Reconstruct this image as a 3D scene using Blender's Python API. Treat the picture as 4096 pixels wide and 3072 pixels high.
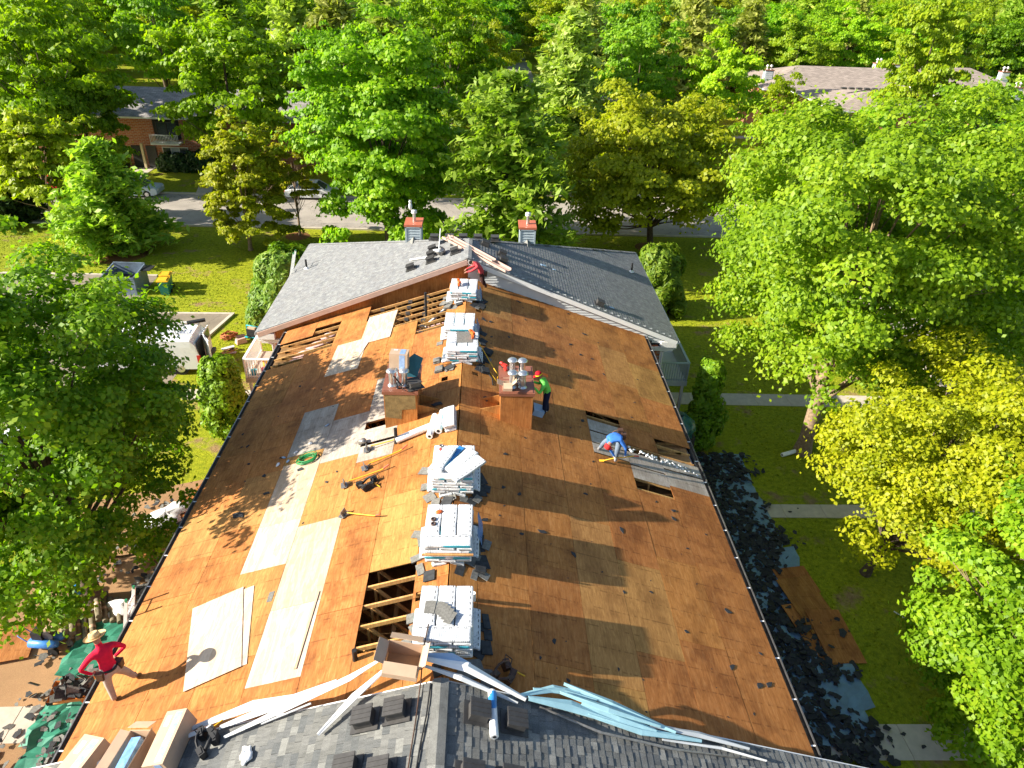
import bpy, bmesh, math, random
import numpy as np
from math import radians, sin, cos, pi, sqrt, atan2, tan
from mathutils import Matrix, Vector, Euler

SC = bpy.context.scene
for o in list(bpy.data.objects):
    bpy.data.objects.remove(o)
COL = SC.collection

# ---------------------------------------------------------------- camera
PITCH, YAW, ROLL = radians(31.145), radians(2.7595), radians(2.2345)
FWD = Vector((sin(YAW)*cos(PITCH), cos(YAW)*cos(PITCH), -sin(PITCH)))
RGT = Vector((cos(YAW), -sin(YAW), 0.0))
UPV = RGT.cross(FWD)
r2 = cos(ROLL)*RGT + sin(ROLL)*UPV
u2 = -sin(ROLL)*RGT + cos(ROLL)*UPV
cam = bpy.data.cameras.new('camera')
cam.sensor_width = 36.0
cam.lens = 2843.0/4096.0*36.0
cam.clip_start = 0.2
cam.clip_end = 2000.0
cam_o = bpy.data.objects.new('camera', cam)
COL.objects.link(cam_o)
cam_o.matrix_world = Matrix(((r2.x, u2.x, -FWD.x, 0), (r2.y, u2.y, -FWD.y, 0), (r2.z, u2.z, -FWD.z, 19.4), (0, 0, 0, 1)))
SC.camera = cam_o

# ---------------------------------------------------------------- light
SUN_EL, SHADOW_AZ = radians(27.0), radians(9.5)
world = bpy.data.worlds.new('World')
SC.world = world
world.use_nodes = True
wn = world.node_tree.nodes
sky = wn.new('ShaderNodeTexSky')
sky.sky_type = 'NISHITA'
sky.sun_disc = False
sky.sun_elevation = SUN_EL
sky.sun_rotation = radians(260.5)
sky.air_density = 1.0
sky.dust_density = 1.2
sky.ozone_density = 1.0
bg = wn['Background']
bg.inputs[1].default_value = 0.08
world.node_tree.links.new(sky.outputs[0], bg.inputs[0])
sun = bpy.data.lights.new('sun', 'SUN')
sun.energy = 5.0
sun.angle = radians(0.53)
sun.color = (1.0, 0.93, 0.80)
sun_o = bpy.data.objects.new('sun', sun)
COL.objects.link(sun_o)
ld = Vector((cos(SHADOW_AZ)*cos(SUN_EL), sin(SHADOW_AZ)*cos(SUN_EL), -sin(SUN_EL)))
sun_o.rotation_euler = ld.to_track_quat('-Z', 'Y').to_euler()
sun_o.location = (-60, -10, 60)
SC.view_settings.view_transform = 'Standard'
SC.view_settings.look = 'None'
SC.view_settings.exposure = 1.38
SC.view_settings.gamma = 1.0
SC.view_settings.use_curve_mapping = False

# ---------------------------------------------------------------- helpers
class MB:
    """collects polygons and links them as one mesh object"""
    def __init__(s):
        s.v = []; s.f = []; s.m = []; s.sm = []
    def add(s, verts, faces, mi=0, smooth=False):
        b = len(s.v)
        s.v.extend([tuple(v) for v in verts])
        for f in faces:
            s.f.append(tuple(i+b for i in f)); s.m.append(mi); s.sm.append(smooth)
        return s
    def box(s, c, d, M=None, mi=0, rz=0, top=1.0):
        x, y, z = d[0]/2, d[1]/2, d[2]/2
        vs = [Vector((sx*x*(top if sz > 0 else 1), sy*y*(top if sz > 0 else 1), sz*z)) for sz in (-1, 1) for sy in (-1, 1) for sx in (-1, 1)]
        if rz:
            R = Matrix.Rotation(rz, 3, 'Z'); vs = [R@v for v in vs]
        vs = [v+Vector(c) for v in vs]
        if M is not None: vs = [M@v for v in vs]
        return s.add(vs, [(0, 2, 3, 1), (4, 5, 7, 6), (0, 1, 5, 4), (2, 6, 7, 3), (0, 4, 6, 2), (1, 3, 7, 5)], mi)
    def bar(s, a, b, w, h=None, mi=0, up=(0, 0, 1)):
        """rectangular bar from a to b"""
        h = h or w
        a, b = Vector(a), Vector(b); d = (b-a)
        L = d.length
        if L < 1e-6: return s
        d.normalize(); u = Vector(up)
        sd = d.cross(u)
        if sd.length < 1e-4: sd = d.cross(Vector((1, 0, 0)))
        sd.normalize(); u = sd.cross(d)
        vs = [p+sd*(i*w/2)+u*(j*h/2) for p in (a, b) for j in (-1, 1) for i in (-1, 1)]
        return s.add(vs, [(0, 1, 3, 2), (4, 6, 7, 5), (0, 4, 5, 1), (2, 3, 7, 6), (0, 2, 6, 4), (1, 5, 7, 3)], mi)
    def tube(s, pts, rad, n=6, mi=0, cap=True, smooth=True, squash=1.0):
        pts = [Vector(p) for p in pts]
        if not hasattr(rad, '__len__'): rad = [rad]*len(pts)
        vs = []; ref = None
        for i, p in enumerate(pts):
            d = (pts[min(i+1, len(pts)-1)]-pts[max(i-1, 0)])
            if d.length < 1e-7: d = Vector((0, 0, 1))
            d.normalize()
            if ref is None: ref = Vector((0, 0, 1)) if abs(d.z) < .9 else Vector((1, 0, 0))
            a = d.cross(ref); a.normalize(); b = a.cross(d); ref = b
            for k in range(n):
                t = 2*pi*k/n
                vs.append(p+a*cos(t)*rad[i]+b*sin(t)*rad[i]*squash)
        fs = []
        for i in range(len(pts)-1):
            for k in range(n):
                fs.append((i*n+k, i*n+(k+1) % n, (i+1)*n+(k+1) % n, (i+1)*n+k))
        s.add(vs, fs, mi, smooth)
        if cap:
            s.add([vs[k] for k in range(n)], [tuple(range(n))[::-1]], mi)
            s.add([vs[(len(pts)-1)*n+k] for k in range(n)], [tuple(range(n))], mi)
        return s
    def cyl(s, p, r, h, n=12, mi=0, r2=None):
        p = Vector(p)
        return s.tube([p, p+Vector((0, 0, h))], [r, r if r2 is None else r2], n, mi)
    def lathe(s, prof, c=(0, 0, 0), n=12, mi=0, M=None, smooth=True):
        vs = []; fs = []
        for r, z in prof:
            for k in range(n):
                t = 2*pi*k/n
                v = Vector((c[0]+r*cos(t), c[1]+r*sin(t), c[2]+z))
                vs.append(M@v if M else v)
        for i in range(len(prof)-1):
            for k in range(n):
                fs.append((i*n+k, i*n+(k+1) % n, (i+1)*n+(k+1) % n, (i+1)*n+k))
        return s.add(vs, fs, mi, smooth)
    def prism(s, poly, h, M=None, mi=0):
        """polygon in xy extruded from z=0 to h"""
        n = len(poly)
        vs = [Vector((x, y, 0)) for x, y in poly]+[Vector((x, y, h)) for x, y in poly]
        if M is not None: vs = [M@v for v in vs]
        fs = [tuple(range(n))[::-1], tuple(range(n, 2*n))]+[(i, (i+1) % n, n+(i+1) % n, n+i) for i in range(n)]
        return s.add(vs, fs, mi)
    def quad(s, a, b, c, d, mi=0):
        return s.add([a, b, c, d], [(0, 1, 2, 3)], mi)
    def blob(s, c, r, n=8, mi=0, jit=0.0, rnd=None, M=None):
        vs = []; fs = []
        k = n//2
        for i in range(k+1):
            ph = pi*i/k
            for j in range(n):
                t = 2*pi*j/n
                q = 1+(rnd.uniform(-jit, jit) if rnd else 0)
                v = Vector((c[0]+r[0]*sin(ph)*cos(t)*q, c[1]+r[1]*sin(ph)*sin(t)*q, c[2]+r[2]*cos(ph)*q))
                vs.append(M@v if M else v)
        for i in range(k):
            for j in range(n):
                fs.append((i*n+j, (i+1)*n+j, (i+1)*n+(j+1) % n, i*n+(j+1) % n))
        return s.add(vs, fs, mi, True)
    def mesh(s, name, mats):
        me = bpy.data.meshes.new(name)
        me.from_pydata([tuple(v) for v in s.v], [], s.f)
        if not isinstance(mats, (list, tuple)): mats = [mats]
        for m in mats: me.materials.append(m)
        me.polygons.foreach_set('material_index', s.m)
        me.polygons.foreach_set('use_smooth', s.sm)
        me.update()
        return me

def link(name, me, parent=None, M=None):
    o = bpy.data.objects.new(name, me)
    COL.objects.link(o)
    if parent is not None: o.parent = parent
    if M is not None: o.matrix_local = M
    return o
def part(name, mb, mats, parent=None, M=None, label=None, kind=None):
    o = link(name, mb.mesh(name, mats) if isinstance(mb, MB) else mb, parent, M)
    if label: o['label'] = label
    if kind: o['kind'] = kind
    return o
def tag(o, label, cat, group=None):
    o['label'] = label; o['category'] = cat
    if group: o['group'] = group
    return o
def thing(name, label, cat, M=None, group=None):
    o = bpy.data.objects.new(name, None); COL.objects.link(o)
    o.empty_display_size = .2
    if M is not None: o.matrix_world = M
    return tag(o, label, cat, group)
def T(x, y, z, rz=0, ry=0, rx=0, s=1):
    return Matrix.Translation((x, y, z)) @ Euler((rx, ry, rz)).to_matrix().to_4x4() @ Matrix.Scale(s, 4)
def struct(name, mb, mats):
    o = part(name, mb, mats); o['kind'] = 'structure'; return o
def dup(root, M, label=None, group=None):
    def cp(o, par):
        c = o.copy(); COL.objects.link(c)
        if par is not None: c.parent = par
        for ch in kids.get(o.name, []): cp(ch, c)
        return c
    kids = {}
    for ob in bpy.data.objects:
        if ob.parent is not None: kids.setdefault(ob.parent.name, []).append(ob)
    c = cp(root, None); c.matrix_world = M
    if label: c['label'] = label
    if group: c['group'] = group
    return c

# ---------------------------------------------------------------- materials
class NT:
    def __init__(s, name, rough=.7, spec=.3, metal=0.0):
        s.m = bpy.data.materials.new(name); s.m.use_nodes = True
        s.t = s.m.node_tree; s.b = s.t.nodes['Principled BSDF']
        s.b.inputs['Roughness'].default_value = rough
        s.b.inputs['Specular IOR Level'].default_value = spec
        s.b.inputs['Metallic'].default_value = metal
    def n(s, t, **kw):
        nd = s.t.nodes.new(t)
        for k, v in kw.items():
            if k.startswith('i_'):
                key = k[2:].replace('_', ' ')
                key = int(key) if key.isdigit() else key
                nd.inputs[key].default_value = v
            else: setattr(nd, k, v)
        return nd
    def l(s, a, b): s.t.links.new(a, b); return s
    def coord(s, kind='Object', scale=(1, 1, 1), rnd=False, rot=(0, 0, 0)):
        tc = s.n('ShaderNodeTexCoord'); out = tc.outputs[kind]
        if rnd:
            oi = s.n('ShaderNodeObjectInfo'); mu = s.n('ShaderNodeMath', operation='MULTIPLY', i_1=97.0)
            s.l(oi.outputs['Random'], mu.inputs[0])
            ad = s.n('ShaderNodeVectorMath', operation='ADD'); s.l(out, ad.inputs[0]); s.l(mu.outputs[0], ad.inputs[1]); out = ad.outputs[0]
        mp = s.n('ShaderNodeMapping'); mp.inputs['Scale'].default_value = scale; mp.inputs['Rotation'].default_value = rot
        s.l(out, mp.inputs[0]); return mp.outputs[0]
    def noise(s, vec, scale, detail=4, rough=.55, dist=0.0):
        nd = s.n('ShaderNodeTexNoise'); nd.inputs['Scale'].default_value = scale
        nd.inputs['Detail'].default_value = detail; nd.inputs['Roughness'].default_value = rough; nd.inputs['Distortion'].default_value = dist
        s.l(vec, nd.inputs['Vector']); return nd.outputs['Fac']
    def ramp(s, fac, stops, interp='LINEAR'):
        r = s.n('ShaderNodeValToRGB'); r.color_ramp.interpolation = interp
        e = r.color_ramp.elements
        while len(e) < len(stops): e.new(.5)
        for i, (p, c) in enumerate(stops):
            e[i].position = p; e[i].color = (c[0], c[1], c[2], 1) if hasattr(c, '__len__') else (c, c, c, 1)
        s.l(fac, r.inputs[0]); return r.outputs[0]
    def mix(s, a, b, fac, mode='MIX'):
        m = s.n('ShaderNodeMix', data_type='RGBA', blend_type=mode)
        for sock, v in ((m.inputs[6], a), (m.inputs[7], b)):
            if isinstance(v, bpy.types.NodeSocket): s.l(v, sock)
            else: sock.default_value = (v[0], v[1], v[2], 1)
        if isinstance(fac, bpy.types.NodeSocket): s.l(fac, m.inputs[0])
        else: m.inputs[0].default_value = fac
        return m.outputs[2]
    def rnd(s): return s.n('ShaderNodeObjectInfo').outputs['Random']
    def col(s, c):
        if isinstance(c, bpy.types.NodeSocket): s.l(c, s.b.inputs['Base Color'])
        else: s.b.inputs['Base Color'].default_value = (c[0], c[1], c[2], 1)
        return s
    def bump(s, h, strength=.3, dist=.02):
        b = s.n('ShaderNodeBump'); b.inputs['Strength'].default_value = strength; b.inputs['Distance'].default_value = dist
        s.l(h, b.inputs['Height']); s.l(b.outputs[0], s.b.inputs['Normal']); return s

def plain(name, c, rough=.6, spec=.3, metal=0, var=.15, scale=8, bump=0.0, emis=None):
    """one paint/fabric colour with gentle mottling and wear"""
    t = NT(name, rough, spec, metal)
    v = t.coord('Object')
    n1 = t.noise(v, scale, 5, .6)
    d = [x*(1-var) for x in c]; b = [min(1, x*(1+var)) for x in c]
    t.col(t.ramp(n1, [(.3, d), (.7, b)]))
    rr = t.n('ShaderNodeMapRange'); rr.inputs[3].default_value = max(0, rough-.12); rr.inputs[4].default_value = min(1, rough+.12)
    t.l(n1, rr.inputs[0]); t.l(rr.outputs[0], t.b.inputs['Roughness'])
    if bump: t.bump(t.noise(v, scale*4, 3), bump, .01)
    return t.m

def plywood_mat(name, dark, mid, light, stain=.5, hv=.08, cathedral=False):
    t = NT(name, .78, .25)
    v = t.coord('Object', (1, 1, 1), True)
    vg = t.coord('Object', (9, 1.2, 1), True)
    if cathedral:
        n0 = t.noise(t.coord('Object', (3.4, .55, 1), True), 1.3, 2, .5, .4)
        mu = t.n('ShaderNodeMath', operation='MULTIPLY', i_1=26.0); t.l(n0, mu.inputs[0])
        si = t.n('ShaderNodeMath', operation='SINE'); t.l(mu.outputs[0], si.inputs[0])
        g = t.ramp(si.outputs[0], [(0.0, mid), (.55, light), (1.0, light)])
    else:
        g = t.ramp(t.noise(vg, 2.2, 6, .65, .6), [(.25, dark), (.5, mid), (.75, light)])
    # fine fleck
    fl = t.ramp(t.noise(t.coord('Object', (34, 7, 1), True), 1.0, 4, .7), [(.35, .82), (.55, 1.0), (.72, 1.14)])
    c = t.mix(g, fl, .8, 'MULTIPLY')
    # blotches of old glue, felt and weather
    st = t.ramp(t.noise(v, 1.6, 6, .65), [(.36, (.42, .34, .28)), (.5, (.95, .93, .92)), (.75, (1.06, 1.06, 1.05))])
    c = t.mix(c, st, stain, 'MULTIPLY')
    # small chips and nail specks
    vo = t.n('ShaderNodeTexVoronoi', feature='F1'); vo.inputs['Scale'].default_value = 7.0
    t.l(v, vo.inputs['Vector'])
    sp = t.ramp(vo.outputs['Distance'], [(.028, 0.25), (.06, 1.0)])
    c = t.mix(c, sp, .55 if not cathedral else .3, 'MULTIPLY')
    # nail rows over the trusses and long stains, both in world space so they run on from sheet to sheet
    ge = t.n('ShaderNodeNewGeometry'); sx = t.n('ShaderNodeSeparateXYZ'); t.l(ge.outputs['Position'], sx.inputs[0])
    ad = t.n('ShaderNodeMath', operation='MULTIPLY', i_1=1/.535); t.l(sx.outputs[1], ad.inputs[0])
    fr0 = t.n('ShaderNodeMath', operation='FRACT'); t.l(ad.outputs[0], fr0.inputs[0])
    d0 = t.n('ShaderNodeMath', operation='SUBTRACT', i_1=.5); t.l(fr0.outputs[0], d0.inputs[0]); d1 = t.n('ShaderNodeMath', operation='ABSOLUTE'); t.l(d0.outputs[0], d1.inputs[0])
    row = t.ramp(d1.outputs[0], [(.018, 1.0), (.045, 0.0)])
    mp = t.n('ShaderNodeMapping'); mp.inputs['Scale'].default_value = (9, 1.5, 9); t.l(ge.outputs['Position'], mp.inputs[0])
    dots = t.ramp(t.noise(mp.outputs[0], 1.0, 3, .6), [(.46, 0.0), (.54, 1.0)])
    rowm = t.mix(row, dots, 1.0, 'MULTIPLY')
    c = t.mix(c, t.mix(c, (.45, .40, .36), 1.0, 'MULTIPLY'), t.mix(rowm, (.6, .6, .6), 1.0, 'MULTIPLY') if not cathedral else t.mix(rowm, (.15, .15, .15), 1.0, 'MULTIPLY'))
    mp2 = t.n('ShaderNodeMapping'); mp2.inputs['Scale'].default_value = (1.4, .45, 1); t.l(ge.outputs['Position'], mp2.inputs[0])
    big = t.ramp(t.noise(mp2.outputs[0], 1.0, 6, .62), [(.38, (.66, .62, .60)), (.52, (1, 1, 1)), (.8, (1.06, 1.07, 1.1))])
    c = t.mix(c, big, .75 if not cathedral else .15, 'MULTIPLY')
    # every sheet its own tone
    oi = t.rnd()
    hs = t.n('ShaderNodeHueSaturation'); mr = t.n('ShaderNodeMapRange'); mr.inputs[3].default_value = 1-hv; mr.inputs[4].default_value = 1+hv
    t.l(oi, mr.inputs[0]); t.l(mr.outputs[0], hs.inputs['Value']); t.l(c, hs.inputs['Color'])
    m2 = t.n('ShaderNodeMath', operation='MULTIPLY', i_1=7.3); t.l(oi, m2.inputs[0]); fr = t.n('ShaderNodeMath', operation='FRACT'); t.l(m2.outputs[0], fr.inputs[0])
    mr2 = t.n('ShaderNodeMapRange'); mr2.inputs[3].default_value = .4955; mr2.inputs[4].default_value = .5045
    t.l(fr.outputs[0], mr2.inputs[0]); t.l(mr2.outputs[0], hs.inputs['Hue'])
    t.col(hs.outputs[0])
    t.bump(t.noise(t.coord('Object', (40, 6, 1), True), 1.0, 4, .7), .35, .004)
    return t.m

M = {}
M['old'] = plywood_mat('weathered_plywood', (.29, .105, .022), (.43, .172, .043), (.53, .25, .080))
M['tan'] = plywood_mat('tan_plywood', (.33, .16, .042), (.45, .222, .064), (.58, .31, .095), .35)
M['new'] = plywood_mat('new_plywood', (.44, .31, .205), (.53, .40, .285), (.60, .49, .375), .12, .05, True)
M['newp'] = plywood_mat('pinkish_new_plywood', (.38, .265, .175), (.47, .345, .24), (.53, .41, .30), .18, .05, True)
M['grey'] = plywood_mat('grey_plywood', (.30, .26, .21), (.42, .37, .31), (.50, .45, .39), .35, .06)
M['lumber'] = plywood_mat('pine_lumber', (.42, .22, .07), (.58, .32, .11), (.66, .42, .18), .25)
M['fiber'] = plain('insulation', (.62, .42, .40), .95, .1, var=.25, scale=14, bump=.6)
M['attic'] = plain('attic_floor', (.30, .17, .07), .95, .1, var=.35, scale=5, bump=.5)

def shingle_mat(name, c):
    t = NT(name, .92, .15)
    v = t.coord('Object', (1, 1, 1), True)
    gr = t.ramp(t.noise(v, 130, 2, .7), [(.3, [x*.45 for x in c]), (.5, c), (.7, [min(1, x*1.7) for x in c])])
    lo = t.ramp(t.noise(v, 5, 3), [(.3, .82), (.7, 1.15)])
    t.col(t.mix(gr, lo, 1.0, 'MULTIPLY')); t.bump(t.noise(v, 150, 2), .5, .004)
    return t.m
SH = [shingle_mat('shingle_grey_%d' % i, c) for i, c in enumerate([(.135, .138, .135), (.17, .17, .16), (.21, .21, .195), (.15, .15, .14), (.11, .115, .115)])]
SHF = [shingle_mat('far_shingle_grey_%d' % i, c) for i, c in enumerate([(.20, .205, .21), (.215, .22, .22), (.235, .24, .235), (.205, .205, .205), (.185, .19, .195)])]  # lighter than the near tabs: grazing sheen put into the grey
M['vent'] = plain('dark_vent_metal', (.055, .052, .05), .5, .4, var=.2)
M['wrap'] = None
M['brown_cap'] = plain('brown_sheet_metal', (.23, .085, .05), .45, .5, var=.12, scale=3)
M['galv'] = plain('galvanised_steel', (.62, .63, .64), .32, .5, .85, var=.12, scale=12)
M['white'] = plain('white_vinyl', (.74, .73, .71), .55, .4, var=.06, scale=3)
M['alum'] = plain('white_aluminium', (.80, .80, .79), .35, .5, var=.05, scale=4)
M['teal'] = plain('pale_teal_aluminium', (.36, .60, .66), .35, .5, var=.15, scale=3)
M['blueal'] = plain('blue_grey_aluminium', (.32, .45, .62), .35, .5, var=.12, scale=3)
M['tanfascia'] = plain('tan_fascia', (.50, .35, .29), .5, .3, var=.07, scale=3)
M['siding'] = plain('blue_grey_siding', (.36, .42, .46), .6, .3, var=.08, scale=3)
M['sidingL'] = plain('light_grey_siding', (.55, .57, .58), .6, .3, var=.06, scale=3)
M['black'] = plain('black_rubber', (.02, .02, .022), .6, .3, var=.3)
M['gutter'] = plain('dark_gutter', (.10, .095, .09), .35, .5, .3, var=.3, scale=6)
M['guttin'] = plain('gutter_bottom', (.16, .12, .08), .8, .2, var=.5, scale=9)
M['felt'] = plain('roofing_felt', (.045, .047, .05), .9, .15, var=.35, scale=10, bump=.4)
M['shadegrey'] = plain('torn_shingle', (.17, .165, .15), .92, .15, var=.3, scale=20, bump=.4)
M['concrete'] = plain('concrete', (.50, .44, .36), .85, .2, var=.14, scale=3, bump=.2)
M['asphalt'] = None
def brick_mat():
    t = NT('red_brick', .85, .2)
    v = t.coord('Object', (1, 1, 1), True)
    c = t.ramp(t.rnd(), [(0, (.30, .075, .035)), (.5, (.42, .13, .055)), (1, (.50, .19, .09))])
    t.col(t.mix(c, t.ramp(t.noise(v, 20, 4), [(.3, .75), (.7, 1.2)]), 1.0, 'MULTIPLY')); t.bump(t.noise(v, 40, 3), .4, .01)
    return t.m
M['brick'] = brick_mat()
def brick_far():
    t = NT('brick_wall', .85, .2)
    b = t.n('ShaderNodeTexBrick'); b.inputs['Scale'].default_value = 1.0
    b.inputs['Brick Width'].default_value = .42; b.inputs['Row Height'].default_value = .15; b.inputs['Mortar Size'].default_value = .018
    b.inputs['Color1'].default_value = (.33, .085, .04, 1); b.inputs['Color2'].default_value = (.46, .15, .07, 1); b.inputs['Mortar'].default_value = (.42, .33, .27, 1)
    sx = t.n('ShaderNodeSeparateXYZ'); t.l(t.coord('Object'), sx.inputs[0])
    ad = t.n('ShaderNodeMath', operation='ADD'); t.l(sx.outputs[0], ad.inputs[0]); t.l(sx.outputs[1], ad.inputs[1])
    cx = t.n('ShaderNodeCombineXYZ'); t.l(ad.outputs[0], cx.inputs[0]); t.l(sx.outputs[2], cx.inputs[1]); t.l(cx.outputs[0], b.inputs['Vector'])
    t.col(b.outputs['Color'])
    return t.m
M['brickwall'] = brick_far()
M['mortar'] = plain('mortar', (.40, .33, .27), .9, .1)
M['glass'] = plain('window_glass', (.05, .065, .075), .12, .7, var=.3)
M['skin'] = plain('skin', (.33, .16, .10), .6, .3, var=.06)
M['film'] = plain('sky_sheen_film', (.30, .42, .66), .12, .8, var=.25)  # blue sky reflection put into the film's base colour
M['cardboard'] = plain('cardboard', (.50, .35, .24), .75, .2, var=.08, scale=4)
M['cardin'] = plain('cardboard_inside', (.40, .25, .14), .8, .2, var=.1)
M['tape'] = plain('glossy_tape', (.50, .40, .30), .12, .7, var=.05)
M['yellow'] = plain('yellow_handle', (.72, .40, .02), .5, .4, var=.1)
M['red'] = plain('red_plastic', (.50, .03, .02), .45, .4, var=.1)
M['orange'] = plain('orange_plastic', (.75, .13, .02), .4, .4, var=.15)
M['steel'] = plain('worn_steel', (.30, .28, .26), .4, .5, .7, var=.25, scale=14)
# ================================================================ ground
def grass_mat():
    t = NT('lawn', .9, .15)
    v = t.coord('Object')
    big = t.noise(v, .16, 5, .6)
    fine = t.noise(v, 5.0, 5, .7)
    blades = t.noise(t.coord('Object', (14, 5, 1)), 2.0, 4, .7)
    c = t.ramp(fine, [(.3, (.15, .19, .007)), (.5, (.28, .31, .011)), (.72, (.42, .42, .022))])
    c = t.mix(c, t.ramp(blades, [(.3, .6), (.6, 1.15)]), .9, 'MULTIPLY')
    bare = t.ramp(t.noise(v, .55, 6, .68), [(.56, 0.0), (.66, 1.0)])
    c = t.mix(c, t.ramp(fine, [(.3, (.22, .13, .06)), (.7, (.38, .26, .13))]), bare)
    c = t.mix(c, t.ramp(big, [(.3, (.75, .85, .8)), (.7, (1.15, 1.1, 1.0))]), .8, 'MULTIPLY')
    t.col(c); t.bump(t.noise(v, 9, 5, .8), .9, .08)
    return t.m
M['grass'] = grass_mat()
def asphalt_mat(name, c, crack=True):
    t = NT(name, .88, .2)
    v = t.coord('Object')
    a = t.ramp(t.noise(v, 60, 3, .7), [(.3, [x*.75 for x in c]), (.7, [x*1.25 for x in c])])
    b = t.ramp(t.noise(v, .5, 6, .6), [(.3, .8), (.7, 1.15)])
    c2 = t.mix(a, b, 1.0, 'MULTIPLY')
    if crack:
        w = t.n('ShaderNodeTexVoronoi', feature='DISTANCE_TO_EDGE'); w.inputs['Scale'].default_value = .28
        nv = t.n('ShaderNodeVectorMath', operation='ADD'); t.l(v, nv.inputs[0]); t.l(t.noise(v, 2, 3), nv.inputs[1]); t.l(nv.outputs[0], w.inputs['Vector'])
        c2 = t.mix(c2, t.ramp(w.outputs['Distance'], [(.004, .55), (.010, 1.0)]), .8, 'MULTIPLY')
    t.col(c2); t.bump(t.noise(v, 90, 2), .4, .01)
    return t.m
M['asphalt'] = asphalt_mat('road_asphalt', (.36, .32, .28))
M['lot'] = asphalt_mat('lot_asphalt', (.24, .20, .15))
M['dirt'] = asphalt_mat('bare_dirt', (.34, .20, .10), False)
M['mulch'] = asphalt_mat('mulch', (.20, .09, .035), False)

def sheet(poly, z, th=None):
    mb = MB()
    if th is None:
        mb.add([(x, y, z) for x, y in poly], [tuple(range(len(poly)))])
    else:
        mb.prism(poly, th, Matrix.Translation((0, 0, z)))
    return mb
def rect(x0, y0, x1, y1): return [(x0, y0), (x1, y0), (x1, y1), (x0, y1)]
mb = MB(); mb.add([(-900, -60, 0), (900, -60, 0), (900, 1500, 0), (-900, 1500, 0)], [(0, 1, 2, 3)])
struct('ground', mb, M['grass'])
# street behind the building and its kerbs
struct('road', sheet([(-160, 55.2), (60, 56.1), (60, 64.9), (-160, 62.9)], .004), M['asphalt'])
mb = MB()
mb.prism([(-160, 55.0), (60, 55.9), (60, 56.1), (-160, 55.2)], .12)
mb.prism([(-160, 62.9), (60, 64.9), (60, 65.15), (-160, 63.15)], .12)
struct('kerb', mb, M['concrete'])
# side street on the right running away from the camera
struct('side_road', sheet([(23.0, 0), (30.5, 0), (33.5, 55.6), (26.5, 55.6)], .006), M['asphalt'])
mb = MB(); mb.prism([(22.8, 0), (23.0, 0), (26.5, 55.3), (26.3, 55.3)], .12)
struct('side_kerb', mb, M['concrete'])
# far streets seen through gaps between the trees
struct('far_road', sheet([(-20, 118), (40, 119), (40, 128), (-20, 127)], .004), M['asphalt'])
struct('far_side_road', sheet([(3, 128.2), (9, 128.2), (8, 175), (2, 175)], .006), M['asphalt'])
# parking lot to the left
struct('parking_lot', sheet([(-60, 24.5), (-16.2, 24.5), (-15.9, 36.7), (-15.35, 39.7), (-60, 39.2)], .004), M['lot'])
struct('bin_pad', sheet([(-60, 39.2), (-21.6, 39.55), (-22.0, 45.3), (-60, 45)], .006), M['lot'])
mb = MB()
mb.prism([(-21.6, 39.7), (-15.2, 39.85), (-15.2, 39.65), (-21.6, 39.5)], .12)
mb.prism([(-15.4, 39.65), (-15.2, 39.65), (-15.75, 36.55), (-15.95, 36.55)], .12)
mb.prism([(-60, 45.3), (-22, 45.5), (-22, 45.3), (-60, 45.1)], .12)
struct('lot_kerb', mb, M['concrete'])
# concrete walks: slabs laid one after the other
def walk(name, a, b, w, n, z=.03):
    a, b = Vector((a[0], a[1], 0)), Vector((b[0], b[1], 0)); d = (b-a)/n; u = d.normalized(); sd = Vector((-u.y, u.x, 0))
    root = None; mb = MB()
    L = d.length
    mb.box((0, 0, z/2), (L-.025, w, z))
    me = mb.mesh('slab', M['concrete'])
    base = MB(); base.box(((a.x+b.x)/2, (a.y+b.y)/2, z*.3), ((b-a).length, w*.99, z*.6), rz=0)
    base = MB(); mid = (a+b)/2; ang = atan2(u.y, u.x)
    base.box((mid.x, mid.y, z*.3), ((b-a).length, w*.98, z*.6), rz=ang)
    root = struct(name, base, M['mortar'])
    for i in range(n):
        p = a+d*(i+.5)
        link('slab', me, root, T(p.x, p.y, 0, ang))
    return root
walk('walkway', (9.0, 30.85), (22.8, 30.75), 1.1, 8)
walk('walkway', (7.5, 22.15), (22.6, 22.2), .8, 9)
walk('walkway', (7.5, 12.1), (22.6, 12.0), 1.1, 9)
walk('walkway', (-14.9, 30.6), (-9.8, 30.6), .95, 4)
walk('walkway', (-20.0, 12.6), (-12.0, 12.8), 1.15, 6)
walk('walkway', (-25.3, 64.0), (-27.2, 72.5), 1.3, 6)
walk('walkway', (-33.6, 66.8), (-33.6, 73.2), 1.5, 4)
walk('walkway', (25.5, 94.8), (38, 95.0), 1.4, 8)
walk('walkway', (27.6, 82), (29.5, 94), 1.3, 7)
walk('walkway', (-10, 66.4), (18, 67.2), 1.2, 16)
# worn earth beside the left wall
struct('dirt_ground', sheet([(-17.5, 6), (-8.3, 6), (-8.3, 20), (-11.5, 24), (-15.5, 22.5), (-17, 16)], .008), M['dirt'])
# street paint
mb = MB(); mb.add([(-30, 56.9, .009), (40, 57.6, .009), (40, 57.72, .009), (-30, 57.02, .009)], [(0, 1, 2, 3)])
struct('road_marking', mb, plain('faded_road_paint', (.30, .28, .26), .8, .2, var=.4, scale=1.5))
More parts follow.
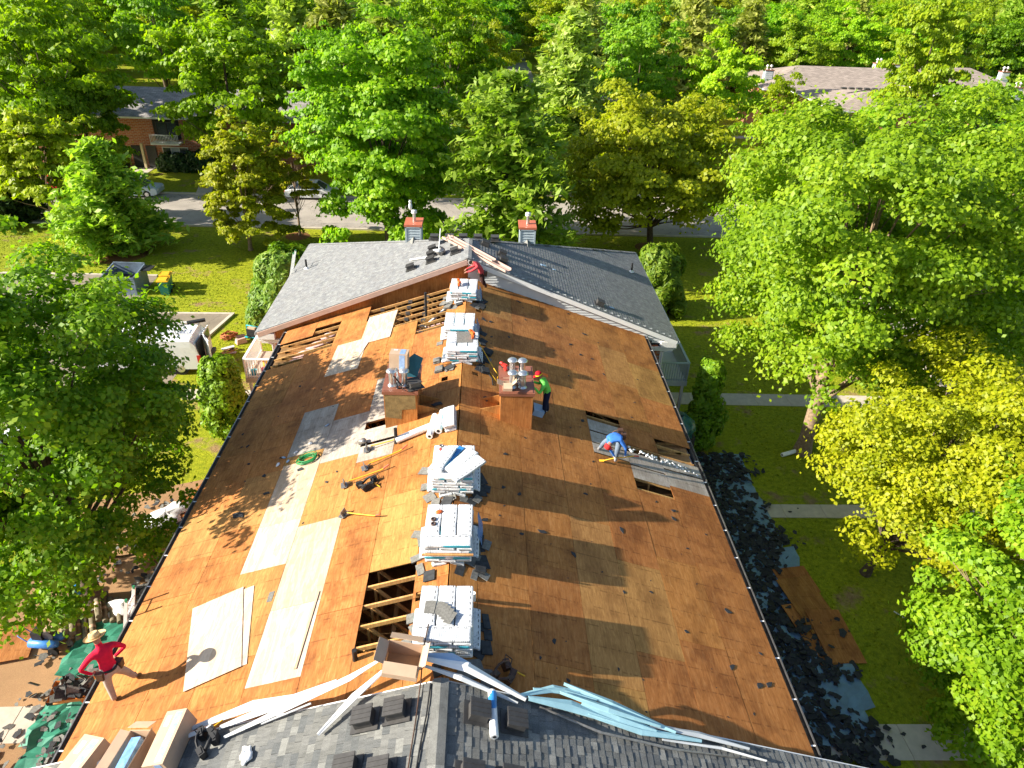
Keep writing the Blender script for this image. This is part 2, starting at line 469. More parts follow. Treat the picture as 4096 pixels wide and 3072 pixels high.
# grass tufts in the sunlit lawns
rg = np.random.default_rng(3)
def tufts(name, areas, n, h=.10):
    V = []; F = []
    tot = sum((x1-x0)*(y1-y0) for x0, y0, x1, y1 in areas)
    for x0, y0, x1, y1 in areas:
        k = int(n*(x1-x0)*(y1-y0)/tot)
        px = rg.uniform(x0, x1, k); py = rg.uniform(y0, y1, k)
        a = rg.uniform(0, 2*pi, k); w = rg.uniform(.02, .05, k); hh = rg.uniform(.5, 1.5, k)*h
        lx = rg.normal(0, .05, k); ly = rg.normal(0, .05, k)
        P = np.stack([np.stack([px-np.cos(a)*w, py-np.sin(a)*w, np.full(k, .0)], 1), np.stack([px+np.cos(a)*w, py+np.sin(a)*w, np.full(k, .0)], 1), np.stack([px+lx, py+ly, hh], 1)], 1)
        V.append(P.reshape(-1, 3))
    V = np.concatenate(V); me = bpy.data.meshes.new(name)
    me.vertices.add(len(V)); me.vertices.foreach_set('co', V.ravel())
    nf = len(V)//3; me.loops.add(nf*3); me.polygons.add(nf)
    me.loops.foreach_set('vertex_index', np.arange(nf*3)); me.polygons.foreach_set('loop_start', np.arange(nf)*3)
    me.update(); me.materials.append(M['grass'])
    o = link(name, me); o['kind'] = 'stuff'; o['label'] = 'mown green grass on the sunlit lawns'; o['category'] = 'grass'
tufts('grass_blades', [(-45, 46, 22, 54.8), (-15.0, 31.3, -9.9, 46), (-21.5, 40, -15, 46), (9.9, 31.6, 22.4, 46), (12.2, 23, 22.5, 30.1), (12.2, 12.8, 22.5, 21.6)], 36000, .05)
# ================================================================ the building under repair
XR, ZR, XL0, XR0, S3 = -.66, 8.03, -8.25, 6.93, 1/3.0
TH = math.atan(S3)
rnd = random.Random(11)
SF, PZF, OFF = .391, 8.9, .37
def zf(x): return PZF-SF*abs(x-XR)
def sl(side, x, y, off=0.0, rz=0, dz=0.0):
    """frame lying on a roof slope: local x runs across, y along the ridge, z out of the roof"""
    z = ZR+off-S3*abs(x-XR); th = TH
    if off == OFF and y > 20:      # the far wing is a little steeper
        z = zf(x); th = math.atan(SF)
    R = Matrix.Rotation(-th if side < 0 else th, 4, 'Y')
    return Matrix.Translation((x, y, z)) @ R @ Matrix.Rotation(rz, 4, 'Z') @ Matrix.Translation((0, 0, dz))
bld = thing('apartment_building', 'brick apartment block with its stripped plywood roof between two grey shingled ends', 'building', T(0, 0, 0))
wall = MB()
wall.box((XR, 17.6, 2.65), (14.3, 19.6, 5.3))
wall.box((XR, 4.0, 2.65), (16.9, 7.6, 5.3))
wo = part('wall', wall, M['brickwall'], bld)
# attic floor and joists
mb = MB(); mb.box((XR, 17.6, 5.42), (14.9, 19.3, .16)); part('attic_floor', mb, M['attic'], bld)
# roof trusses where the sheathing is open
ty = [8.45+.535*i for i in range(36)]
tr = MB()
for sd, xe in ((-1, XL0+.1), (1, XR0-.1)):
    tr.bar((XR, 0, ZR-.07), (xe, 0, ZR-.07-S3*abs(xe-XR)), .042, .10, up=(0, 0, 1))
zch = 5.56
tr.bar((XL0+.4, 0, zch), (XR0-.4, 0, zch), .042, .10)
for a, b in ((-6.3, -5.0), (-5.0, -3.6), (-3.6, -2.3), (-2.3, XR), (XR, 1.0), (1.0, 2.3), (2.3, 3.7), (3.7, 5.0)):
    for p, q in ((a, b),):
        up_first = int(round((a+10)*10)) % 2 == 0
        za = ZR-.12-S3*abs(a-XR); zb = ZR-.12-S3*abs(b-XR)
        tr.bar((a, 0, za), (b, 0, zch+.05), .04, .08, up=(0, 1, 0)); tr.bar((b, 0, zch+.05), (b, 0, zb), .04, .08, up=(0, 1, 0))
tme = tr.mesh('truss', M['lumber'])
plate = MB()
for x in (-4.15, -3.0, -2.3, -5.0):
    plate.box((x, -.024, ZR-.1-S3*abs(x-XR)), (.16, .006, .14)); plate.box((x, 0, ZR-.018-S3*abs(x-XR)), (.001, .001, .001))
pme = plate.mesh('gusset_plate', M['galv'])
for i, y in enumerate(ty):
    if 8.9 < y < 12 or y > 15.2:
        t = link('truss', tme, bld, T(0, y, 0))
        if y > 22.8: link('gusset_plate', pme, t, T(0, 0, 0))['kind'] = 'stuff'
# stiffener along the webs, seen through the near hole
mb = MB(); mb.bar((-1.9, 9.0, 6.4), (-1.9, 12, 6.5), .09, .04); mb.bar((-3.0, 22.9, 6.3), (-3.0, 27.2, 6.3), .09, .04); part('brace', mb, M['lumber'], bld)
# insulation batts in the open bays at the far eave
for i, (x, y, w, l) in enumerate([(-7.2, 24.3, 1.2, .4), (-7.0, 24.85, 1.4, .4), (-6.6, 25.35, 1.1, .4), (-6.3, 25.9, .8, .4), (-2.6, 25.9, 1.6, .4), (-3.4, 25.35, 1.2, .4), (-2.0, 26.4, 1.4, .4)]):
    mb = MB(); z = ZR-S3*abs(x-XR)-.27 if x < -6 else 6.1
    mb.blob((0, 0, 0), (w/2, l/2, .11), 10, 0, .12, rnd); part('insulation_batt', mb, M['fiber'], bld, T(x, y, z, 0, -TH))

XLc = [-.67, -1.4, -2.48, -3.5, -4.65, -5.8, -6.88, -8.25]
XRc = [-.65, -.05, 1.08, 2.28, 3.37, 4.5, 5.64, 6.93]
def sheets(side, x0, x1, rows, tag_='plywood_sheet'):
    for row in rows:
        y0, y1, m = row[:3]; hole = row[3] if len(row) > 3 else None
        if m is None: continue
        xa, xb = min(x0, x1), max(x0, x1)
        k = sqrt(1+S3*S3)
        cx, cy = (xa+xb)/2, (y0+y1)/2
        Mx = sl(side, cx, cy, 0, rnd.uniform(-.0012, .0012), rnd.uniform(-.0015, .0035))
        rects = [(xa, xb, y0, y1)]
        if hole:
            hx0, hx1, hy0, hy1 = hole
            rects = [(xa, xb, y0, hy0), (xa, xb, hy1, y1), (xa, hx0, hy0, hy1), (hx1, xb, hy0, hy1)]
        mb = MB(); g = .004
        for a, b, c, d in rects:
            if b-a < .01 or d-c < .01: continue
            ga, gb = (g if a == xa else 0), (g if b == xb else 0)
            gc, gd = (g if c == y0 else 0), (g if d == y1 else 0)
            mb.box(((a+ga+b-gb)/2*k-cx*k, (c+gc+d-gd)/2-cy, .006), ((b-gb-a-ga)*k, d-gd-c-gc, .013))
        part(tag_, mb, M[m], bld, Mx)
def rows(start, end, typ='old', step=2.68):
    out = []; y = start
    while y < end-.3:
        out.append((y, min(y+step, end) if end-(y+step) > .4 else end, typ)); y = out[-1][1]
    return out
O = 'old'
L = {
 0: [(8.0, 10.9, O, (-1.34, -1.22, 10.35, 10.6)), (10.9, 13.3, O), (13.3, 15.9, O), (15.9, 18.6, O), (18.6, 21.2, O, (-1.3, -1.1, 19.2, 19.45)), (21.2, 23.9, O, (-1.25, -1.0, 23.4, 23.55)), (23.9, 27.35, O)],
 1: [(8.0, 9.33, O), (9.33, 11.52, None), (11.52, 14.1, 'tan'), (14.1, 16.8, O), (16.8, 19.5, O), (19.5, 23.18, O)],
 2: [(8.0, 10.6, O), (10.6, 13.3, O), (13.3, 15.95, O), (15.95, 16.7, 'grey'), (16.82, 17.55, 'grey'), (17.95, 20.5, 'grey'), (20.5, 23.2, O), (23.2, 24.35, O)],
 3: [(8.0, 9.1, O), (9.1, 11.05, 'new'), (11.05, 13.78, 'newp'), (13.78, 16.4, 'tan'), (16.4, 18.6, 'grey'), (18.6, 21.3, O), (21.3, 24.0, O), (24.0, 25.6, O)],  # upper new sheet in grey, its shade put into the colour
 4: [(8.0, 9.9, O), (9.9, 12.5, 'tan'), (12.5, 14.12, 'new'), (14.12, 16.75, 'newp'), (16.75, 17.15, 'tan'), (17.15, 19.6, 'grey'), (19.6, 22.3, O), (22.3, 24.9, O), (24.9, 27.25, O)],  # topmost new sheet also grey, with its shade in the tone
 5: rows(8.0, 14.3)+[(14.3, 16.6, 'tan')]+rows(16.6, 24.2)+[(26.4, 27.3, O)],
 6: [(8.0, 9.6, O)]+rows(9.6, 13.5)+[(13.5, 15.4, 'tan')]+rows(15.4, 23.7)+[(25.75, 27.3, O)],
}
for k, rr_ in L.items(): sheets(-1, XLc[k], XLc[k+1], rr_)
R_ = {
 0: [(8.0, 10.6, O), (10.6, 13.2, O, (-.35, -.2, 12.1, 12.35)), (13.2, 15.8, O, (-.3, -.12, 14.9, 15.12)), (15.8, 18.4, O), (18.4, 21.0, O, (-.35, -.15, 19.5, 19.7)), (21.0, 23.7, O, (-.3, -.1, 22.9, 23.1)), (23.7, 27.35, O, (-.3, -.1, 24.2, 24.4))],
 1: rows(8.0, 24.3)+[(24.3, 26.9, 'tan'), (26.9, 27.35, O)],
 2: rows(9.2, 27.35),
 3: [(8.0, 9.0, 'tan'), (9.0, 11.6, 'tan'), (11.6, 13.9, 'tan')]+rows(13.9, 27.35),
 4: [(8.0, 10.0, O), (10.0, 12.7, 'tan'), (12.7, 15.3, O), (15.3, 17.1, O), (17.15, 17.62, 'grey'), (17.68, 18.25, 'grey'), (18.32, 18.92, 'grey'), (19.4, 22.0, O), (22.0, 24.6, O), (24.6, 27.35, O)],
 5: [(8.0, 10.6, O), (10.6, 13.2, O), (13.2, 15.86, O), (16.4, 17.0, 'grey'), (17.06, 17.7, 'grey'), (18.1, 19.2, O), (19.2, 22.0, O), (22.0, 24.7, 'tan'), (24.7, 27.35, O)],
 6: rows(8.0, 16.5)+[(16.5, 17.3, 'grey'), (17.36, 17.95, 'grey'), (18.95, 21.5, O), (21.5, 24.0, 'tan'), (24.0, 27.35, O)],
}
R_[2].insert(0, (8.0, 9.2, O))
for k, rr_ in R_.items(): sheets(1, XRc[k], XRc[k+1], rr_)
# debris bits of foam in the board gap on the right
mb = MB()
for i in range(60):
    x = rnd.uniform(4.6, 6.8); y = 17.85+rnd.uniform(-.12, .12)-.12*(x-4.6)
    mb.blob((x, y, ZR-S3*(x-XR)+.01), (rnd.uniform(.02, .07),)*2+(.02,), 6, 0, .3, rnd)
part('foam_crumbs', mb, M['white'], bld, kind='stuff')
# gutters and eave boards
for side, xe in ((-1, XL0), (1, XR0)):
    s_ = side; ze = 5.5
    g = MB(); y0, y1 = 8.0, 27.2
    g.box((xe+s_*.06, (y0+y1)/2, ze-.12), (.12, y1-y0, .012))
    go = part('gutter', g, M['guttin'], bld)
    g = MB(); g.box((xe+s_*.125, (y0+y1)/2, ze-.075), (.012, y1-y0, .10)); g.box((xe+s_*.135, (y0+y1)/2, ze-.025), (.03, y1-y0, .012))
    part('gutter_lip', g, M['gutter'] if side > 0 else M['steel'], go)
    g = MB()
    for k in range(18): g.box((xe+s_*.06, y0+.6+k*1.08, ze-.03), (.14, .03, .012))
    part('gutter_strap', g, M['alum'], go)
    g = MB(); g.box((xe-s_*.012, (y0+y1)/2, ze-.10), (.02, y1-y0, .17)); part('fascia', g, M['black'], bld)
    g = MB(); g.box((xe-s_*.17, (y0+y1)/2, ze-.20), (.34, y1-y0, .02)); part('soffit', g, M['white'], bld)

# ---- shingled ends: far wing (hipped) and near wing
def zroof(x): return ZR+OFF-S3*abs(x-XR)
WX0, WX1 = -9.5, 8.36
YF0, YF1, YH = 27.0, 37.55, 29.3
YN0, YN1 = -1.0, 8.05
def slab(poly3, th, mat, name):
    mb = MB(); n = len(poly3)
    up = [Vector(p) for p in poly3]; dn = [p-Vector((0, 0, th)) for p in up]
    mb.add(up+dn, [tuple(range(n)), tuple(range(n, 2*n))[::-1]]+[(i, n+i, n+(i+1) % n, (i+1) % n) for i in range(n)])
    return part(name, mb, mat, bld)
ez0, ez1, pz = zroof(WX0), zroof(WX1), zroof(XR)
fz0, fz1 = zf(WX0), zf(WX1)
for nm, poly in (('roof', [(XR, YF0, PZF), (XR, YH, PZF), (WX0, YF1, fz0), (WX0, YF0, fz0)]),
                 ('roof', [(XR, YF0, PZF), (WX1, YF0, fz1), (WX1, YF1, fz1), (XR, YH, PZF)]),
                 ('roof', [(XR, YH, PZF), (WX1, YF1, fz1), (WX0, YF1, fz0)]),
                 ('roof', [(XR, YN0, pz), (XR, YN1, pz), (WX0, YN1, ez0), (WX0, YN0, ez0)]),
                 ('roof', [(XR, YN0, pz), (WX1, YN0, ez1), (WX1, YN1, ez1), (XR, YN1, pz)])):
    slab(poly, .05, SH[4], nm)
# laminated shingles: unit tab (width along y, exposure across), low edge proud
def tab_mesh(mat, th):
    mb = MB(); e = .158
    # local x = downslope distance, y = width 1 ; thick at the low edge
    v = [(0, -.5, .002), (0, .5, .002), (e, .5, th), (e, -.5, th), (e, .5, 0), (e, -.5, 0)]
    mb.add(v, [(0, 3, 2, 1), (3, 5, 4, 2), (0, 5, 3), (1, 2, 4)])
    return mb.mesh('shingle', mat)
tabs = [[tab_mesh(m, th) for m in SH] for th in (.008, .015)]
bulk = MB(); parts_done = 0
KX = sqrt(1+S3*S3)
EXPO = .137
def lay(side, xe, y0f, y1f, near):
    global parts_done
    S_, zz_ = (S3, zroof) if near else (SF, zf); KX = sqrt(1+S_*S_)
    length = abs(xe-XR)*KX
    n = int(length/EXPO)
    for i in range(n+1):
        d = i*EXPO+.02
        if d > length: continue
        ya, yb = y0f(d/KX), y1f(d/KX)
        y = ya
        tall = rnd.random() < .5
        while y < yb-.02:
            w = rnd.choice((.12, .16, .2, .26, .33)) if not tall else rnd.choice((.14, .17, .2))
            w = min(w, yb-y)
            x = XR+side*d/KX
            ci = rnd.choices(range(5), (3, 3, 2, 3, 1.4))[0]
            e = .158
            th = (.015 if tall else .008) if near else (.011 if tall else .009)
            # frame: local x pointing downslope
            if near and abs(x) < 5 and y > 6.35 and parts_done < 295 and (x < .9):
                R = Matrix(((side/KX, 0, side*S3/KX), (0, side, 0), (-S3/KX, 0, 1/KX))).to_4x4()
                Mx = Matrix.Translation((x, y+w/2, zroof(x)+.002)) @ R @ Matrix.Diagonal((1, (w-.004), 1, 1))
                link('shingle', tabs[1 if tall else 0][ci], bld, Mx); parts_done += 1
            else:
                dx, dz = side*e/KX, -S_*e/KX; nx, nz = side*S_/KX, 1/KX
                z = zz_(x)+.002; a, b = y+.002, y+w-.002
                P = lambda t, yy, h: (x+dx*t+nx*h, yy, z+dz*t+nz*h)
                v = [P(0, a, .002), P(0, b, .002), P(1, b, th), P(1, a, th), P(1, b, 0), P(1, a, 0)]
                f = [(0, 3, 2, 1), (3, 5, 4, 2), (0, 5, 3), (1, 2, 4)]
                if side < 0: f = [q[::-1] for q in f]
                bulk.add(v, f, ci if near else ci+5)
            y += w; tall = not tall
hipy = lambda xe: (lambda d: YH+(YF1-YH)*d/abs(xe-XR))
for side, xe in ((-1, WX0), (1, WX1)):
    lay(side, xe, lambda d: YF0+.01, hipy(xe), False)
    lay(side, xe, lambda d: 4.9, lambda d: YN1-.01, True)
# rows on the hip end
for k in range(46):
    t0 = k/46; y = YH+(YF1-YH)*t0; z = PZF+(fz1-PZF)*t0
    half0, half1 = XR+(WX0-XR)*t0, XR+(WX1-XR)*t0
    x = half0+.05
    while x < half1-.1:
        w = rnd.choice((.3, .45, .6)); th = rnd.choice((.012, .024))
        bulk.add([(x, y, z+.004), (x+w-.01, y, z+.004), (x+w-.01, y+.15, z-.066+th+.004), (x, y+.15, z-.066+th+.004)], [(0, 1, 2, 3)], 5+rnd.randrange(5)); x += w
# ridge and hip caps
def caps(a, b, n):
    a, b = Vector(a), Vector(b); d = (b-a)/n; u = d.normalized(); sd = Vector((u.y, -u.x, 0)).normalized() if abs(u.z) < .99 else Vector((1, 0, 0))
    for i in range(n):
        p = a+d*i; q = a+d*(i+1.15); h = Vector((0, 0, .018)); e = sd*.14; dr = Vector((0, 0, -.035))
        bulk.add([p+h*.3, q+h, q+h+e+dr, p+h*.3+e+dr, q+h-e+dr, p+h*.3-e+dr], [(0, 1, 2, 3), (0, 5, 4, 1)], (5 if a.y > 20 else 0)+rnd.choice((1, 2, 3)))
caps((XR, 4.9, pz+.02), (XR, YN1, pz+.02), 16)
caps((XR, YF0, PZF+.02), (XR, YH, PZF+.02), 14)
caps((XR, YH, PZF+.02), (WX0, YF1, fz0+.02), 50)
caps((XR, YH, PZF+.02), (WX1, YF1, fz1+.02), 50)
part('shingles', bulk, SH+SHF, bld, kind='stuff')
# ---- gable walls above the stripped roof
def gable_wall(y, face):
    # left: bare sheathing ; right: lap siding boards
    for x0, x1 in ((-9.0, -6.2), (-6.2, -3.4), (-3.4, XR)):
        mb = MB(); za, zb = zf(x0)-.06, zf(x1)-.06
        mb.add([(x0+.004, y, za-1.0), (x1-.004, y, zb-1.0), (x1-.004, y, zb), (x0+.004, y, za)], [(0, 1, 2, 3)])
        mb.add([(x0+.004, y+.02*face, za-1.0), (x1-.004, y+.02*face, zb-1.0), (x1-.004, y+.02*face, zb), (x0+.004, y+.02*face, za)], [(3, 2, 1, 0)])
        part('gable_sheathing', mb, M['old'], bld)
gable_wall(27.14, 1)
zb0 = 5.2; k = 0; zz = 4.95
while zz < PZF-.05:
    # horizontal lap from the plywood slope to the rake slope
    zt = zz+.115
    xa = XR+max(0, (ZR-zt-.08)/S3); xb = XR+(PZF-.06-zz)/SF
    xb = min(xb, 8.1)
    if xb > xa+.05:
        mb = MB(); mb.add([(xa, 27.12, zz), (xb, 27.12, zz), (xb, 27.145, zt+.01), (xa, 27.145, zt+.01), (xa, 27.15, zz), (xb, 27.15, zz)], [(0, 1, 2, 3), (0, 4, 5, 1)])
        part('siding_board', mb, M['sidingL'], bld)
    zz += .115
mb = MB(); mb.add([(XR, 27.17, PZF-.06), (8.0, 27.17, zf(8.0)-.06), (8.0, 27.17, 4.9), (XR, 27.17, 7.0)], [(0, 3, 2, 1)])
part('gable_back', mb, M['black'], bld)
# rake boards
def rake(y, mat, side, xe, h=.20, name='rake_board'):
    pk, zfn = (PZF, zf) if y > 20 else (pz, zroof)
    mb = MB(); a = Vector((XR, y, pk-h/2-.03)); b = Vector((xe, y, zfn(xe)-h/2-.03))
    mb.bar(a, b, .05, h, up=(0, 0, 1)); return part(name, mb, mat, bld)
rake(YF0-.02, M['tanfascia'], -1, WX0, .20)
rake(YF0-.02, M['alum'], 1, WX1, .18)
mb = MB(); mb.add([(XR, YF0, PZF-.1), (WX1, YF0, fz1-.1), (WX1, 27.14, fz1-.1), (XR, 27.14, PZF-.1)], [(0, 1, 2, 3)]); part('rake_soffit', mb, M['white'], bld)
mb = MB(); mb.add([(XR, YF0, PZF-.1), (WX0, YF0, fz0-.1), (WX0, 27.14, fz0-.1), (XR, 27.14, PZF-.1)], [(3, 2, 1, 0)]); part('rake_soffit', mb, M['old'], bld)
rake(YN1+.02, M['alum'], 1, WX1, .16); rake(YN1+.02, M['alum'], -1, WX0, .16)
# eave boxes, fascia, gutters of the far wing
for side, xe in ((-1, WX0), (1, WX1)):
    ze = zf(xe)
    mb = MB(); mb.box((xe-side*.0, (YF0+YF1)/2, ze-.12), (.03, YF1-YF0, .2)); mb.box((xe+side*.07, (YF0+YF1)/2, ze-.16), (.11, YF1-YF0, .02)); mb.box((xe+side*.125, (YF0+YF1)/2, ze-.11), (.012, YF1-YF0, .11))
    part('gutter', mb, M['alum'], bld)
    mb = MB(); xm = (xe+ (XL0 if side < 0 else XR0))/2; w = abs(xe-(XL0 if side < 0 else XR0))
    # boxed eave return
    mb.box((xe-side*.34, YF0+.13, ze-.20), (.68, .34, .26)); mb.box((xm, YF0+.14, ze-.46), (w*.86, .20, .17))
    part('eave_return', mb, M['white'], bld)
    mb = MB(); mb.box((xe-side*.38, (YF0+.35+YF1)/2, ze-.24), (.74, YF1-YF0-.4, .03)); part('soffit', mb, M['white'], bld)
    # brick walls of the far wing built brick by brick on the face that shows
    x_in = XL0-.02 if side < 0 else XR0-.1
    x_out = xe-side*.62
    core = MB(); core.box(((-8.86+7.72)/2, 32.2, 2.6), (16.5, 9.85, 5.19)) if side < 0 else None
    if side < 0: part('wall', core, M['brickwall'], bld)
    bme = MB(); bme.box((0, 0, 0), (.245, .05, .078)); bmesh_b = bme.mesh('brick', M['brick'])
    nrow = 0; zb = 5.02
    while zb > (3.0 if side < 0 else 3.1):
        xx = min(x_in, x_out)-(.13 if nrow % 2 else 0)+.13
        while xx < max(x_in, x_out)-.02:
            link('brick', bmesh_b, bld, T(xx, 27.185-.015+rnd.uniform(-.003, .003), zb, 0, rnd.uniform(-.01, .01))); xx += .257
        zb -= .088; nrow += 1
    mb = MB(); mb.box(((x_in+x_out)/2, 27.205, 2.6), (abs(x_in-x_out), .03, 5.0)); part('mortar_face', mb, M['mortar'], bld)
    # corner post and downpipe
    mb = MB(); mb.box((x_out+side*.03, 27.16, 2.6), (.09, .1, 5.1)); part('corner_trim', mb, M['white'], bld)
    mb = MB(); mb.tube([(xe+side*.06, YF0+.1, ze-.16), (xe+side*.04, YF0+.12, ze-.42), (x_out+side*.1, 27.1, ze-.62), (x_out+side*.1, 27.1, .1)], .045, 8); part('downpipe', mb, M['white'], bld)
# balconies on the side walls of the far wing
def balcony(side, x_in, x_out, y0, y1, ft, stuffc):
    b = part('balcony', MB().box(((x_in+x_out)/2, (y0+y1)/2, ft-.12), (abs(x_out-x_in)+.1, y1-y0+.1, .24)), M['concrete'] if side < 0 else M['sidingL'], bld)
    rt = ft+.95; m = M['alum'] if side < 0 else M['siding']
    mb = MB(); mb.bar((x_out, y0, rt), (x_out, y1, rt), .11, .05); mb.bar((x_out, y0, rt), (x_in, y0, rt), .11, .05); mb.bar((x_in, y1, rt), (x_out, y1, rt), .11, .05)
    mb.bar((x_out, y0, ft+.08), (x_out, y1, ft+.08), .05, .04); mb.bar((x_out, y0, ft+.08), (x_in, y0, ft+.08), .05, .04)
    part('railing', mb, m, b)
    bl = MB().box((0, 0, .47), (.028, .028, .9)).mesh('baluster', m)
    n = int((y1-y0)/.115)
    for i in range(n+1): link('baluster', bl, b, T(x_out, y0+i*.115, ft))
    n = int(abs(x_out-x_in)/.115)
    for i in range(n+1): link('baluster', bl, b, T(x_out-side*i*.115, y0, ft))
    for (x, y) in ((x_out, y0), (x_out, y1), (x_in+side*.06, y0)):
        part('post', MB().box((x, y, ft+.48), (.07, .07, .96)), m, b)
    part('support_post', MB().box((x_out-side*.1, y0+.1, (ft-.24)/2), (.12, .12, ft-.26)), M['white'], b)
    return b
balcony(-1, -8.9, -10.58, 27.75, 30.2, 2.75, None)
balcony(1, 7.78, 9.42, 28.05, 30.9, 2.72, None)

# ---- chimneys through the stripped roof
def pipe(par, x, y, z0, h, r=.085):
    mb = MB(); mb.lathe([(r, 0), (r, h)], (0, 0, 0), 14); mb.lathe([(r+.05, 0), (r, .06)], (0, 0, 0), 14)
    o = part('flue_pipe', mb, M['galv'], par, T(x, y, z0))
    mb = MB(); mb.lathe([(r*.95, 0), (r*1.75, .03), (r*1.8, .06), (r*1.15, .11), (0.001, .125)], (0, 0, 0), 16); mb.lathe([(r*.7, -.06), (r*1.0, 0)], (0, 0, 0), 14, 0)
    part('flue_cap', mb, M['galv'], o, T(0, 0, h))
def chimney(side, x0, x1, y0, y1, zt, pipes):
    ch = part('chimney', MB().box(((x0+x1)/2, (y0+y1)/2, (zt+6.5)/2), (x1-x0-.03, y1-y0-.03, zt-6.5)), M['lumber'], bld)
    for (a, b, c, d, m) in ((x0, y0, x1, y0, 'old'), (x0, y0, x0, y1, 'old'), (x1, y0, x1, y1, 'old')):
        mb = MB(); mb.box(((a+c)/2, (b+d)/2, (zt+6.6)/2), (max(abs(c-a), .016), max(abs(d-b), .016), zt-6.6)); part('panel', mb, M[m], ch)
    ym = (y0+y1)/2
    for (ya, yb) in ((y0, ym-.02), (ym+.05, y1)):
        mb = MB(); cx = (x0+x1)/2; w = x1-x0+.10
        mb.box((cx, (ya+yb)/2, zt+.03), (w, yb-ya+.06, .10)); mb.box((cx, (ya+yb)/2, zt+.088), (w-.10, yb-ya-.03, .016))
        part('chimney_cap', mb, M['brown_cap'], ch)
    for px, py in pipes: pipe(ch, px, py, zt+.09, .42)
    # cricket framing on the uphill side
    xu = x0 if side > 0 else x1; sg = -1 if side > 0 else 1
    for yy in (y0+.28, y0+.85):
        zb = ZR-S3*abs(xu-XR); L_ = .62
        mb = MB(); mb.add([(xu, yy, zb+.36), (xu, yy, zb+.01), (xu+sg*L_, yy, zb+.01+S3*L_), (xu, yy+.018, zb+.36), (xu, yy+.018, zb+.01), (xu+sg*L_, yy+.018, zb+.01+S3*L_)], [(0, 1, 2), (5, 4, 3), (0, 3, 4, 1), (1, 4, 5, 2), (2, 5, 3, 0)])
        part('cricket_board', mb, M['tan'], ch)
    return ch
chR = chimney(1, .53, 1.46, 17.35, 18.9, 8.52, [(.86, 17.68), (1.16, 17.66), (.88, 18.42), (1.18, 18.40)])
chL = chimney(-1, -2.83, -1.9, 17.35, 18.9, 8.52, [(-2.62, 17.68), (-2.26, 17.70)])
# felt wrap on the left chimney's front
mb = MB(); mb.add([(-2.81, 17.335, 8.48), (-2.81, 17.335, 7.72), (-2.35, 17.334, 7.66), (-2.33, 17.334, 7.98), (-1.93, 17.335, 8.02), (-1.93, 17.335, 8.48)], [(0, 1, 2, 3, 4, 5)])
part('paper_wrap', mb, plain('brown_building_paper', (.20, .14, .055), .55, .4, var=.35, scale=6, bump=1.0), chL)
# chimneys on the far hip
def far_chimney(x0, x1, y, owl):
    w = x1-x0; zt = 8.50
    ch = part('chimney', MB().box(((x0+x1)/2, y+.5, 7.6), (w-.04, .96, 1.8)), M['siding'], bld)
    for k in range(7):
        mb = MB(); zz = zt-.1-k*.125
        mb.add([(x0+.06, y-.03, zz-.11), (x1-.06, y-.03, zz-.11), (x1-.06, y, zz), (x0+.06, y, zz), (x0+.06, y, zz-.112), (x1-.06, y, zz-.112)], [(0, 1, 2, 3), (0, 4, 5, 1)])
        part('siding_board', mb, M['siding'], ch)
    mb = MB()
    for xx in (x0+.03, x1-.03): mb.box((xx, y-.01, 7.75), (.07, .06, 1.45))
    mb.box(((x0+x1)/2, y-.01, zt-.03), (w, .06, .07)); part('corner_board', mb, M['siding'], ch)
    mb = MB(); mb.box(((x0+x1)/2, y+.5, zt+.05), (w+.08, 1.1, .10)); part('chimney_cap', mb, plain('terracotta_sheet_metal', (.46, .13, .07), .45, .4, var=.12), ch)
    mb = MB(); mb.lathe([(.075, 0), (.075, .4)], (0, 0, 0), 12); fp = part('flue_pipe', mb, M['galv'], ch, T((x0+x1)/2+.02, y+.5, zt+.09))
    mb = MB(); mb.lathe([(.08, .0), (.13, .02), (.14, .06), (.09, .09), (.13, .11), (.13, .15), (0.001, .18)], (0, 0, 0), 14); part('flue_cap', mb, M['alum'], fp, T(0, 0, .38))
    # small cricket in front
    mb = MB(); cx = (x0+x1)/2; mb.add([(cx, y-.75, zf(cx)-.02), (cx-.3, y+.02, 7.72), (cx+.3, y+.02, 7.72), (cx, y+.02, 8.02)], [(0, 1, 3), (0, 3, 2)]); part('cricket', mb, SH[2], ch)
far_chimney(-3.68, -2.94, 31.9, True)
far_chimney(1.62, 2.36, 31.9, False)
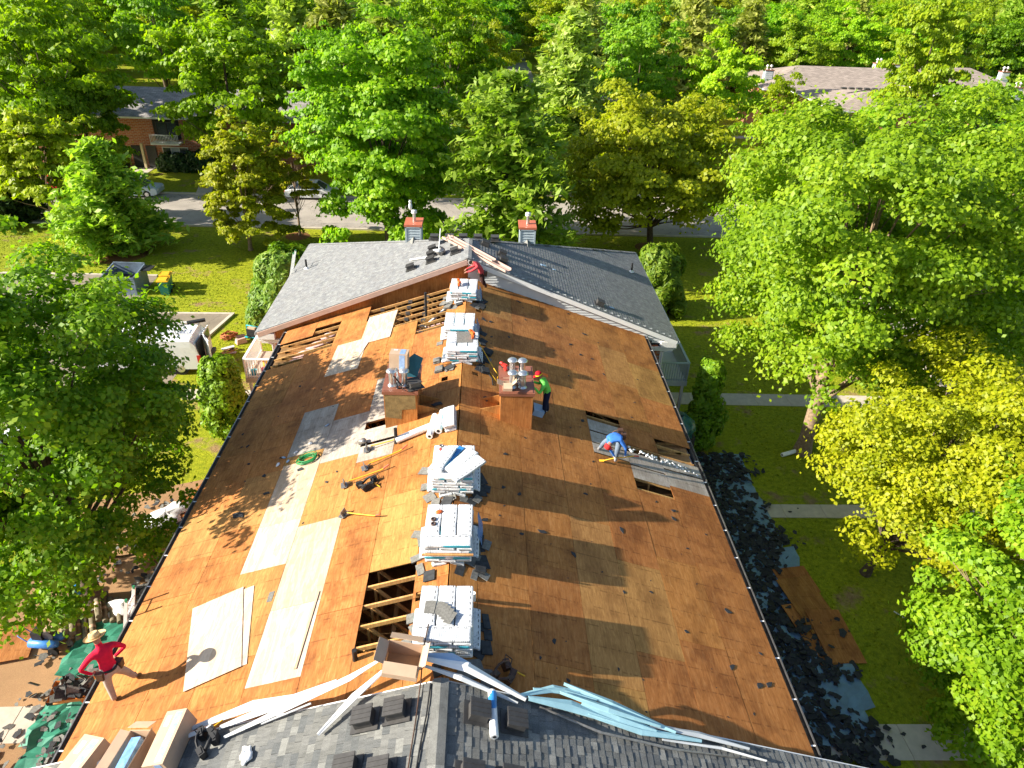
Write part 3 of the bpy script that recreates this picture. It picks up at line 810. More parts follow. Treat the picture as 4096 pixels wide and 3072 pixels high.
# ================================================================ trees
def leaf_mat(name, dark, mid, light, gloss=.42, trans=.45):
    t = NT(name, .5, .28)
    at = t.n('ShaderNodeAttribute', attribute_name='tint')
    c = t.ramp(at.outputs['Fac'], [(0, dark), (.5, mid), (1, light)])
    oi = t.rnd(); hs = t.n('ShaderNodeHueSaturation')
    mr = t.n('ShaderNodeMapRange'); mr.inputs[3].default_value = .485; mr.inputs[4].default_value = .515; t.l(oi, mr.inputs[0]); t.l(mr.outputs[0], hs.inputs['Hue'])
    m2 = t.n('ShaderNodeMath', operation='MULTIPLY', i_1=5.7); t.l(oi, m2.inputs[0]); fr = t.n('ShaderNodeMath', operation='FRACT'); t.l(m2.outputs[0], fr.inputs[0])
    mv = t.n('ShaderNodeMapRange'); mv.inputs[3].default_value = .82; mv.inputs[4].default_value = 1.18; t.l(fr.outputs[0], mv.inputs[0]); t.l(mv.outputs[0], hs.inputs['Value'])
    t.l(c, hs.inputs['Color']); t.col(hs.outputs[0])
    tr = t.n('ShaderNodeBsdfTranslucent')
    br = t.n('ShaderNodeMix', data_type='RGBA', blend_type='MULTIPLY'); br.inputs[0].default_value = 1
    t.l(hs.outputs[0], br.inputs[6]); br.inputs[7].default_value = (1.5, 1.7, .5, 1)
    t.l(br.outputs[2], tr.inputs['Color'])
    mx = t.n('ShaderNodeMixShader'); mx.inputs[0].default_value = trans
    out = t.t.nodes['Material Output']
    t.l(t.b.outputs[0], mx.inputs[1]); t.l(tr.outputs[0], mx.inputs[2]); t.l(mx.outputs[0], out.inputs['Surface'])
    return t.m
LM = {
 'maple': leaf_mat('maple_leaf', (.10, .22, .007), (.195, .36, .010), (.32, .46, .018)),
 'deep': leaf_mat('deep_green_leaf', (.095, .19, .006), (.18, .305, .009), (.30, .40, .014)),
 'yellow': leaf_mat('yellow_green_leaf', (.19, .235, .006), (.30, .325, .008), (.42, .40, .012)),
 'olive': leaf_mat('olive_leaf', (.18, .23, .006), (.28, .33, .008), (.37, .38, .012)),
 'lime': leaf_mat('lime_leaf', (.16, .28, .008), (.26, .40, .010), (.38, .47, .015)),
 'pine': leaf_mat('pine_needles', (.17, .26, .018), (.27, .38, .035), (.38, .45, .06), .6, .4),
 'pineg': leaf_mat('grey_green_needles', (.24, .30, .05), (.34, .40, .08), (.43, .46, .12), .6, .4),
 'spruce': leaf_mat('dark_needles', (.03, .065, .02), (.05, .10, .025), (.075, .13, .04), .5, .2),
 'arbor': leaf_mat('arborvitae_foliage', (.08, .18, .006), (.14, .27, .008), (.22, .34, .012), .6, .3),
 'yew': leaf_mat('yew_foliage', (.08, .18, .012), (.14, .26, .018), (.25, .34, .03), .6, .3),
}
M['bark'] = plain('bark', (.24, .17, .11), .9, .1, var=.35, scale=10, bump=.8)
M['barkd'] = plain('dark_bark', (.10, .075, .055), .9, .1, var=.35, scale=10, bump=.8)
def cards(name, c, nrm, size, tint, mat, asp=1.5, seed=0, fold=.25):
    """rhombic folded leaves, vectorised"""
    r = np.random.default_rng(seed); N = len(c)
    nrm = nrm/np.maximum(np.linalg.norm(nrm, axis=1, keepdims=True), 1e-6)
    a = r.normal(size=(N, 3)); a -= (a*nrm).sum(1, keepdims=True)*nrm; a /= np.maximum(np.linalg.norm(a, axis=1, keepdims=True), 1e-6)
    b = np.cross(nrm, a); sz = (size*r.uniform(.65, 1.35, N))[:, None]
    h = sz*.5
    V = np.stack([c-a*h*asp, c+b*h+nrm*h*fold, c+a*h*asp, c-b*h+nrm*h*fold*r.uniform(-.6, 1.2, N)[:, None]], 1).reshape(-1, 3)
    me = bpy.data.meshes.new(name)
    me.vertices.add(N*4); me.vertices.foreach_set('co', V.ravel().astype(np.float32))
    me.loops.add(N*4); me.polygons.add(N)
    me.loops.foreach_set('vertex_index', np.arange(N*4, dtype=np.int32)); me.polygons.foreach_set('loop_start', np.arange(N, dtype=np.int32)*4)
    me.update()
    at = me.attributes.new('tint', 'FLOAT', 'FACE'); at.data.foreach_set('value', tint.astype(np.float32))
    me.materials.append(mat)
    return me
def usph(r, n):
    v = r.normal(size=(n, 3)); return v/np.linalg.norm(v, axis=1, keepdims=True)
def crown_points(seed, rx, rz, ncl, nleaf, lobes=.22, rc=.17, conic=0.0, down=.85):
    r = np.random.default_rng(seed)
    d = usph(r, ncl*2); keep = (d[:, 2] > -down) ; d = d[keep][:ncl]
    # lumpy envelope
    ph = r.uniform(0, 6.28, 6); fr = r.uniform(1.6, 3.4, 6)
    env = 1+lobes*(np.sin(fr[0]*d[:, 0]*2+ph[0])*.5+np.sin(fr[1]*d[:, 1]*2.3+ph[1])*.5+np.sin(fr[2]*d[:, 2]*2.7+ph[2])*.4+np.sin(fr[3]*(d[:, 0]+d[:, 1])*2+ph[3])*.4)
    u = r.uniform(.25, 1, len(d))**.42
    P = d*(env*u)[:, None]
    if conic: P[:, :2] *= (1-conic*(P[:, 2:3]*.5+.5))*1.35
    P = P*np.array([rx, rx, rz])
    R = rx*rc*r.uniform(.6, 1.45, len(d))
    per = np.maximum(6, (R**2/np.sum(R**2)*nleaf).astype(int))
    idx = np.repeat(np.arange(len(d)), per)
    q = usph(r, len(idx)); q[:, 2] = np.abs(q[:, 2])*.9-.25
    rad = r.uniform(.35, 1.0, len(idx))**.6
    C_ = P[idx]+q*(R[idx]*rad)[:, None]*np.array([1.15, 1.15, .75])
    # sprays that stick out of the outline
    k = r.random(len(idx)) < .07
    C_[k] += (P[idx][k]/np.array([rx, rx, rz]))*R[idx][k][:, None]*r.uniform(.3, .9, k.sum())[:, None]
    out = C_/np.array([rx, rx, rz])
    nrm = q*.8+out*.4+np.array([-.25, -.1, .55])+r.normal(size=q.shape)*.55
    clt = r.uniform(0, 1, len(d))
    tint = np.clip(clt[idx]*.45+r.uniform(0, .6, len(idx))-.02, 0, 1)
    return C_, nrm, tint, P, R
def trunk_mb(P, rx, rz, zc, r0, seed, nl=16, lean=(0, 0), fork=.35):
    rr = random.Random(seed); mb = MB()
    top = Vector((lean[0], lean[1], zc+rz*.35)); base = Vector((0, 0, 0))
    pts = [base, base.lerp(top, .06), base.lerp(top, .3)+Vector((rr.uniform(-.1, .1), rr.uniform(-.1, .1), 0)), base.lerp(top, .6), top]
    mb.tube(pts, [r0*1.35, r0, r0*.85, r0*.55, r0*.15], 9)
    sel = sorted(range(len(P)), key=lambda i: rr.random())[:nl]
    for i in sel:
        q = Vector(P[i])+Vector((0, 0, zc)); t = min(.85, max(fork*.6, (q.z-rz*.5)/max(.1, top.z)*.75*rr.uniform(.7, 1.0)))
        s0 = base.lerp(top, t); mid = s0.lerp(q, .5)+Vector((0, 0, (q-s0).length*rr.uniform(-.02, .12)))
        rb = r0*.42*(1-t*.6)
        mb.tube([s0, s0.lerp(mid, .5)+Vector((0, 0, .1)), mid, q], [rb, rb*.75, rb*.5, rb*.12], 6, cap=False)
        for _ in range(2):
            e = q+Vector((rr.uniform(-1, 1), rr.uniform(-1, 1), rr.uniform(-.2, 1)))*rx*.16
            mb.tube([mid.lerp(q, rr.uniform(.1, .6)), e], [rb*.3, rb*.06], 5, cap=False)
    return mb
def broadleaf(name, label, x, y, zc, rx, rz, kind, seed, ncl=180, nleaf=14000, leaf=.25, r0=.2, tx=None, group=None, bark='bark', lobes=.27, rc=.16, conic=0, nl=16):
    """own crown and trunk; tx = trunk foot if it stands off the crown's centre"""
    bx, by = tx if tx else (x, y)
    t = thing(name, label, 'tree', T(bx, by, 0), group)
    C_, n_, ti, P, R = crown_points(seed, rx, rz, ncl, nleaf, lobes, rc, conic)
    off = np.array([x-bx, y-by, 0.0])
    me = cards('crown', C_+off, n_, leaf, ti, LM[kind], 1.5, seed)
    part('crown', me, None, t, T(0, 0, zc))
    part('trunk', trunk_mb(P+off, rx, rz, zc, r0, seed, nl, lean=(off[0]*.6, off[1]*.6)), M[bark], t)
    return t
def pine_pts(seed, r, h, tiers, nb, tuft, z0=.12, openness=.3, droop=.1, up=.25, pw=.72):
    """whorls of branches with needle plumes; trunk from 0 to h"""
    g = np.random.default_rng(seed); cs = []; ns = []; ti = []; br = []
    for k in range(tiers):
        f = k/(tiers-1); z = h*(z0+(1-z0)*f**.92)
        L_ = r*(1-f)**pw*(.25+.75*min(1, f*6+.35))+.12*r*(1-f)+.05*r
        n = max(3, int(nb*(1-f*.55)))
        for j in range(n):
            if g.random() < openness*.35: continue
            a = g.uniform(0, 2*pi); l = L_*g.uniform(.6, 1.15); d = np.array([cos(a), sin(a), 0])
            tip = np.array([0, 0, z])+d*l+np.array([0, 0, l*(up*f*1.6-droop*(1-f))])
            zz = z+g.uniform(-.02, .02)*h
            br.append((zz, tip))
            m = max(3, int(l/tuft*2.6))
            for i in range(m):
                s = (i+.6)/m
                if s < .22 and f < .8: continue
                p = np.array([0, 0, zz])*(1-s)+tip*s+np.array([0, 0, .08*l*sin(s*pi)])
                w = tuft*(1.3-.5*s)
                k2 = int(13*(1.0-.3*s))
                sp = g.normal(size=(k2, 3))*np.array([.62, .62, .28])*w+d*g.uniform(-.2, .6, (k2, 1))*w
                sp[:, 2] += .12*w
                cs.append(p+sp); dirs = sp*1.2+d*.5*w; nn = g.normal(size=(k2, 3))*.5+np.array([-.2, 0, .8])
                ns.append(nn); ti.append(np.clip(g.uniform(0, .7, k2)+s*.3+g.uniform(-.1, .1), 0, 1))
    return np.concatenate(cs), np.concatenate(ns), np.concatenate(ti), br
def pine(name, label, x, y, h, r, kind, seed, tiers=20, nb=9, tuft=.45, leaf=.22, r0=.16, group=None, **kw):
    t = thing(name, label, 'tree', T(x, y, 0), group)
    c, n, ti, br = pine_pts(seed, r, h, tiers, nb, tuft, **kw)
    part('crown', cards('crown', c, n, leaf, ti, LM[kind], 2.6, seed, .15), None, t)
    mb = MB(); mb.tube([(0, 0, 0), (0, 0, h*.5), (0, 0, h*.98)], [r0, r0*.6, r0*.08], 8)
    for zz, tip in br[::2]: mb.tube([(0, 0, zz), tuple(np.array([0, 0, zz])*.5+tip*.5+np.array([0, 0, .05])), tuple(tip)], [r0*.22, r0*.14, r0*.04], 4, cap=False)
    part('trunk', mb, M['barkd'], t)
    return t

# near and middle trees, each with its own crown
broadleaf('maple_tree', 'big dark green maple left of the roof whose crown hides the parking lot', -13.6, 18.4, 6.5, 4.3, 5.4, 'deep', 101, 330, 100000, .115, .27, (-13.1, 17.3), bark='barkd', rc=.155, nl=34)
broadleaf('maple_tree', 'largest bright green maple right of the far wing with pale sunlit bark below', 15.7, 27.0, 10.0, 6.3, 5.3, 'maple', 102, 420, 135000, .12, .33, (14.9, 26.3), rc=.14, nl=40)
broadleaf('elm_tree', 'round yellow-green tree beside the debris-covered right lawn', 16.1, 18.4, 5.2, 3.9, 3.7, 'yellow', 103, 300, 75000, .10, .16, (14.4, 18.7), bark='barkd', rc=.15, nl=26)
broadleaf('maple_tree', 'light green maple reaching in from the lower right corner', 15.3, 12.2, 4.2, 3.1, 4.0, 'maple', 104, 230, 62000, .11, .2, (16.2, 11.0), rc=.16, nl=22)
broadleaf('maple_tree', 'dark leafy maple at the right edge behind the big maple', 26.0, 30.5, 5.2, 3.4, 4.2, 'deep', 105, 150, 18000, .2, .22)
broadleaf('maple_tree', 'sunlit maple filling the right edge above the side street', 25.6, 34.5, 8.4, 4.4, 4.4, 'maple', 106, 220, 26000, .21, .25)
broadleaf('maple_tree', 'bright maple whose top shows between the big maple and the far brick house', 24.2, 42.5, 7.4, 4.8, 3.7, 'lime', 107, 220, 24000, .23, .25)
broadleaf('maple_tree', 'spreading yellow-green maple with forked limbs on the near verge right of centre', 11.7, 53.0, 6.3, 6.0, 4.6, 'yellow', 108, 300, 48000, .20, .26, (13.0, 53.1), bark='barkd', nl=30, rc=.15)
broadleaf('maple_tree', 'tall dark green maple left of centre between the far wing and the road', -7.1, 50.8, 7.9, 5.1, 6.9, 'maple', 109, 380, 60000, .21, .28, bark='barkd', nl=30, rc=.16)
broadleaf('pear_tree', 'egg-shaped olive green tree on the verge left of the tall maple', -17.3, 50.7, 4.5, 2.6, 4.5, 'olive', 110, 200, 30000, .17, .15, (-17.3, 50.7), conic=.35)
broadleaf('young_tree', 'small slim tree with a bare trunk in a mulch ring', -14.4, 53.9, 5.4, 1.7, 2.8, 'yellow', 111, 100, 13000, .16, .09, conic=.25)
broadleaf('linden_tree', 'olive-toned tree by the red car at the left edge', -33.4, 55.0, 5.1, 3.2, 3.9, 'olive', 112, 170, 18000, .24, .17, (-33.2, 54.4))
pine('white_pine', 'feathery white pine at the roof centre directly behind the two far chimneys', 1.35, 46.5, 12.9, 4.3, 'pine', 121, 26, 9, .62, .24, openness=.5, pw=.5, up=.5)
pine('white_pine', 'bushy young pine with an upright leader on the sunny left verge', -26.4, 49.7, 7.6, 3.7, 'pine', 122, 20, 11, .55, .23, z0=.06)
pine('spruce_tree', 'dark spruce cut by the left edge above the road', -37.2, 55.6, 5.2, 2.4, 'spruce', 123, 16, 10, .4, .22, z0=.05)
pine('white_pine', 'grey-green pine standing right of the gap with the far street', 7.8, 71.0, 15.0, 4.3, 'pineg', 124, 26, 10, .7, .32)
# mulch rings
for (x, y, r) in ((-14.6, 53.9, .95), (-26.4, 49.7, 2.3), (13.0, 53.1, 1.2), (1.35, 46.5, 2.0)):
    mb = MB(); mb.lathe([(r, .004), (r*.6, .05), (0.001, .06)], (x, y, 0), 18); struct('mulch_bed', mb, M['mulch'])

# shared crowns for the wood behind the road
def proto_b(seed, kind): 
    C_, n_, ti, P, R = crown_points(seed, 5.0, 5.0, 170, 20000, .28, .16)
    return cards('crown', C_, n_, .25, ti, LM[kind], 1.4, seed), trunk_mb(P, 5, 5, 7.5, .24, seed, 10).mesh('trunk', M['barkd'])
PB = {k: [proto_b(200+i*7+j, k) for j in range(2)] for i, k in enumerate(('maple', 'lime', 'deep'))}
PB['olive'] = [proto_b(260, 'olive')]; PB['yellow'] = [proto_b(270, 'yellow')]
def proto_p(seed, kind):
    c, n, ti, br = pine_pts(seed, 4.2, 15.0, 26, 10, .75)
    mb = MB(); mb.tube([(0, 0, 0), (0, 0, 8), (0, 0, 14.8)], [.2, .12, .02], 6)
    return cards('crown', c, n, .34, ti, LM[kind], 2.6, seed, .15), mb.mesh('trunk', M['barkd'])
PP = {'pineg': [proto_p(300, 'pineg'), proto_p(301, 'pineg')], 'pine': [proto_p(303, 'pine')], 'spruce': [proto_p(305, 'spruce')]}
tr_rnd = random.Random(5)
def wood(x, y, zc, rx, rz, kind, label):
    """a tree of the wood; zc crown centre, or for pines the top = zc+rz"""
    if kind in PB:
        cm, tm = tr_rnd.choice(PB[kind])
        t = thing('maple_tree', label, 'tree', T(x, y, 0), 'broadleaf trees beyond the road')
        link('crown', cm, t, T(0, 0, zc, tr_rnd.uniform(0, 6.28)) @ Matrix.Diagonal((rx/5*.88, rx/5*.88, rz/5*1.06, 1)))
        link('trunk', tm, t, Matrix.Diagonal((rx/5, rx/5, zc/7.5, 1)))
    else:
        cm, tm = tr_rnd.choice(PP[kind]); h = zc+rz
        t = thing('pine_tree', label, 'tree', T(x, y, 0), 'pines beyond the road')
        Mx = T(0, 0, 0, tr_rnd.uniform(0, 6.28)) @ Matrix.Diagonal((rx/4.2, rx/4.2, h/15.0, 1))
        link('crown', cm, t, Mx); link('trunk', tm, t, Mx)
WOOD = [
 (-37.5, 66, 9.0, 6.2, 6.2, 'lime', 'huge lime-green maple in front of the left brick house, top left'),
 (-22.6, 67.0, 8.6, 6.1, 5.6, 'lime', 'wide sunlit maple just right of the left brick house'),
 (-3.5, 74, 10.8, 4.9, 4.8, 'maple', 'green maple rising behind the tall dark maple left of centre'),
 (15.1, 76, 9.8, 4.4, 4.2, 'maple', 'maple above the spreading yellow-green maple right of centre'),
 (22.8, 74, 8.9, 4.0, 4.2, 'lime', 'maple with a visible bare trunk left of the far hipped brick house'),
 (32.2, 82, 5.4, 3.0, 3.5, 'olive', 'small rounded tree before the left corner of the hipped brick house'),
 (32.6, 70, 4.4, 2.9, 3.4, 'pineg', 'pale feathery pine in front of the hipped house roof'),
 (10.2, 88, 10.5, 4.8, 5.0, 'pineg', 'broad pine right of the street gap near the top centre'),
 (48.4, 84, 11.2, 4.9, 6.0, 'lime', 'tall maple overlapping the right half of the hipped house'),
 (40.5, 60, 7.6, 4.6, 4.2, 'maple', 'maple crown below the wing of the hipped house at the right'),
 (34.0, 50, 6.4, 4.8, 3.8, 'maple', 'maple crown between the side street and the hipped house'),
 (46, 64, 6.6, 4.6, 4.2, 'deep', 'shaded maple at the right edge below the second brown roof'),
 (-34.9, 65.4, 5.4, 4.0, 4.4, 'deep', 'shaded maple hiding the left part of the brick house front'),
 (56, 74, 5.6, 4.4, 3.6, 'maple', 'maple at the right edge below the second brown roof'),
 (-27.5, 84, 9.5, 4.5, 6.0, 'pine', 'dark layered pine behind the left house roof'),
 (-22, 90, 10.2, 4.4, 5.6, 'pineg', 'pale pine left of the small distant roof at the top'),
 (-17, 88, 10.0, 4.2, 6.0, 'pineg', 'pale pine over the wide sunlit maple'),
 (-11, 84, 9.5, 4.2, 5.6, 'pineg', 'pale pine left of the green maple at the top centre'),
 (-1.5, 92, 8.2, 4.8, 4.6, 'olive', 'olive-gold tree left of the street gap at the top centre'),
 (-43, 74, 9.0, 5.2, 5.0, 'deep', 'dark maple at the left edge beside the brick house'),
 (-48, 88, 10.0, 5.2, 5.4, 'lime', 'bright maple in the top left corner'),
 (-38, 92, 10.2, 5.0, 5.2, 'maple', 'maple over the ridge of the left brick house'),
 (24, 92, 10.4, 4.3, 5.6, 'pineg', 'pointed pale pine left of the hipped house chimney'),
 (30, 112, 8.4, 4.8, 6.0, 'pineg', 'broad pine directly behind the hipped house chimney'),
 (38, 114, 8.8, 4.2, 5.6, 'pineg', 'pale pine behind the middle of the hipped roof'),
 (45, 112, 7.8, 5.0, 4.8, 'lime', 'round lime maple behind the hipped roof'),
 (54, 116, 8.8, 5.4, 5.2, 'lime', 'yellowish maple behind the right end of the hipped roof'),
 (64, 114, 8.6, 5.2, 5.0, 'maple', 'maple behind the second brown roof at the right'),
 (76, 116, 8.8, 5.4, 5.4, 'deep', 'shaded maple at the right edge behind the second brown roof'),
 (75, 100, 7.0, 4.4, 4.0, 'pine', 'pine at the end of the second brown roof'),
 (18, 100, 9.2, 4.8, 5.0, 'maple', 'maple between two pale pines right of the street gap'),
 (-8, 104, 9.8, 5.2, 5.4, 'lime', 'lime maple above the olive-gold tree'),
 (-44, 106, 9.8, 5.4, 5.2, 'maple', 'maple behind the top left corner maple'),
 (-33, 110, 9.6, 5.2, 5.2, 'lime', 'lime maple just left of the small distant roof'),
 (-14.0, 76, 8.8, 4.4, 5.0, 'deep', 'shaded maple between the wide sunlit maple and the pale pines'),
 (-12, 66.5, 5.5, 3.6, 4.0, 'deep', 'shaded tree across the road behind the olive verge tree'),
 (-1.5, 69, 4.6, 3.2, 3.4, 'deep', 'dark low tree across the road left of the white pine'),
 (6.2, 67.5, 4.2, 3.0, 3.2, 'pine', 'dark low pine across the road right of the white pine'),
 (19, 67, 5.2, 3.4, 3.6, 'olive', 'olive tree across the road behind the forked maple'),
 (30.5, 61, 5.0, 3.4, 3.4, 'maple', 'low maple across the side street right of the forked maple'),
 (-29, 78.5, 4.0, 2.6, 3.0, 'spruce', 'dark evergreen at the back of the left house'),
]
for w in WOOD: wood(*w)
# the far wood that reads as one mass: instances on points
def far_wood():
    g = random.Random(21); pts = []; rot = []; sc = []
    for row in range(13):
        y = 120+row*11
        n = int((y*1.62+50)/8.2)
        for i in range(n):
            x = -y*.78+(i+g.uniform(-.35, .35))*8.2
            yy = y+g.uniform(-4, 4)
            if abs(x-6) < 5 and yy < 165: continue
            if 118 < yy < 134 and -42 < x < -26: continue
            if yy < 126 and x > 30: continue
            pts.append((x, yy, g.uniform(-1.0, 1.2))); sc.append(g.uniform(.8, 1.15))
    return pts, sc
pts, sc = far_wood()
kinds = [('maple', 0), ('lime', 0), ('deep', 0), ('lime', 1), ('pineg', 0), ('olive', 0)]
protos = {}
src = {}
for o in bpy.data.objects:
    if o.name.startswith('crown') and o.data and o.data.users > 1: src.setdefault(o.data.name, o)
def gn_wood(name, ptl, meshname, zoff):
    me = bpy.data.meshes.new(name); me.from_pydata([(p[0], p[1], p[2]+zoff) for p, s in ptl], [], [])
    a = me.attributes.new('s', 'FLOAT', 'POINT'); a.data.foreach_set('value', [s for p, s in ptl])
    b = me.attributes.new('r', 'FLOAT_VECTOR', 'POINT'); b.data.foreach_set('vector', np.array([(0, 0, (i*2.4) % 6.28) for i in range(len(ptl))]).ravel())
    return me
groups = {}
g = random.Random(8)
avail = [(k, i) for k in ('maple', 'lime', 'deep', 'olive') for i in range(len(PB[k]))]+[('pineg', 0), ('pine', 0)]
for p, s in zip(pts, sc): groups.setdefault(g.choice(avail), []).append((p, s))
allv = [p for p, s in zip(pts, sc)]
wme = bpy.data.meshes.new('distant_wood'); wme.from_pydata(allv, [], [])
wa = wme.attributes.new('s', 'FLOAT', 'POINT'); wa.data.foreach_set('value', sc)
names = avail
ids = [g.randrange(len(names)) for _ in allv]
for i, p in enumerate(allv):
    if names[ids[i]][0] not in PP: wme.vertices[i].co.z += 8.5
wi = wme.attributes.new('k', 'INT', 'POINT'); wi.data.foreach_set('value', ids)
wr = wme.attributes.new('r', 'FLOAT_VECTOR', 'POINT'); wr.data.foreach_set('vector', np.array([(0, 0, g.uniform(0, 6.28)) for _ in allv]).ravel())
wo_ = link('distant_wood', wme); wo_['kind'] = 'stuff'; wo_['label'] = 'mixed green wood fading into the distance at the top of the view'; wo_['category'] = 'wood'
ng = bpy.data.node_groups.new('wood_instances', 'GeometryNodeTree')
ng.interface.new_socket('Geometry', in_out='INPUT', socket_type='NodeSocketGeometry')
ng.interface.new_socket('Geometry', in_out='OUTPUT', socket_type='NodeSocketGeometry')
gi, go = ng.nodes.new('NodeGroupInput'), ng.nodes.new('NodeGroupOutput')
jn = ng.nodes.new('GeometryNodeJoinGeometry')
def named(n, t):
    a = ng.nodes.new('GeometryNodeInputNamedAttribute'); a.data_type = t; a.inputs[0].default_value = n
    return [o for o in a.outputs if o.enabled and o.name == 'Attribute'][0]
for i, (k, j) in enumerate(names):
    me = (PB[k][j][0] if k in PB else PP[k][j][0])
    ob = next((o for o in bpy.data.objects if o.type == 'MESH' and o.data == me), None)
    if ob is None: continue
    oi = ng.nodes.new('GeometryNodeObjectInfo'); oi.inputs[0].default_value = ob; oi.transform_space = 'ORIGINAL'; oi.inputs['As Instance'].default_value = True
    ip = ng.nodes.new('GeometryNodeInstanceOnPoints'); cmp_ = ng.nodes.new('FunctionNodeCompare'); cmp_.data_type = 'INT'; cmp_.operation = 'EQUAL'
    ng.links.new(named('k', 'INT'), [s for s in cmp_.inputs if s.enabled][0]); [s for s in cmp_.inputs if s.enabled][1].default_value = i
    ng.links.new(gi.outputs[0], ip.inputs['Points']); ng.links.new(cmp_.outputs[0], ip.inputs['Selection']); ng.links.new(oi.outputs['Geometry'], ip.inputs['Instance'])
    ng.links.new(named('r', 'FLOAT_VECTOR'), ip.inputs['Rotation']); ng.links.new(named('s', 'FLOAT'), ip.inputs['Scale'])
    ng.links.new(ip.outputs[0], jn.inputs[0])
ng.links.new(jn.outputs[0], go.inputs[0])
wo_.modifiers.new('wood', 'NODES').node_group = ng

# columnar arborvitae, yews and hedges
def shrub(name, label, x, y, rx, ry, h, kind, seed, n, leaf, asp=1.6, taper=.5, cat='shrub', lobes=.18, rz=0):
    r = np.random.default_rng(seed); t = thing(name, label, cat, T(x, y, 0, rz))
    ncl = 130; a = r.uniform(0, 2*pi, ncl); z = r.uniform(.04, 1, ncl)**.8
    rad = (1-taper*z**2.2)*(1+lobes*np.sin(a*3+z*7+seed))*r.uniform(.55, 1, ncl)
    P = np.stack([np.cos(a)*rad*rx, np.sin(a)*rad*ry, z*h], 1); idx = r.integers(0, ncl, n)
    q = usph(r, n); R = min(rx, ry)*.33
    c = P[idx]+q*R*np.array([1, 1, 1.5]); c[:, 2] = np.clip(c[:, 2], .03, None)
    nr = q+np.stack([np.cos(a)[idx], np.sin(a)[idx], np.full(n, .5)], 1)*.6+r.normal(size=(n, 3))*.4
    part('foliage', cards('foliage', c, nr, leaf, r.uniform(0, 1, n)*.7+r.uniform(0, .3, ncl)[idx], LM[kind], asp, seed), None, t)
    mb = MB(); mb.tube([(0, 0, 0), (0, 0, h*.8)], [.09, .03], 6); part('stem', mb, M['barkd'], t)
    return t
shrub('arborvitae', 'sunlit column-shaped evergreen beside the white van and left balcony', -11.5, 27.2, 1.0, .9, 3.7, 'arbor', 401, 16000, .11, 1.6, .55)
shrub('arborvitae', 'shaded column-shaped evergreen with a sunlit tip by the right balcony', 10.15, 26.9, .78, .8, 4.2, 'arbor', 402, 13000, .11, 1.6, .6)
shrub('yew_bush', 'large bushy yew against the left side of the far wing', -11.5, 39.6, 1.9, 2.5, 3.5, 'yew', 403, 34000, .13, 3.6, .35)
shrub('yew_bush', 'bright-tipped square yew against the right side of the far wing', 10.9, 41.2, 1.4, 1.3, 3.9, 'yew', 404, 22000, .13, 3.6, .2)
for i, (x, y, w, h) in enumerate([(-30.6, 72.0, 1.6, 1.3), (-27.6, 71.8, 1.8, 1.6), (-37.0, 72.3, 1.5, 1.3)]):
    shrub('hedge_bush', ['clipped dark bush under the ground-floor window of the left house', 'dark rounded bush right of the left house window', 'dark bush left of the left house entrance'][i], x, y, w, .9, h, 'spruce', 410+i, 3500, .2, 1.4, .2)
# ================================================================ other houses
def shingle_roof_mat(name, c):
    t = NT(name, .92, .15)
    b = t.n('ShaderNodeTexBrick'); b.inputs['Scale'].default_value = 1.0
    b.inputs['Brick Width'].default_value = .55; b.inputs['Row Height'].default_value = .22; b.inputs['Mortar Size'].default_value = .02; b.inputs['Bias'].default_value = -.1
    b.inputs['Color1'].default_value = (*[x*.8 for x in c], 1); b.inputs['Color2'].default_value = (*[x*1.2 for x in c], 1); b.inputs['Mortar'].default_value = (*[x*.55 for x in c], 1)
    t.l(t.coord('Object'), b.inputs['Vector'])
    t.col(t.mix(b.outputs['Color'], t.ramp(t.noise(t.coord('Object'), 1.2, 5), [(.3, .85), (.7, 1.12)]), 1.0, 'MULTIPLY'))
    return t.m
M['roofbrown'] = shingle_roof_mat('brown_grey_shingles', (.34, .28, .24))
M['roofgrey'] = shingle_roof_mat('grey_shingles', (.30, .28, .27))
def house(name, label, blocks, roofm, cat='house'):
    t = thing(name, label, cat, T(0, 0, 0)); 
    for (x0, x1, y0, y1, ze, zr, kind) in blocks:
        w = part('wall', MB().box(((x0+x1)/2, (y0+y1)/2, ze/2-.1), (x1-x0-.9, y1-y0-.9, ze-.2)), M['brickwall'], t)
        ym = (y0+y1)/2; hl = (y1-y0)/2
        a = x0+(hl*.95 if 'L' in kind else 0); b = x1-(hl*.95 if 'R' in kind else 0)
        P = [(x0, y0, ze), (x1, y0, ze), (x1, y1, ze), (x0, y1, ze), (a, ym, zr), (b, ym, zr)]
        for q in ((0, 1, 5, 4), (2, 3, 4, 5), (0, 4, 3), (1, 2, 5)):
            mb = MB(); up = [Vector(P[i]) for i in q]; dn = [p-Vector((0, 0, .06)) for p in up]; n = len(up)
            mb.add(up+dn, [tuple(range(n)), tuple(range(n, 2*n))[::-1]]+[(i, n+i, n+(i+1) % n, (i+1) % n) for i in range(n)])
            part('roof', mb, roofm, t)
        mb = MB(); mb.box((((x0+x1)/2), y0-.03, ze-.12), (x1-x0, .08, .16)); mb.box((x0-.03, (y0+y1)/2, ze-.12), (.08, y1-y0, .16)); mb.box((x1+.03, (y0+y1)/2, ze-.12), (.08, y1-y0, .16))
        part('fascia', mb, M['white'], t)
    return t
def window(par, x, y, z, w, h, frame, panes=2, blind=False):
    f = MB()
    for a, b, c, d in ((0, h/2, w+.1, .07), (0, -h/2, w+.1, .07)): f.box((a, 0, b), (c, .08, d))
    for k in range(panes+1): f.box((-w/2+k*w/panes, 0, 0), (.06, .08, h))
    fo = part('window', f, frame, par, T(x, y, z))
    for k in range(panes):
        part('pane', MB().box((-w/2+(k+.5)*w/panes, .02, 0), (w/panes-.06, .02, h-.07)), blind if (blind and k == panes//2) else M['glass'], fo)
    return fo
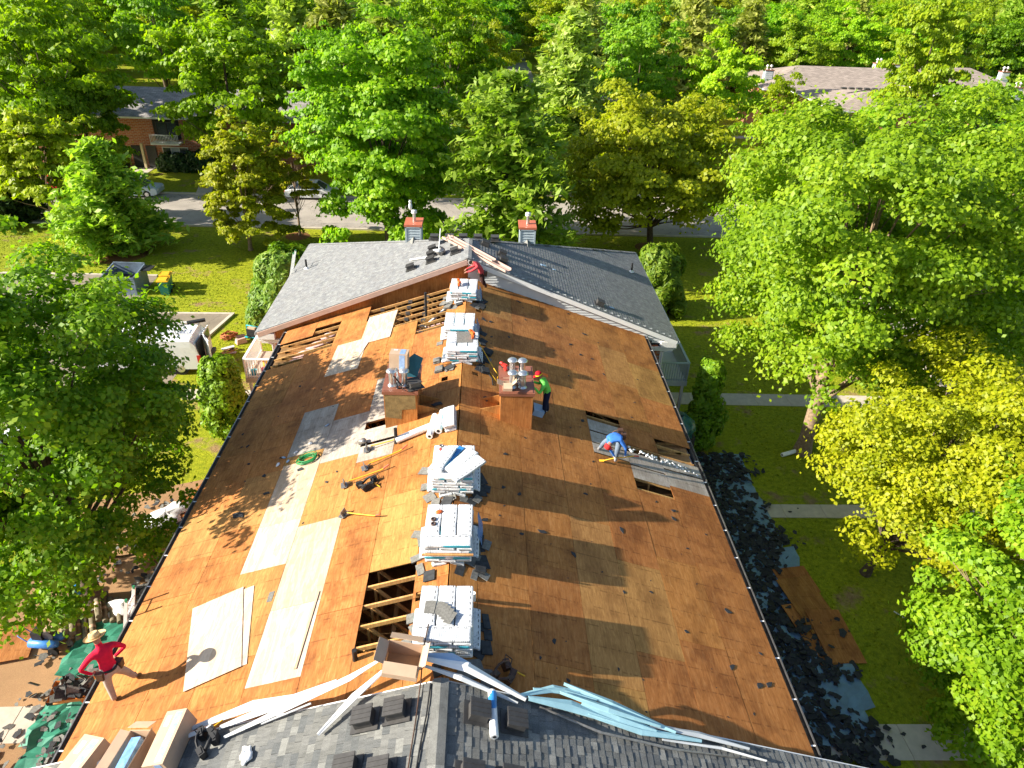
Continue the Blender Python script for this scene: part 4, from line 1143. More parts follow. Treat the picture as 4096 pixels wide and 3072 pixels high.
hl_ = house('brick_house', 'two-storey brick house with a grey roof and dark balcony beyond the road at left', [(-58, -14, 72.3, 83.7, 4.95, 6.72, '')], M['roofgrey'])
fy = 72.72
part('balcony', MB().box((-31.0, fy-.5, 2.55), (2.7, 1.2, .14)), M['alum'], hl_)
mb = MB()
for k in range(19): mb.box((-32.3+k*.145, fy-1.05, 3.0), (.05, .04, .75))
mb.box((-31.0, fy-1.05, 3.4), (2.7, .07, .06)); mb.box((-31.0, fy-1.05, 2.7), (2.7, .05, .05)); part('railing', mb, M['sidingL'], hl_, kind='stuff')
part('recess_shade', MB().box((-31.0, fy+.01, 3.75), (2.5, .06, 1.9)), M['black'], hl_)  # flat black panel: the balcony recess's shade put in as colour
window(hl_, -31.0, fy-.04, 3.6, 1.9, 1.6, M['vent'], 2)
window(hl_, -30.55, fy-.04, 1.45, 2.4, 1.2, M['white'], 3, plain('window_blind', (.40, .46, .46), .5, .4))
part('door', MB().box((-34.3, fy-.03, 1.1), (.95, .07, 2.1)), M['black'], hl_)
part('door', MB().box((-32.9, fy-.03, 1.1), (.95, .07, 2.1)), M['vent'], hl_)
part('porch_post', MB().box((-33.55, fy-.45, 1.25), (.22, .22, 2.4)), plain('cream_post', (.60, .48, .30), .7), hl_)
part('sill', MB().box((-30.55, fy-.1, .75), (2.7, .14, .1)), M['white'], hl_)
hr_ = house('brick_house', 'long brick house with a brown hipped roof and front wing at the upper right', [(36, 57.5, 98, 112, 5.55, 7.65, 'L'), (39.6, 53.0, 84, 98.2, 5.5, 6.9, 'LR')], M['roofbrown'])
for k in range(7): part('roof_vent', MB().box((43.0+k*.95, 90.6, 6.92), (.6, .45, .2)), M['vent'], hr_)
part('gable_vent', MB().box((36.38, 100.5, 4.0), (.06, .6, .8)), M['white'], hr_)
part('skylight_flashing', MB().bar((56.2, 99.2, 6.1), (55.2, 103.5, 7.25), .45, .12), M['white'], hr_)
def small_chimney(par, x, y, z, h=1.0, w=1.1, n=2):
    c = part('chimney', MB().box((0, 0, h/2-.5), (w, .9, h+1)), M['siding'], par, T(x, y, z))
    for k in range(4): part('siding_board', MB().box((0, -.465, h*.15+k*h*.2), (w*.8, .03, h*.16)), M['sidingL'], c)
    part('chimney_cap', MB().box((0, 0, h+.04), (w+.14, 1.04, .1)), M['brown_cap'], c)
    for k in range(n):
        mb = MB(); mb.lathe([(.1, 0), (.1, .35), (.2, .38), (.2, .46), (.05, .5), (.15, .55), (.001, .62)], ((k-.5)*.5, 0, h+.08), 10); part('flue_pipe', mb, M['alum'], c)
small_chimney(hr_, 37.6, 101.9, 6.2, 1.1); small_chimney(hr_, 54.8, 107, 7.2, .8); small_chimney(hr_, 57.0, 106.5, 7.2, .8)
h2 = house('brick_house', 'second brown hipped roof partly hidden by trees at the right edge', [(59, 73.5, 98, 112, 5.4, 8.05, 'R'), (60.5, 68.6, 90, 99, 5.2, 6.5, 'R')], M['roofbrown'])
small_chimney(h2, 71.2, 104, 6.8, 1.0); small_chimney(h2, 69.2, 97.5, 5.6, 1.1)
for k in range(2): part('roof_vent', MB().box((64.2+k*.95, 94.4, 6.55), (.6, .45, .2)), M['vent'], h2)
h3 = house('brick_house', 'small distant house whose dark roof ridge peeks between trees at the top left', [(-41, -29, 123.5, 132.5, 7.6, 9.1, 'LR')], M['roofgrey'])
small_chimney(h3, -30.2, 126.6, 8.2, 1.1)

# ================================================================ vehicles
def paint(name, c, rough=.25): return plain(name, c, rough, .6, 0, .05, 2)
M['tyre'] = plain('tyre_rubber', (.02, .02, .02), .8, .2)
def wheel(par, x, y, r, side):
    mb = MB(); mb.tube([(0, -.11, 0), (0, .11, 0)], [r, r], 18)
    w = part('tyre', mb, M['tyre'], par, T(x, y, r))
    mb = MB(); mb.tube([(0, side*.10, 0), (0, side*.125, 0)], [r*.6, r*.55], 14); part('rim', mb, M['galv'], w)
def car(label, Mx, colr, L_=4.5, W=1.8, H=1.42):
    t = thing('parked_car', label, 'car', Mx, 'cars parked along the street')
    pm = paint('car_paint', colr)
    prof = [(-L_/2, .35), (-L_/2, .75), (-L_/2+.12, .86), (-L_/2+.95, .93), (-.62, .98), (L_/2-.75, .95), (L_/2-.08, .82), (L_/2, .6), (L_/2, .32), (L_/2-.3, .22), (-L_/2+.3, .22)]
    def loft(prof, w0, w1):
        mb = MB(); n = len(prof)
        rings = [(-w0/2, 0.0), (-w0/2+.06, 1.0), (w0/2-.06, 1.0), (w0/2, 0.0)]
        vs = []
        for yy, k in rings:
            for (x, z) in prof: vs.append((x*(1 if k else .985), yy, z+(0 if k else -.03*(z > .6))))
        fs = [tuple(range(n)), tuple(range(3*n, 4*n))[::-1]]
        for r in range(3):
            for i in range(n): fs.append((r*n+i, (r+1)*n+i, (r+1)*n+(i+1) % n, r*n+(i+1) % n)[::-1])
        return mb.add(vs, fs)
    part('body', loft(prof, W, W), pm, t)
    mb = MB(); z0, z1 = .93, H; a, b = -.95, 1.55
    lo = [(a-.35, -W/2+.08, z0), (b+.35, -W/2+.08, z0), (b+.35, W/2-.08, z0), (a-.35, W/2-.08, z0)]
    hi = [(a+.35, -W/2+.27, z1), (b-.35, -W/2+.27, z1), (b-.35, W/2-.27, z1), (a+.35, W/2-.27, z1)]
    mb.add(lo+hi, [(0, 1, 5, 4), (1, 2, 6, 5), (2, 3, 7, 6), (3, 0, 4, 7)]); part('window', mb, M['glass'], t)
    mb = MB(); mb.add([(x*1.0, y*1.02, z+.012) for x, y, z in hi]+[(x*.98, y*.95, z+.04) for x, y, z in hi], [(4, 5, 6, 7), (0, 1, 5, 4), (1, 2, 6, 5), (2, 3, 7, 6), (3, 0, 4, 7)])
    for i in range(4): mb.bar(lo[i], hi[i], .07, .05)
    part('roof', mb, pm, t)
    for sx in (-1, 1):
        for sy in (-1, 1):
            wheel(t, sx*L_*.3, sy*(W/2-.1), .32, sy)
            part('headlight' if sx < 0 else 'tail_light', MB().box((sx*(L_/2-.03), sy*W*.36, .68), (.1, .3, .14)), M['alum'] if sx < 0 else M['red'], t)
    return t
car('red car parked against the kerb at the far left', T(-38.7, 63.3, 0, pi+.02), (.50, .02, .02), 4.5, 1.8, 1.45)
car('silver-blue car parked on the road behind the bushy young pine', T(-31.0, 63.6, 0, .02+pi), (.42, .52, .60))
car('white car parked behind the small slim tree', T(-15.6, 64.2, 0, pi), (.75, .76, .76))
def van():
    t = thing('white_van', 'white work van with open rear door parked among the trees at left', 'van', T(-17.45, 33.4, 0, .06))
    pm = paint('white_van_paint', (.74, .75, .76), .3)
    W, L_, H = 2.02, 5.5, 2.05
    prof = [(-L_/2, .45), (-L_/2, 1.0), (-L_/2+.75, 1.25), (-L_/2+1.35, H-.12), (-L_/2+1.7, H), (L_/2-.35, H), (L_/2-.12, H-.25), (L_/2, 1.15), (L_/2, .42), (L_/2-.2, .35), (-L_/2+.3, .35)]
    mb = MB(); n = len(prof); rings = [(-W/2, -.0), (-W/2+.02, .9), (-W/2+.22, 1), (W/2-.22, 1), (W/2-.02, .9), (W/2, 0)]
    vs = []
    for yy, k in rings:
        for x, z in prof:
            zz = z if (k == 1 or z < 1.2) else z-(.10 if k == .9 else .45)*(z > 1.6)
            vs.append((x, yy, zz))
    fs = [tuple(range(n)), tuple(range(5*n, 6*n))[::-1]]
    for r in range(5):
        for i in range(n): fs.append((r*n+i, (r+1)*n+i, (r+1)*n+(i+1) % n, r*n+(i+1) % n)[::-1])
    mb.add(vs, fs); part('body', mb, pm, t)
    mb = MB(); mb.box((0, 0, 0), (.06, .95, 1.45)); d = part('rear_door', mb, pm, t, T(L_/2+.32, -W/2+.52, 1.2, .55)); part('number_plate', MB().box((.035, .2, .15), (.01, .3, .15)), M['cardboard'], d)
    part('rear_door', MB().box((L_/2+.03, W/4, 1.2), (.06, .95, 1.45)), pm, t)
    part('door_window', MB().box((L_/2+.065, W/4, 1.6), (.02, .7, .45)), M['glass'], t)
    part('opening', MB().box((L_/2+.005, -W/4, 1.2), (.02, .9, 1.4)), M['black'], t)  # flat black sheet paints the shaded van interior behind the open door
    for sy in (-1, 1):
        part('tail_light', MB().box((L_/2-.04, sy*(W/2-.03), .95), (.16, .1, .42)), M['red'], t)
        part('side_window', MB().box((-.2, sy*(W/2-.0), 1.5), (1.2, .02, .4)), M['glass'], t)
        for sx in (-1, 1): wheel(t, sx*1.7, sy*(W/2-.12), .37, sy)
    part('rear_bumper', MB().box((L_/2+.12, 0, .48), (.22, W, .2)), M['vent'], t)
    mb = MB()
    for yy in (-.7, .7): mb.bar((-1.6, yy, H+.18), (2.5, yy, H+.18), .05)
    for k in range(5):
        xx = -1.5+k*1.0; mb.bar((xx, -.75, H+.14), (xx, .75, H+.14), .05); mb.bar((xx, -.75, H), (xx, -.75, H+.14), .05); mb.bar((xx, .75, H), (xx, .75, H+.14), .05)
    part('roof_rack', mb, M['alum'], t, kind='stuff')
    part('toolbox', MB().box((2.4, .55, H+.3), (.9, .22, .12), rz=.4), M['black'], t)
    l = tag(part('ladder', MB(), M['alum']), 'aluminium ladder tied on the roof rack of the white van', 'ladder')
    mb = MB()
    for yy in (-.2, .2): mb.bar((-1.8, yy, 0), (2.2, yy, 0), .07, .05)
    for k in range(13): mb.bar((-1.7+k*.3, -.2, 0), (-1.7+k*.3, .2, 0), .035)
    l.data = mb.mesh('ladder', M['alum']); l.matrix_world = T(-17.6, 33.3, H+.25, .06)
van()
# vehicles and clutter glimpsed through the big maple's crown
car('white car glimpsed through the big dark green maple', T(-19.5, 25.5, 0, 1.5), (.74, .75, .76))
# dumpster and bins
def dumpster():
    t = thing('dumpster', 'open dark blue-grey dumpster standing beside the yellow-lidded bins', 'dumpster', T(-23.0, 43.2, 0, -.03))
    m = plain('dumpster_paint', (.13, .17, .22), .5, .4, var=.35, scale=3)
    w, l, h = 2.0, 1.7, 1.25
    for c, d in (((0, -l/2, h/2-.05), (w, .06, h-.1)), ((0, l/2, h/2+.12), (w, .06, h+.25)), ((-w/2, 0, h/2), (.06, l, h)), ((w/2, 0, h/2), (.06, l, h))): part('side_panel', MB().box(c, d), m, t)
    part('dark_fill', MB().box((0, 0, .45), (w-.1, l-.1, .6)), M['black'], t)  # black block stands in for the shade inside the open dumpster
    mb = MB()
    for a, b in (((-w/2, -l/2, h-.1), (w/2, -l/2, h-.1)), ((-w/2, l/2, h+.25), (w/2, l/2, h+.25)), ((-w/2, -l/2, h-.05), (-w/2, l/2, h+.2)), ((w/2, -l/2, h-.05), (w/2, l/2, h+.2))): mb.bar(a, b, .08)
    part('rim', mb, m, t)
    part('lid', MB().box((w/2+.25, l/2-.3, h+.05), (.7, .9, .04), T(0, 0, 0)), M['black'], t)
dumpster()
def bin_(x, y, rz, label):
    t = thing('wheeled_bin', label, 'bin', T(x, y, 0, rz), 'teal wheeled bins with yellow lids')
    m = plain('teal_plastic', (.03, .22, .22), .45, .4)
    mb = MB(); b = [(-.24, -.26), (.24, -.26), (.24, .26), (-.24, .26)]; tp = [(-.30, -.36), (.30, -.36), (.30, .36), (-.30, .36)]
    mb.add([(x_, y_, .06) for x_, y_ in b]+[(x_, y_, .98) for x_, y_ in tp], [(3, 2, 1, 0), (0, 1, 5, 4), (1, 2, 6, 5), (2, 3, 7, 6), (3, 0, 4, 7)]); part('body', mb, m, t)
    mb = MB(); mb.box((0, 0, 1.0), (.68, .80, .06)); mb.box((0, -.02, 1.05), (.56, .66, .07), top=.85); part('lid', mb, M['lidy'], t)
    part('handle', MB().bar((-.25, .43, .95), (.25, .43, .95), .04), m, t)
    for s_ in (-1, 1):
        w = MB(); w.tube([(s_*.26, .27, .12), (s_*.31, .27, .12)], [.12, .12], 12); part('wheel', w, M['tyre'], t)
M['lidy'] = plain('yellow_plastic_lid', (.80, .42, .02), .4, .4)
bin_(-20.35, 42.6, .15, 'teal wheeled bin with a yellow lid nearest the roof')
bin_(-20.55, 43.5, .2, 'teal wheeled bin with a yellow lid standing behind its twin')
# ================================================================ shingle bundles and rolls on the ridge
def wrap_mat():
    t = NT('printed_plastic_wrap', .3, .5)
    v = t.coord('Object')
    sx = t.n('ShaderNodeSeparateXYZ'); t.l(v, sx.inputs[0])
    # grey blocks of small print, black dashes along one edge, teal strip along the other
    w = t.n('ShaderNodeTexWave', wave_type='BANDS', bands_direction='Y'); w.inputs['Scale'].default_value = 9; w.inputs['Distortion'].default_value = .3; t.l(v, w.inputs['Vector'])
    ln = t.ramp(w.outputs['Fac'], [(.45, 0.0), (.55, 1.0)])
    blk = t.ramp(t.noise(t.coord('Object', (7, 2.6, 1), True), 1.0, 1), [(.40, 0.0), (.44, 1.0)])
    tx = t.ramp(t.noise(t.coord('Object', (70, 10, 1), True), 1.0, 2), [(.42, 0.0), (.5, 1.0)])
    m1 = t.mix(ln, blk, 1.0, 'MULTIPLY'); m1 = t.mix(m1, tx, 1.0, 'MULTIPLY')
    base = t.mix((.70, .71, .72), (.30, .32, .35), m1)
    ab = t.n('ShaderNodeMath', operation='SUBTRACT', i_1=.115); t.l(sx.outputs[0], ab.inputs[0])
    ab2 = t.n('ShaderNodeMath', operation='ABSOLUTE'); t.l(ab.outputs[0], ab2.inputs[0])
    lt = t.n('ShaderNodeMath', operation='LESS_THAN', i_1=.009); t.l(ab2.outputs[0], lt.inputs[0])
    w2 = t.n('ShaderNodeMath', operation='MULTIPLY', i_1=44.0); t.l(sx.outputs[1], w2.inputs[0]); s2 = t.n('ShaderNodeMath', operation='SINE'); t.l(w2.outputs[0], s2.inputs[0])
    gt = t.n('ShaderNodeMath', operation='GREATER_THAN', i_1=.1); t.l(s2.outputs[0], gt.inputs[0])
    mm = t.n('ShaderNodeMath', operation='MULTIPLY'); t.l(lt.outputs[0], mm.inputs[0]); t.l(gt.outputs[0], mm.inputs[1])
    base = t.mix(base, (.05, .05, .05), mm.outputs[0])
    g2 = t.n('ShaderNodeMath', operation='LESS_THAN', i_1=-.158); t.l(sx.outputs[0], g2.inputs[0])
    g3 = t.ramp(t.noise(t.coord('Object', (1, 2.4, 1), True), 1.0, 0), [(.54, 0.0), (.56, 1.0)])
    m3 = t.mix(g2.outputs[0], g3, 1.0, 'MULTIPLY')
    base = t.mix(base, (.05, .35, .45), m3)
    t.col(base); t.bump(t.noise(t.coord('Object', (1, 1, 1), True), 16, 4, .6, 1.0), .45, .012)
    return t.m
M['wrap'] = wrap_mat()
M['white_wrap'] = plain('white_plastic_film', (.82, .82, .81), .3, .5, var=.05, scale=6, bump=.6)
M['bluepl'] = plain('blue_plastic_film', (.03, .20, .50), .3, .5, var=.2, scale=6, bump=.6)
def bundle_mesh(seed):
    r = random.Random(seed); mb = MB(); W, L_, H = .335, .985, .08
    prof = [(-.5, .35), (-.49, .85), (-.46, 1), (-.2, 1.02), (.1, 1.0), (.46, 1), (.49, .85), (.5, .35)]
    n = 12; vs = []
    for s, k in prof:
        for j in range(n):
            a = 2*pi*j/n; ca, sa = cos(a), sin(a)
            x = math.copysign(abs(ca)**.22, ca)*W/2*(1-.03*(k < .9)); z = math.copysign(abs(sa)**.3, sa)*H/2*k
            vs.append((x+r.uniform(-.004, .004), s*L_+r.uniform(-.004, .004), z+H/2+r.uniform(-.003, .003)))
    fs = []
    for i in range(len(prof)-1):
        for j in range(n): fs.append((i*n+j, i*n+(j+1) % n, (i+1)*n+(j+1) % n, (i+1)*n+j)[::-1])
    fs += [tuple(range(n)), tuple(range((len(prof)-1)*n, len(prof)*n))[::-1]]
    mb.add(vs, fs, 0, False)
    # end openings of the wrap where the shingle edges show
    for sgn in (-1, 1):
        y = sgn*(L_/2+.001); mb.add([(-.12, y, .028), (.12, y, .028), (.12, y, .052), (-.12, y, .052)], [(0, 1, 2, 3) if sgn < 0 else (3, 2, 1, 0)], 1)
    return mb.mesh('shingle_bundle', [M['wrap'], M['shadegrey']])
BM = [bundle_mesh(i) for i in range(4)]
br = random.Random(4)
def bundle(x, y, z, rz, label, group, ry=0, rx=0):
    o = link('shingle_bundle', br.choice(BM)); o.matrix_world = T(x, y, z, rz, ry, rx); tag(o, label, 'shingle bundle', group); return o
def stack(nm, cx, cy, layers, side_front=True, rz=0.0, top=True, zb=8.04, z_h=.083):
    Rm = Matrix.Rotation(rz, 3, 'Z')
    grp = 'white-wrapped shingle bundles in the '+nm
    inner = 'white-wrapped shingle bundle under the top layer of the '+nm
    # two bundles saddle the ridge on each slope
    for sd in (-1, 1):
        for k in range(2):
            x = cx+sd*(.22+.33*k); o = bundle(x, cy, 0, 0, 'lowest bundle lying on the %s slope under the %s' % ('left' if sd < 0 else 'right', nm), grp)
            o.matrix_world = sl(sd, x-sd*.06, cy+(.17 if k else -.17), 0, br.uniform(-.05, .05), .016)
    for l in range(layers):
        z = zb+.05+l*z_h; tp = l == layers-1
        flip = 1 if (l % 2 == 0) == (layers % 2 == 1) else -1
        j = .02 if not tp else .008
        for k, nx in enumerate((-.35, 0, .35)):
            v = Rm @ Vector((nx+br.uniform(-j, j), flip*.17+br.uniform(-j, j), 0))
            lab = inner if not tp else '%s lengthwise bundle on top of the %s' % (('left', 'middle', 'right')[k], nm)
            bundle(cx+v.x, cy+v.y, z+br.uniform(0, .006), rz+br.uniform(-.02, .02), lab, grp, br.uniform(-.01, .01))
        v = Rm @ Vector((-.0+br.uniform(-j, j), -flip*.50, 0))
        bundle(cx+v.x, cy+v.y, z, rz+pi/2+br.uniform(-.02, .02), inner if not tp else 'crosswise bundle at the front of the top of the '+nm, grp)
stack('stack nearest the camera', -.645, 9.42, 6)
stack('second stack from the camera', -.70, 11.86, 6)
stack('third stack from the camera', -.70, 14.15, 6, rz=.0)
stack('fourth stack up the ridge', -.68, 20.7, 5)
stack('fifth stack up the ridge', -.83, 22.35, 4)
stack('farthest stack by the far gable', -.78, 25.45, 4, rz=-.03)
bundle(-.50, 14.05, 8.613, -.62, 'bundle lying askew across the third stack and sticking out to the right', None, .05, .06)
bundle(-.95, 14.15, 8.613, -.35, 'bundle turned slightly on the left of the third stack', None, -.03, .0)
bundle(-.35, 13.72, 8.643, -.8, 'loose bundle slanting over the front right of the third stack', None, .10, .12)
o = tag(part('plastic_film', MB().box((0, 0, 0), (.16, .9, .012)), M['bluepl']), 'blue plastic film showing between the askew bundles on the third stack', 'plastic'); o.matrix_world = T(-.72, 14.3, 8.618, -.5)
# blue wrapper flaps on the shaded side of stacks
for (x, y, z, lb) in ((-.06, 12.0, 8.3, 'blue wrapper flap on the right side of the second stack'), (-.24, 22.3, 8.25, 'blue wrapper flap on the right side of the fifth stack'), (-.17, 25.2, 8.2, 'blue wrapper flap on the right side of the farthest stack')):
    mb = MB(); rr0 = random.Random(int(y*10)); pts = []
    for i in range(6):
        for j in range(3): pts.append((j*.05+rr0.uniform(-.015, .015), -.4+i*.16, .18-j*.17+rr0.uniform(-.02, .02)))
    mb.add(pts, [(i*3+j, (i+1)*3+j, (i+1)*3+j+1, i*3+j+1) for i in range(5) for j in range(2)]); o = tag(part('wrapper_flap', mb, M['bluepl']), lb, 'plastic'); o.matrix_world = T(x, y, z)
# grey shingles fanned out on the nearest stack
for i in range(7):
    mb = MB(); mb.box((0, 0, .004), (.15, .30, .008)); o = part('loose_shingle', mb, M['shadegrey']); o.matrix_world = T(-.98+i*.055+.1*(i > 1), 9.52-.008*i*i, 8.60+i*.006, -.05-.07*i, -.10)
    tag(o, 'loose grey shingle fanned out on top of the stack nearest the camera', 'shingle', 'grey shingles fanned on the nearest stack')
o = tag(part('shingle_stack', MB().box((0, 0, .02), (.52, .75, .04), mi=0), M['shadegrey']), 'flat bare brown-grey shingle pile on top of the fourth stack', 'shingles'); o.matrix_world = T(-.62, 20.95, 8.475, .05)
# wooden pallet battens between layers of the second stack
o = tag(part('batten', MB().box((0, 0, 0), (1.1, .05, .03)), M['lumber']), 'thin wooden batten under the front edge of the second stack top', 'batten'); o.matrix_world = T(-.7, 11.15, 8.36)
# white rolls at the ridge before the chimneys
def roll(name, label, a, b, r, mat, group=None, n=14):
    a, b = Vector(a), Vector(b); d = (b-a).normalized(); mb = MB()
    mb.tube([a, a+d*.015, b-d*.015, b], [r*.92, r, r*.98, r*.9], n)
    t = tag(part(name, mb, mat), label, 'roll', group)
    mb = MB(); mb.tube([a-d*.004, a+d*.004], [r*.45, r*.45], 10); part('core', mb, M['black'], t)
    return t
def onr(side, x, y, h=0): return tuple(sl(side, x, y) @ Vector((0, 0, h)))
roll('underlayment_roll', 'long white roll lying down the left slope by the black pipe', onr(-1, -2.38, 16.4, .12), onr(-1, -1.42, 16.66, .12), .10, M['white_wrap'])
roll('underlayment_roll', 'first white roll standing crosswise next to the long roll', onr(-1, -1.42, 16.15, .12), onr(-1, -1.32, 17.15, .12), .095, M['white_wrap'])
roll('underlayment_roll', 'second white roll next to the bundles before the chimneys', onr(-1, -1.18, 16.3, .12), onr(-1, -1.10, 17.25, .12), .105, M['white_wrap'])
for i, (dy, dz, lb) in enumerate(((.0, .02, 'lower'), (.03, .105, 'middle'), (-.02, .19, 'upper'))):
    o = bundle(0, 0, 0, 0, '%s bundle of the small pile beside the two white rolls' % lb, 'small pile of bundles before the chimneys'); o.matrix_world = sl(-1, -.87, 16.75+dy, 0, .05, dz)

# ================================================================ black scraps, torn shingles
def scrap_mesh(seed):
    r = random.Random(seed); n = r.randint(4, 7); pts = []
    for i in range(n):
        a = 2*pi*i/n+r.uniform(-.3, .3); q = r.uniform(.4, 1); pts.append((cos(a)*q, sin(a)*q*.6))
    mb = MB(); mb.prism(pts, .09); return mb.mesh('shingle_scrap', M['felt'])
SM = [scrap_mesh(i) for i in range(10)]
sr = random.Random(77)
def ok_r(x, y):
    if .4 < x < 1.6 and 17.2 < y < 19: return False
    if x > 3.4 and 15.8 < y < 19.4: return False
    return True
cnt = 0
while cnt < 110:
    x = sr.uniform(-.4, 6.7); y = 8.4+(27-8.4)*sr.random()**1.15
    if not ok_r(x, y): continue
    s = sr.choice((.025, .03, .04, .05, .07, .10)) if sr.random() < .8 else .14
    o = link('shingle_scrap', sr.choice(SM)); o.matrix_world = sl(1, x, y, 0, sr.uniform(0, 6.28), .014) @ Matrix.Scale(s, 4)
    tag(o, 'small torn black shingle scrap lying loose on the right slope', 'scrap', 'torn shingle scraps on the right slope'); cnt += 1
for i in range(34):
    x = sr.uniform(-7.9, -1.5); y = sr.uniform(13, 23); s = sr.choice((.03, .05, .07, .1))
    if -3.6 < x < -1.8: continue
    o = link('shingle_scrap', sr.choice(SM)); o.matrix_world = sl(-1, x, y, 0, sr.uniform(0, 6.28), .02) @ Matrix.Scale(s, 4)
    tag(o, 'small torn black shingle scrap lying loose on the left slope', 'scrap', 'torn shingle scraps on the left slope')
for x, y, s, lb in ((-6.6, 14.9, .26, 'large crumpled black felt scrap low on the left slope'), (-5.2, 16.35, .17, 'black shingle scrap beside the green cord coil'), (-6.3, 16.5, .16, 'long black scrap beside the litter on the left slope'), (-6.0, 15.6, .13, 'square black scrap above the crumpled felt'), (-1.35, 17.9, .22, 'curled black scrap in the chimney shadow on the left slope'), (.1, 18.3, .2, 'black scrap cluster left of the right chimney')):
    sd = -1 if x < XR else 1; o = link('shingle_scrap', sr.choice(SM)); o.matrix_world = sl(sd, x, y, 0, sr.uniform(0, 3), .02) @ Matrix.Diagonal((s, s, s*1.2, 1)); tag(o, lb, 'scrap')
# grey torn shingles and felt around the stacks
for cx, cy, nm, n in ((-.645, 9.42, 'nearest stack', 16), (-.70, 11.86, 'second stack', 20), (-.70, 14.15, 'third stack', 20), (-.68, 20.7, 'fourth stack', 14), (-.83, 22.35, 'fifth stack', 10), (-.78, 25.45, 'farthest stack', 14)):
    for i in range(n):
        right = sr.random() < .62
        sd = 1 if right else -1
        x = cx+(sr.uniform(.5, .86) if right else -sr.uniform(.5, .8)); y = cy+sr.uniform(-.75, .6)
        if sr.random() < .25: x = cx+sr.uniform(-.5, .8); y = cy-sr.uniform(.66, .9)
        sd = 1 if x > XR else -1
        mb = MB(); w, l = sr.uniform(.14, .3), sr.uniform(.2, .42); hh = sr.uniform(.006, .03); mb.box((0, 0, hh/2), (w, l, hh))
        o = part('torn_shingle', mb, M['felt'] if right and sr.random() < .75 else M['shadegrey']); o.matrix_world = sl(sd, x, y, 0, sr.uniform(-.5, .5), .014+.006*(i % 6)) @ Matrix.Rotation(sr.uniform(-.06, .06), 4, 'X')
        tag(o, 'old torn shingle spilling out from under the '+nm, 'shingle', 'torn shingles under the '+nm)
# box of ridge shingles piles on right side of stacks
for (x, y, s, lb) in ((.12, 21.2, .2, 'black shingle pile on the right of the fourth stack'), (.05, 19.9, .16, 'grey shingle pile in front right of the fourth stack'), (-1.4, 19.95, .16, 'grey shingle pile in front left of the fourth stack'), (-1.5, 20.6, .14, 'small grey shingle pile at the left of the fourth stack'), (-1.35, 24.7, .17, 'grey shingle pile in front left of the farthest stack'), (-.1, 24.7, .17, 'grey shingle pile in front right of the farthest stack'), (-1.38, 9.2, .15, 'grey shingle pile on the left side of the nearest stack'), (.0, 11.25, .15, 'dark shingle pile in front right of the second stack')):
    sd = 1 if x > XR else -1; t = thing('shingle_pile', lb, 'shingles', sl(sd, x, y, 0, sr.uniform(-.3, .3), .013))
    for k in range(5): part('shingle', MB().box((sr.uniform(-.02, .02), sr.uniform(-.02, .02), .012+k*.02), (s*1.6, s*1.9, .014), rz=sr.uniform(-.15, .15)), M['shadegrey'] if x < -1 else M['felt'], t)

# ================================================================ vents on the shingled roofs
def vent_mesh():
    mb = MB(); mb.box((0, 0, .012), (.52, .46, .012)); mb.box((0, 0, .10), (.34, .30, .17), top=.96)
    mb.box((0, 0, .195), (.38, .34, .03))
    for k in (-1, 0, 1): mb.box((0, k*.09, .213), (.34, .012, .008))
    return mb
VB = MB().box((0, 0, .012), (.50, .44, .012)).mesh('flange', M['vent']); VH = MB().box((0, 0, .10), (.33, .30, .17), top=.95).mesh('hood', M['vent']); VL = MB().box((0, 0, .195), (.37, .34, .028)).mesh('lid', M['vent']); VR = MB().box((0, 0, .213), (.33, .012, .01)).mesh('rib', M['vent'])
def vent(x, y, label, rz=0, s=1.0, wing=True):
    sd = 1 if x > XR else -1
    if y > 20: dz = zf(x)-zroof(x); y -= dz*1.75; x *= 1-dz*.09
    t = thing('roof_vent', label, 'roof vent', sl(sd, x, y, OFF, rz, .025) @ Matrix.Scale(s, 4), 'dark box vents on the grey roofs')
    for me in (VB, VH, VL): link(me.name.split('.')[0], me, t)
    for k in (-1, 0, 1): link('rib', VR, t, T(0, k*.09, 0))
vent(-1.38, 7.58, 'box vent left of the near ridge, closest to it'); vent(-1.93, 7.55, 'box vent farthest left on the near roof beside the pale strips')
vent(-.02, 7.52, 'box vent right of the near ridge, left of the white roll'); vent(.62, 7.48, 'box vent just right of the white roll on the near roof')
vent(-2.1, 6.72, 'box vent at the bottom edge, leftmost of its row'); vent(-1.52, 6.55, 'box vent at the bottom edge just left of the cables')
vent(-.12, 6.42, 'box vent at the bottom edge just right of the ridge'); vent(.52, 6.45, 'box vent at the bottom edge farthest right')
FV = [(-3.15, 28.7, 'lone box vent nearest the left rake of the far wing'), (-2.3, 28.85, 'lower of three box vents by the propped pole'), (-2.32, 29.5, 'middle of three box vents by the propped pole'), (-2.3, 30.15, 'upper of three box vents by the propped pole'), (-1.25, 29.0, 'box vent left of the far ridge near the carton'), (-1.3, 30.2, 'box vent behind the long carton'), (-.0, 30.1, 'box vent right of the far ridge near its top'), (.75, 29.6, 'upper of two box vents on the shaded far slope'), (.8, 28.9, 'lower of two box vents on the shaded far slope'), (5.0, 27.9, 'lone box vent low on the right far slope')]
for x, y, lb in FV: vent(x, y, lb, s=.95)
for i, x in enumerate((-2.2, -1.55, -.95, -.3, .45)):
    t = thing('roof_vent', ['leftmost', 'second', 'middle', 'fourth', 'rightmost'][i]+' box vent peeking over the top edge of the far hip', 'roof vent', T(x, YH+.75, PZF-.27-abs(x-XR)*.03), 'dark box vents behind the far hip')
    for me in (VB, VH, VL): link(me.name.split('.')[0], me, t)
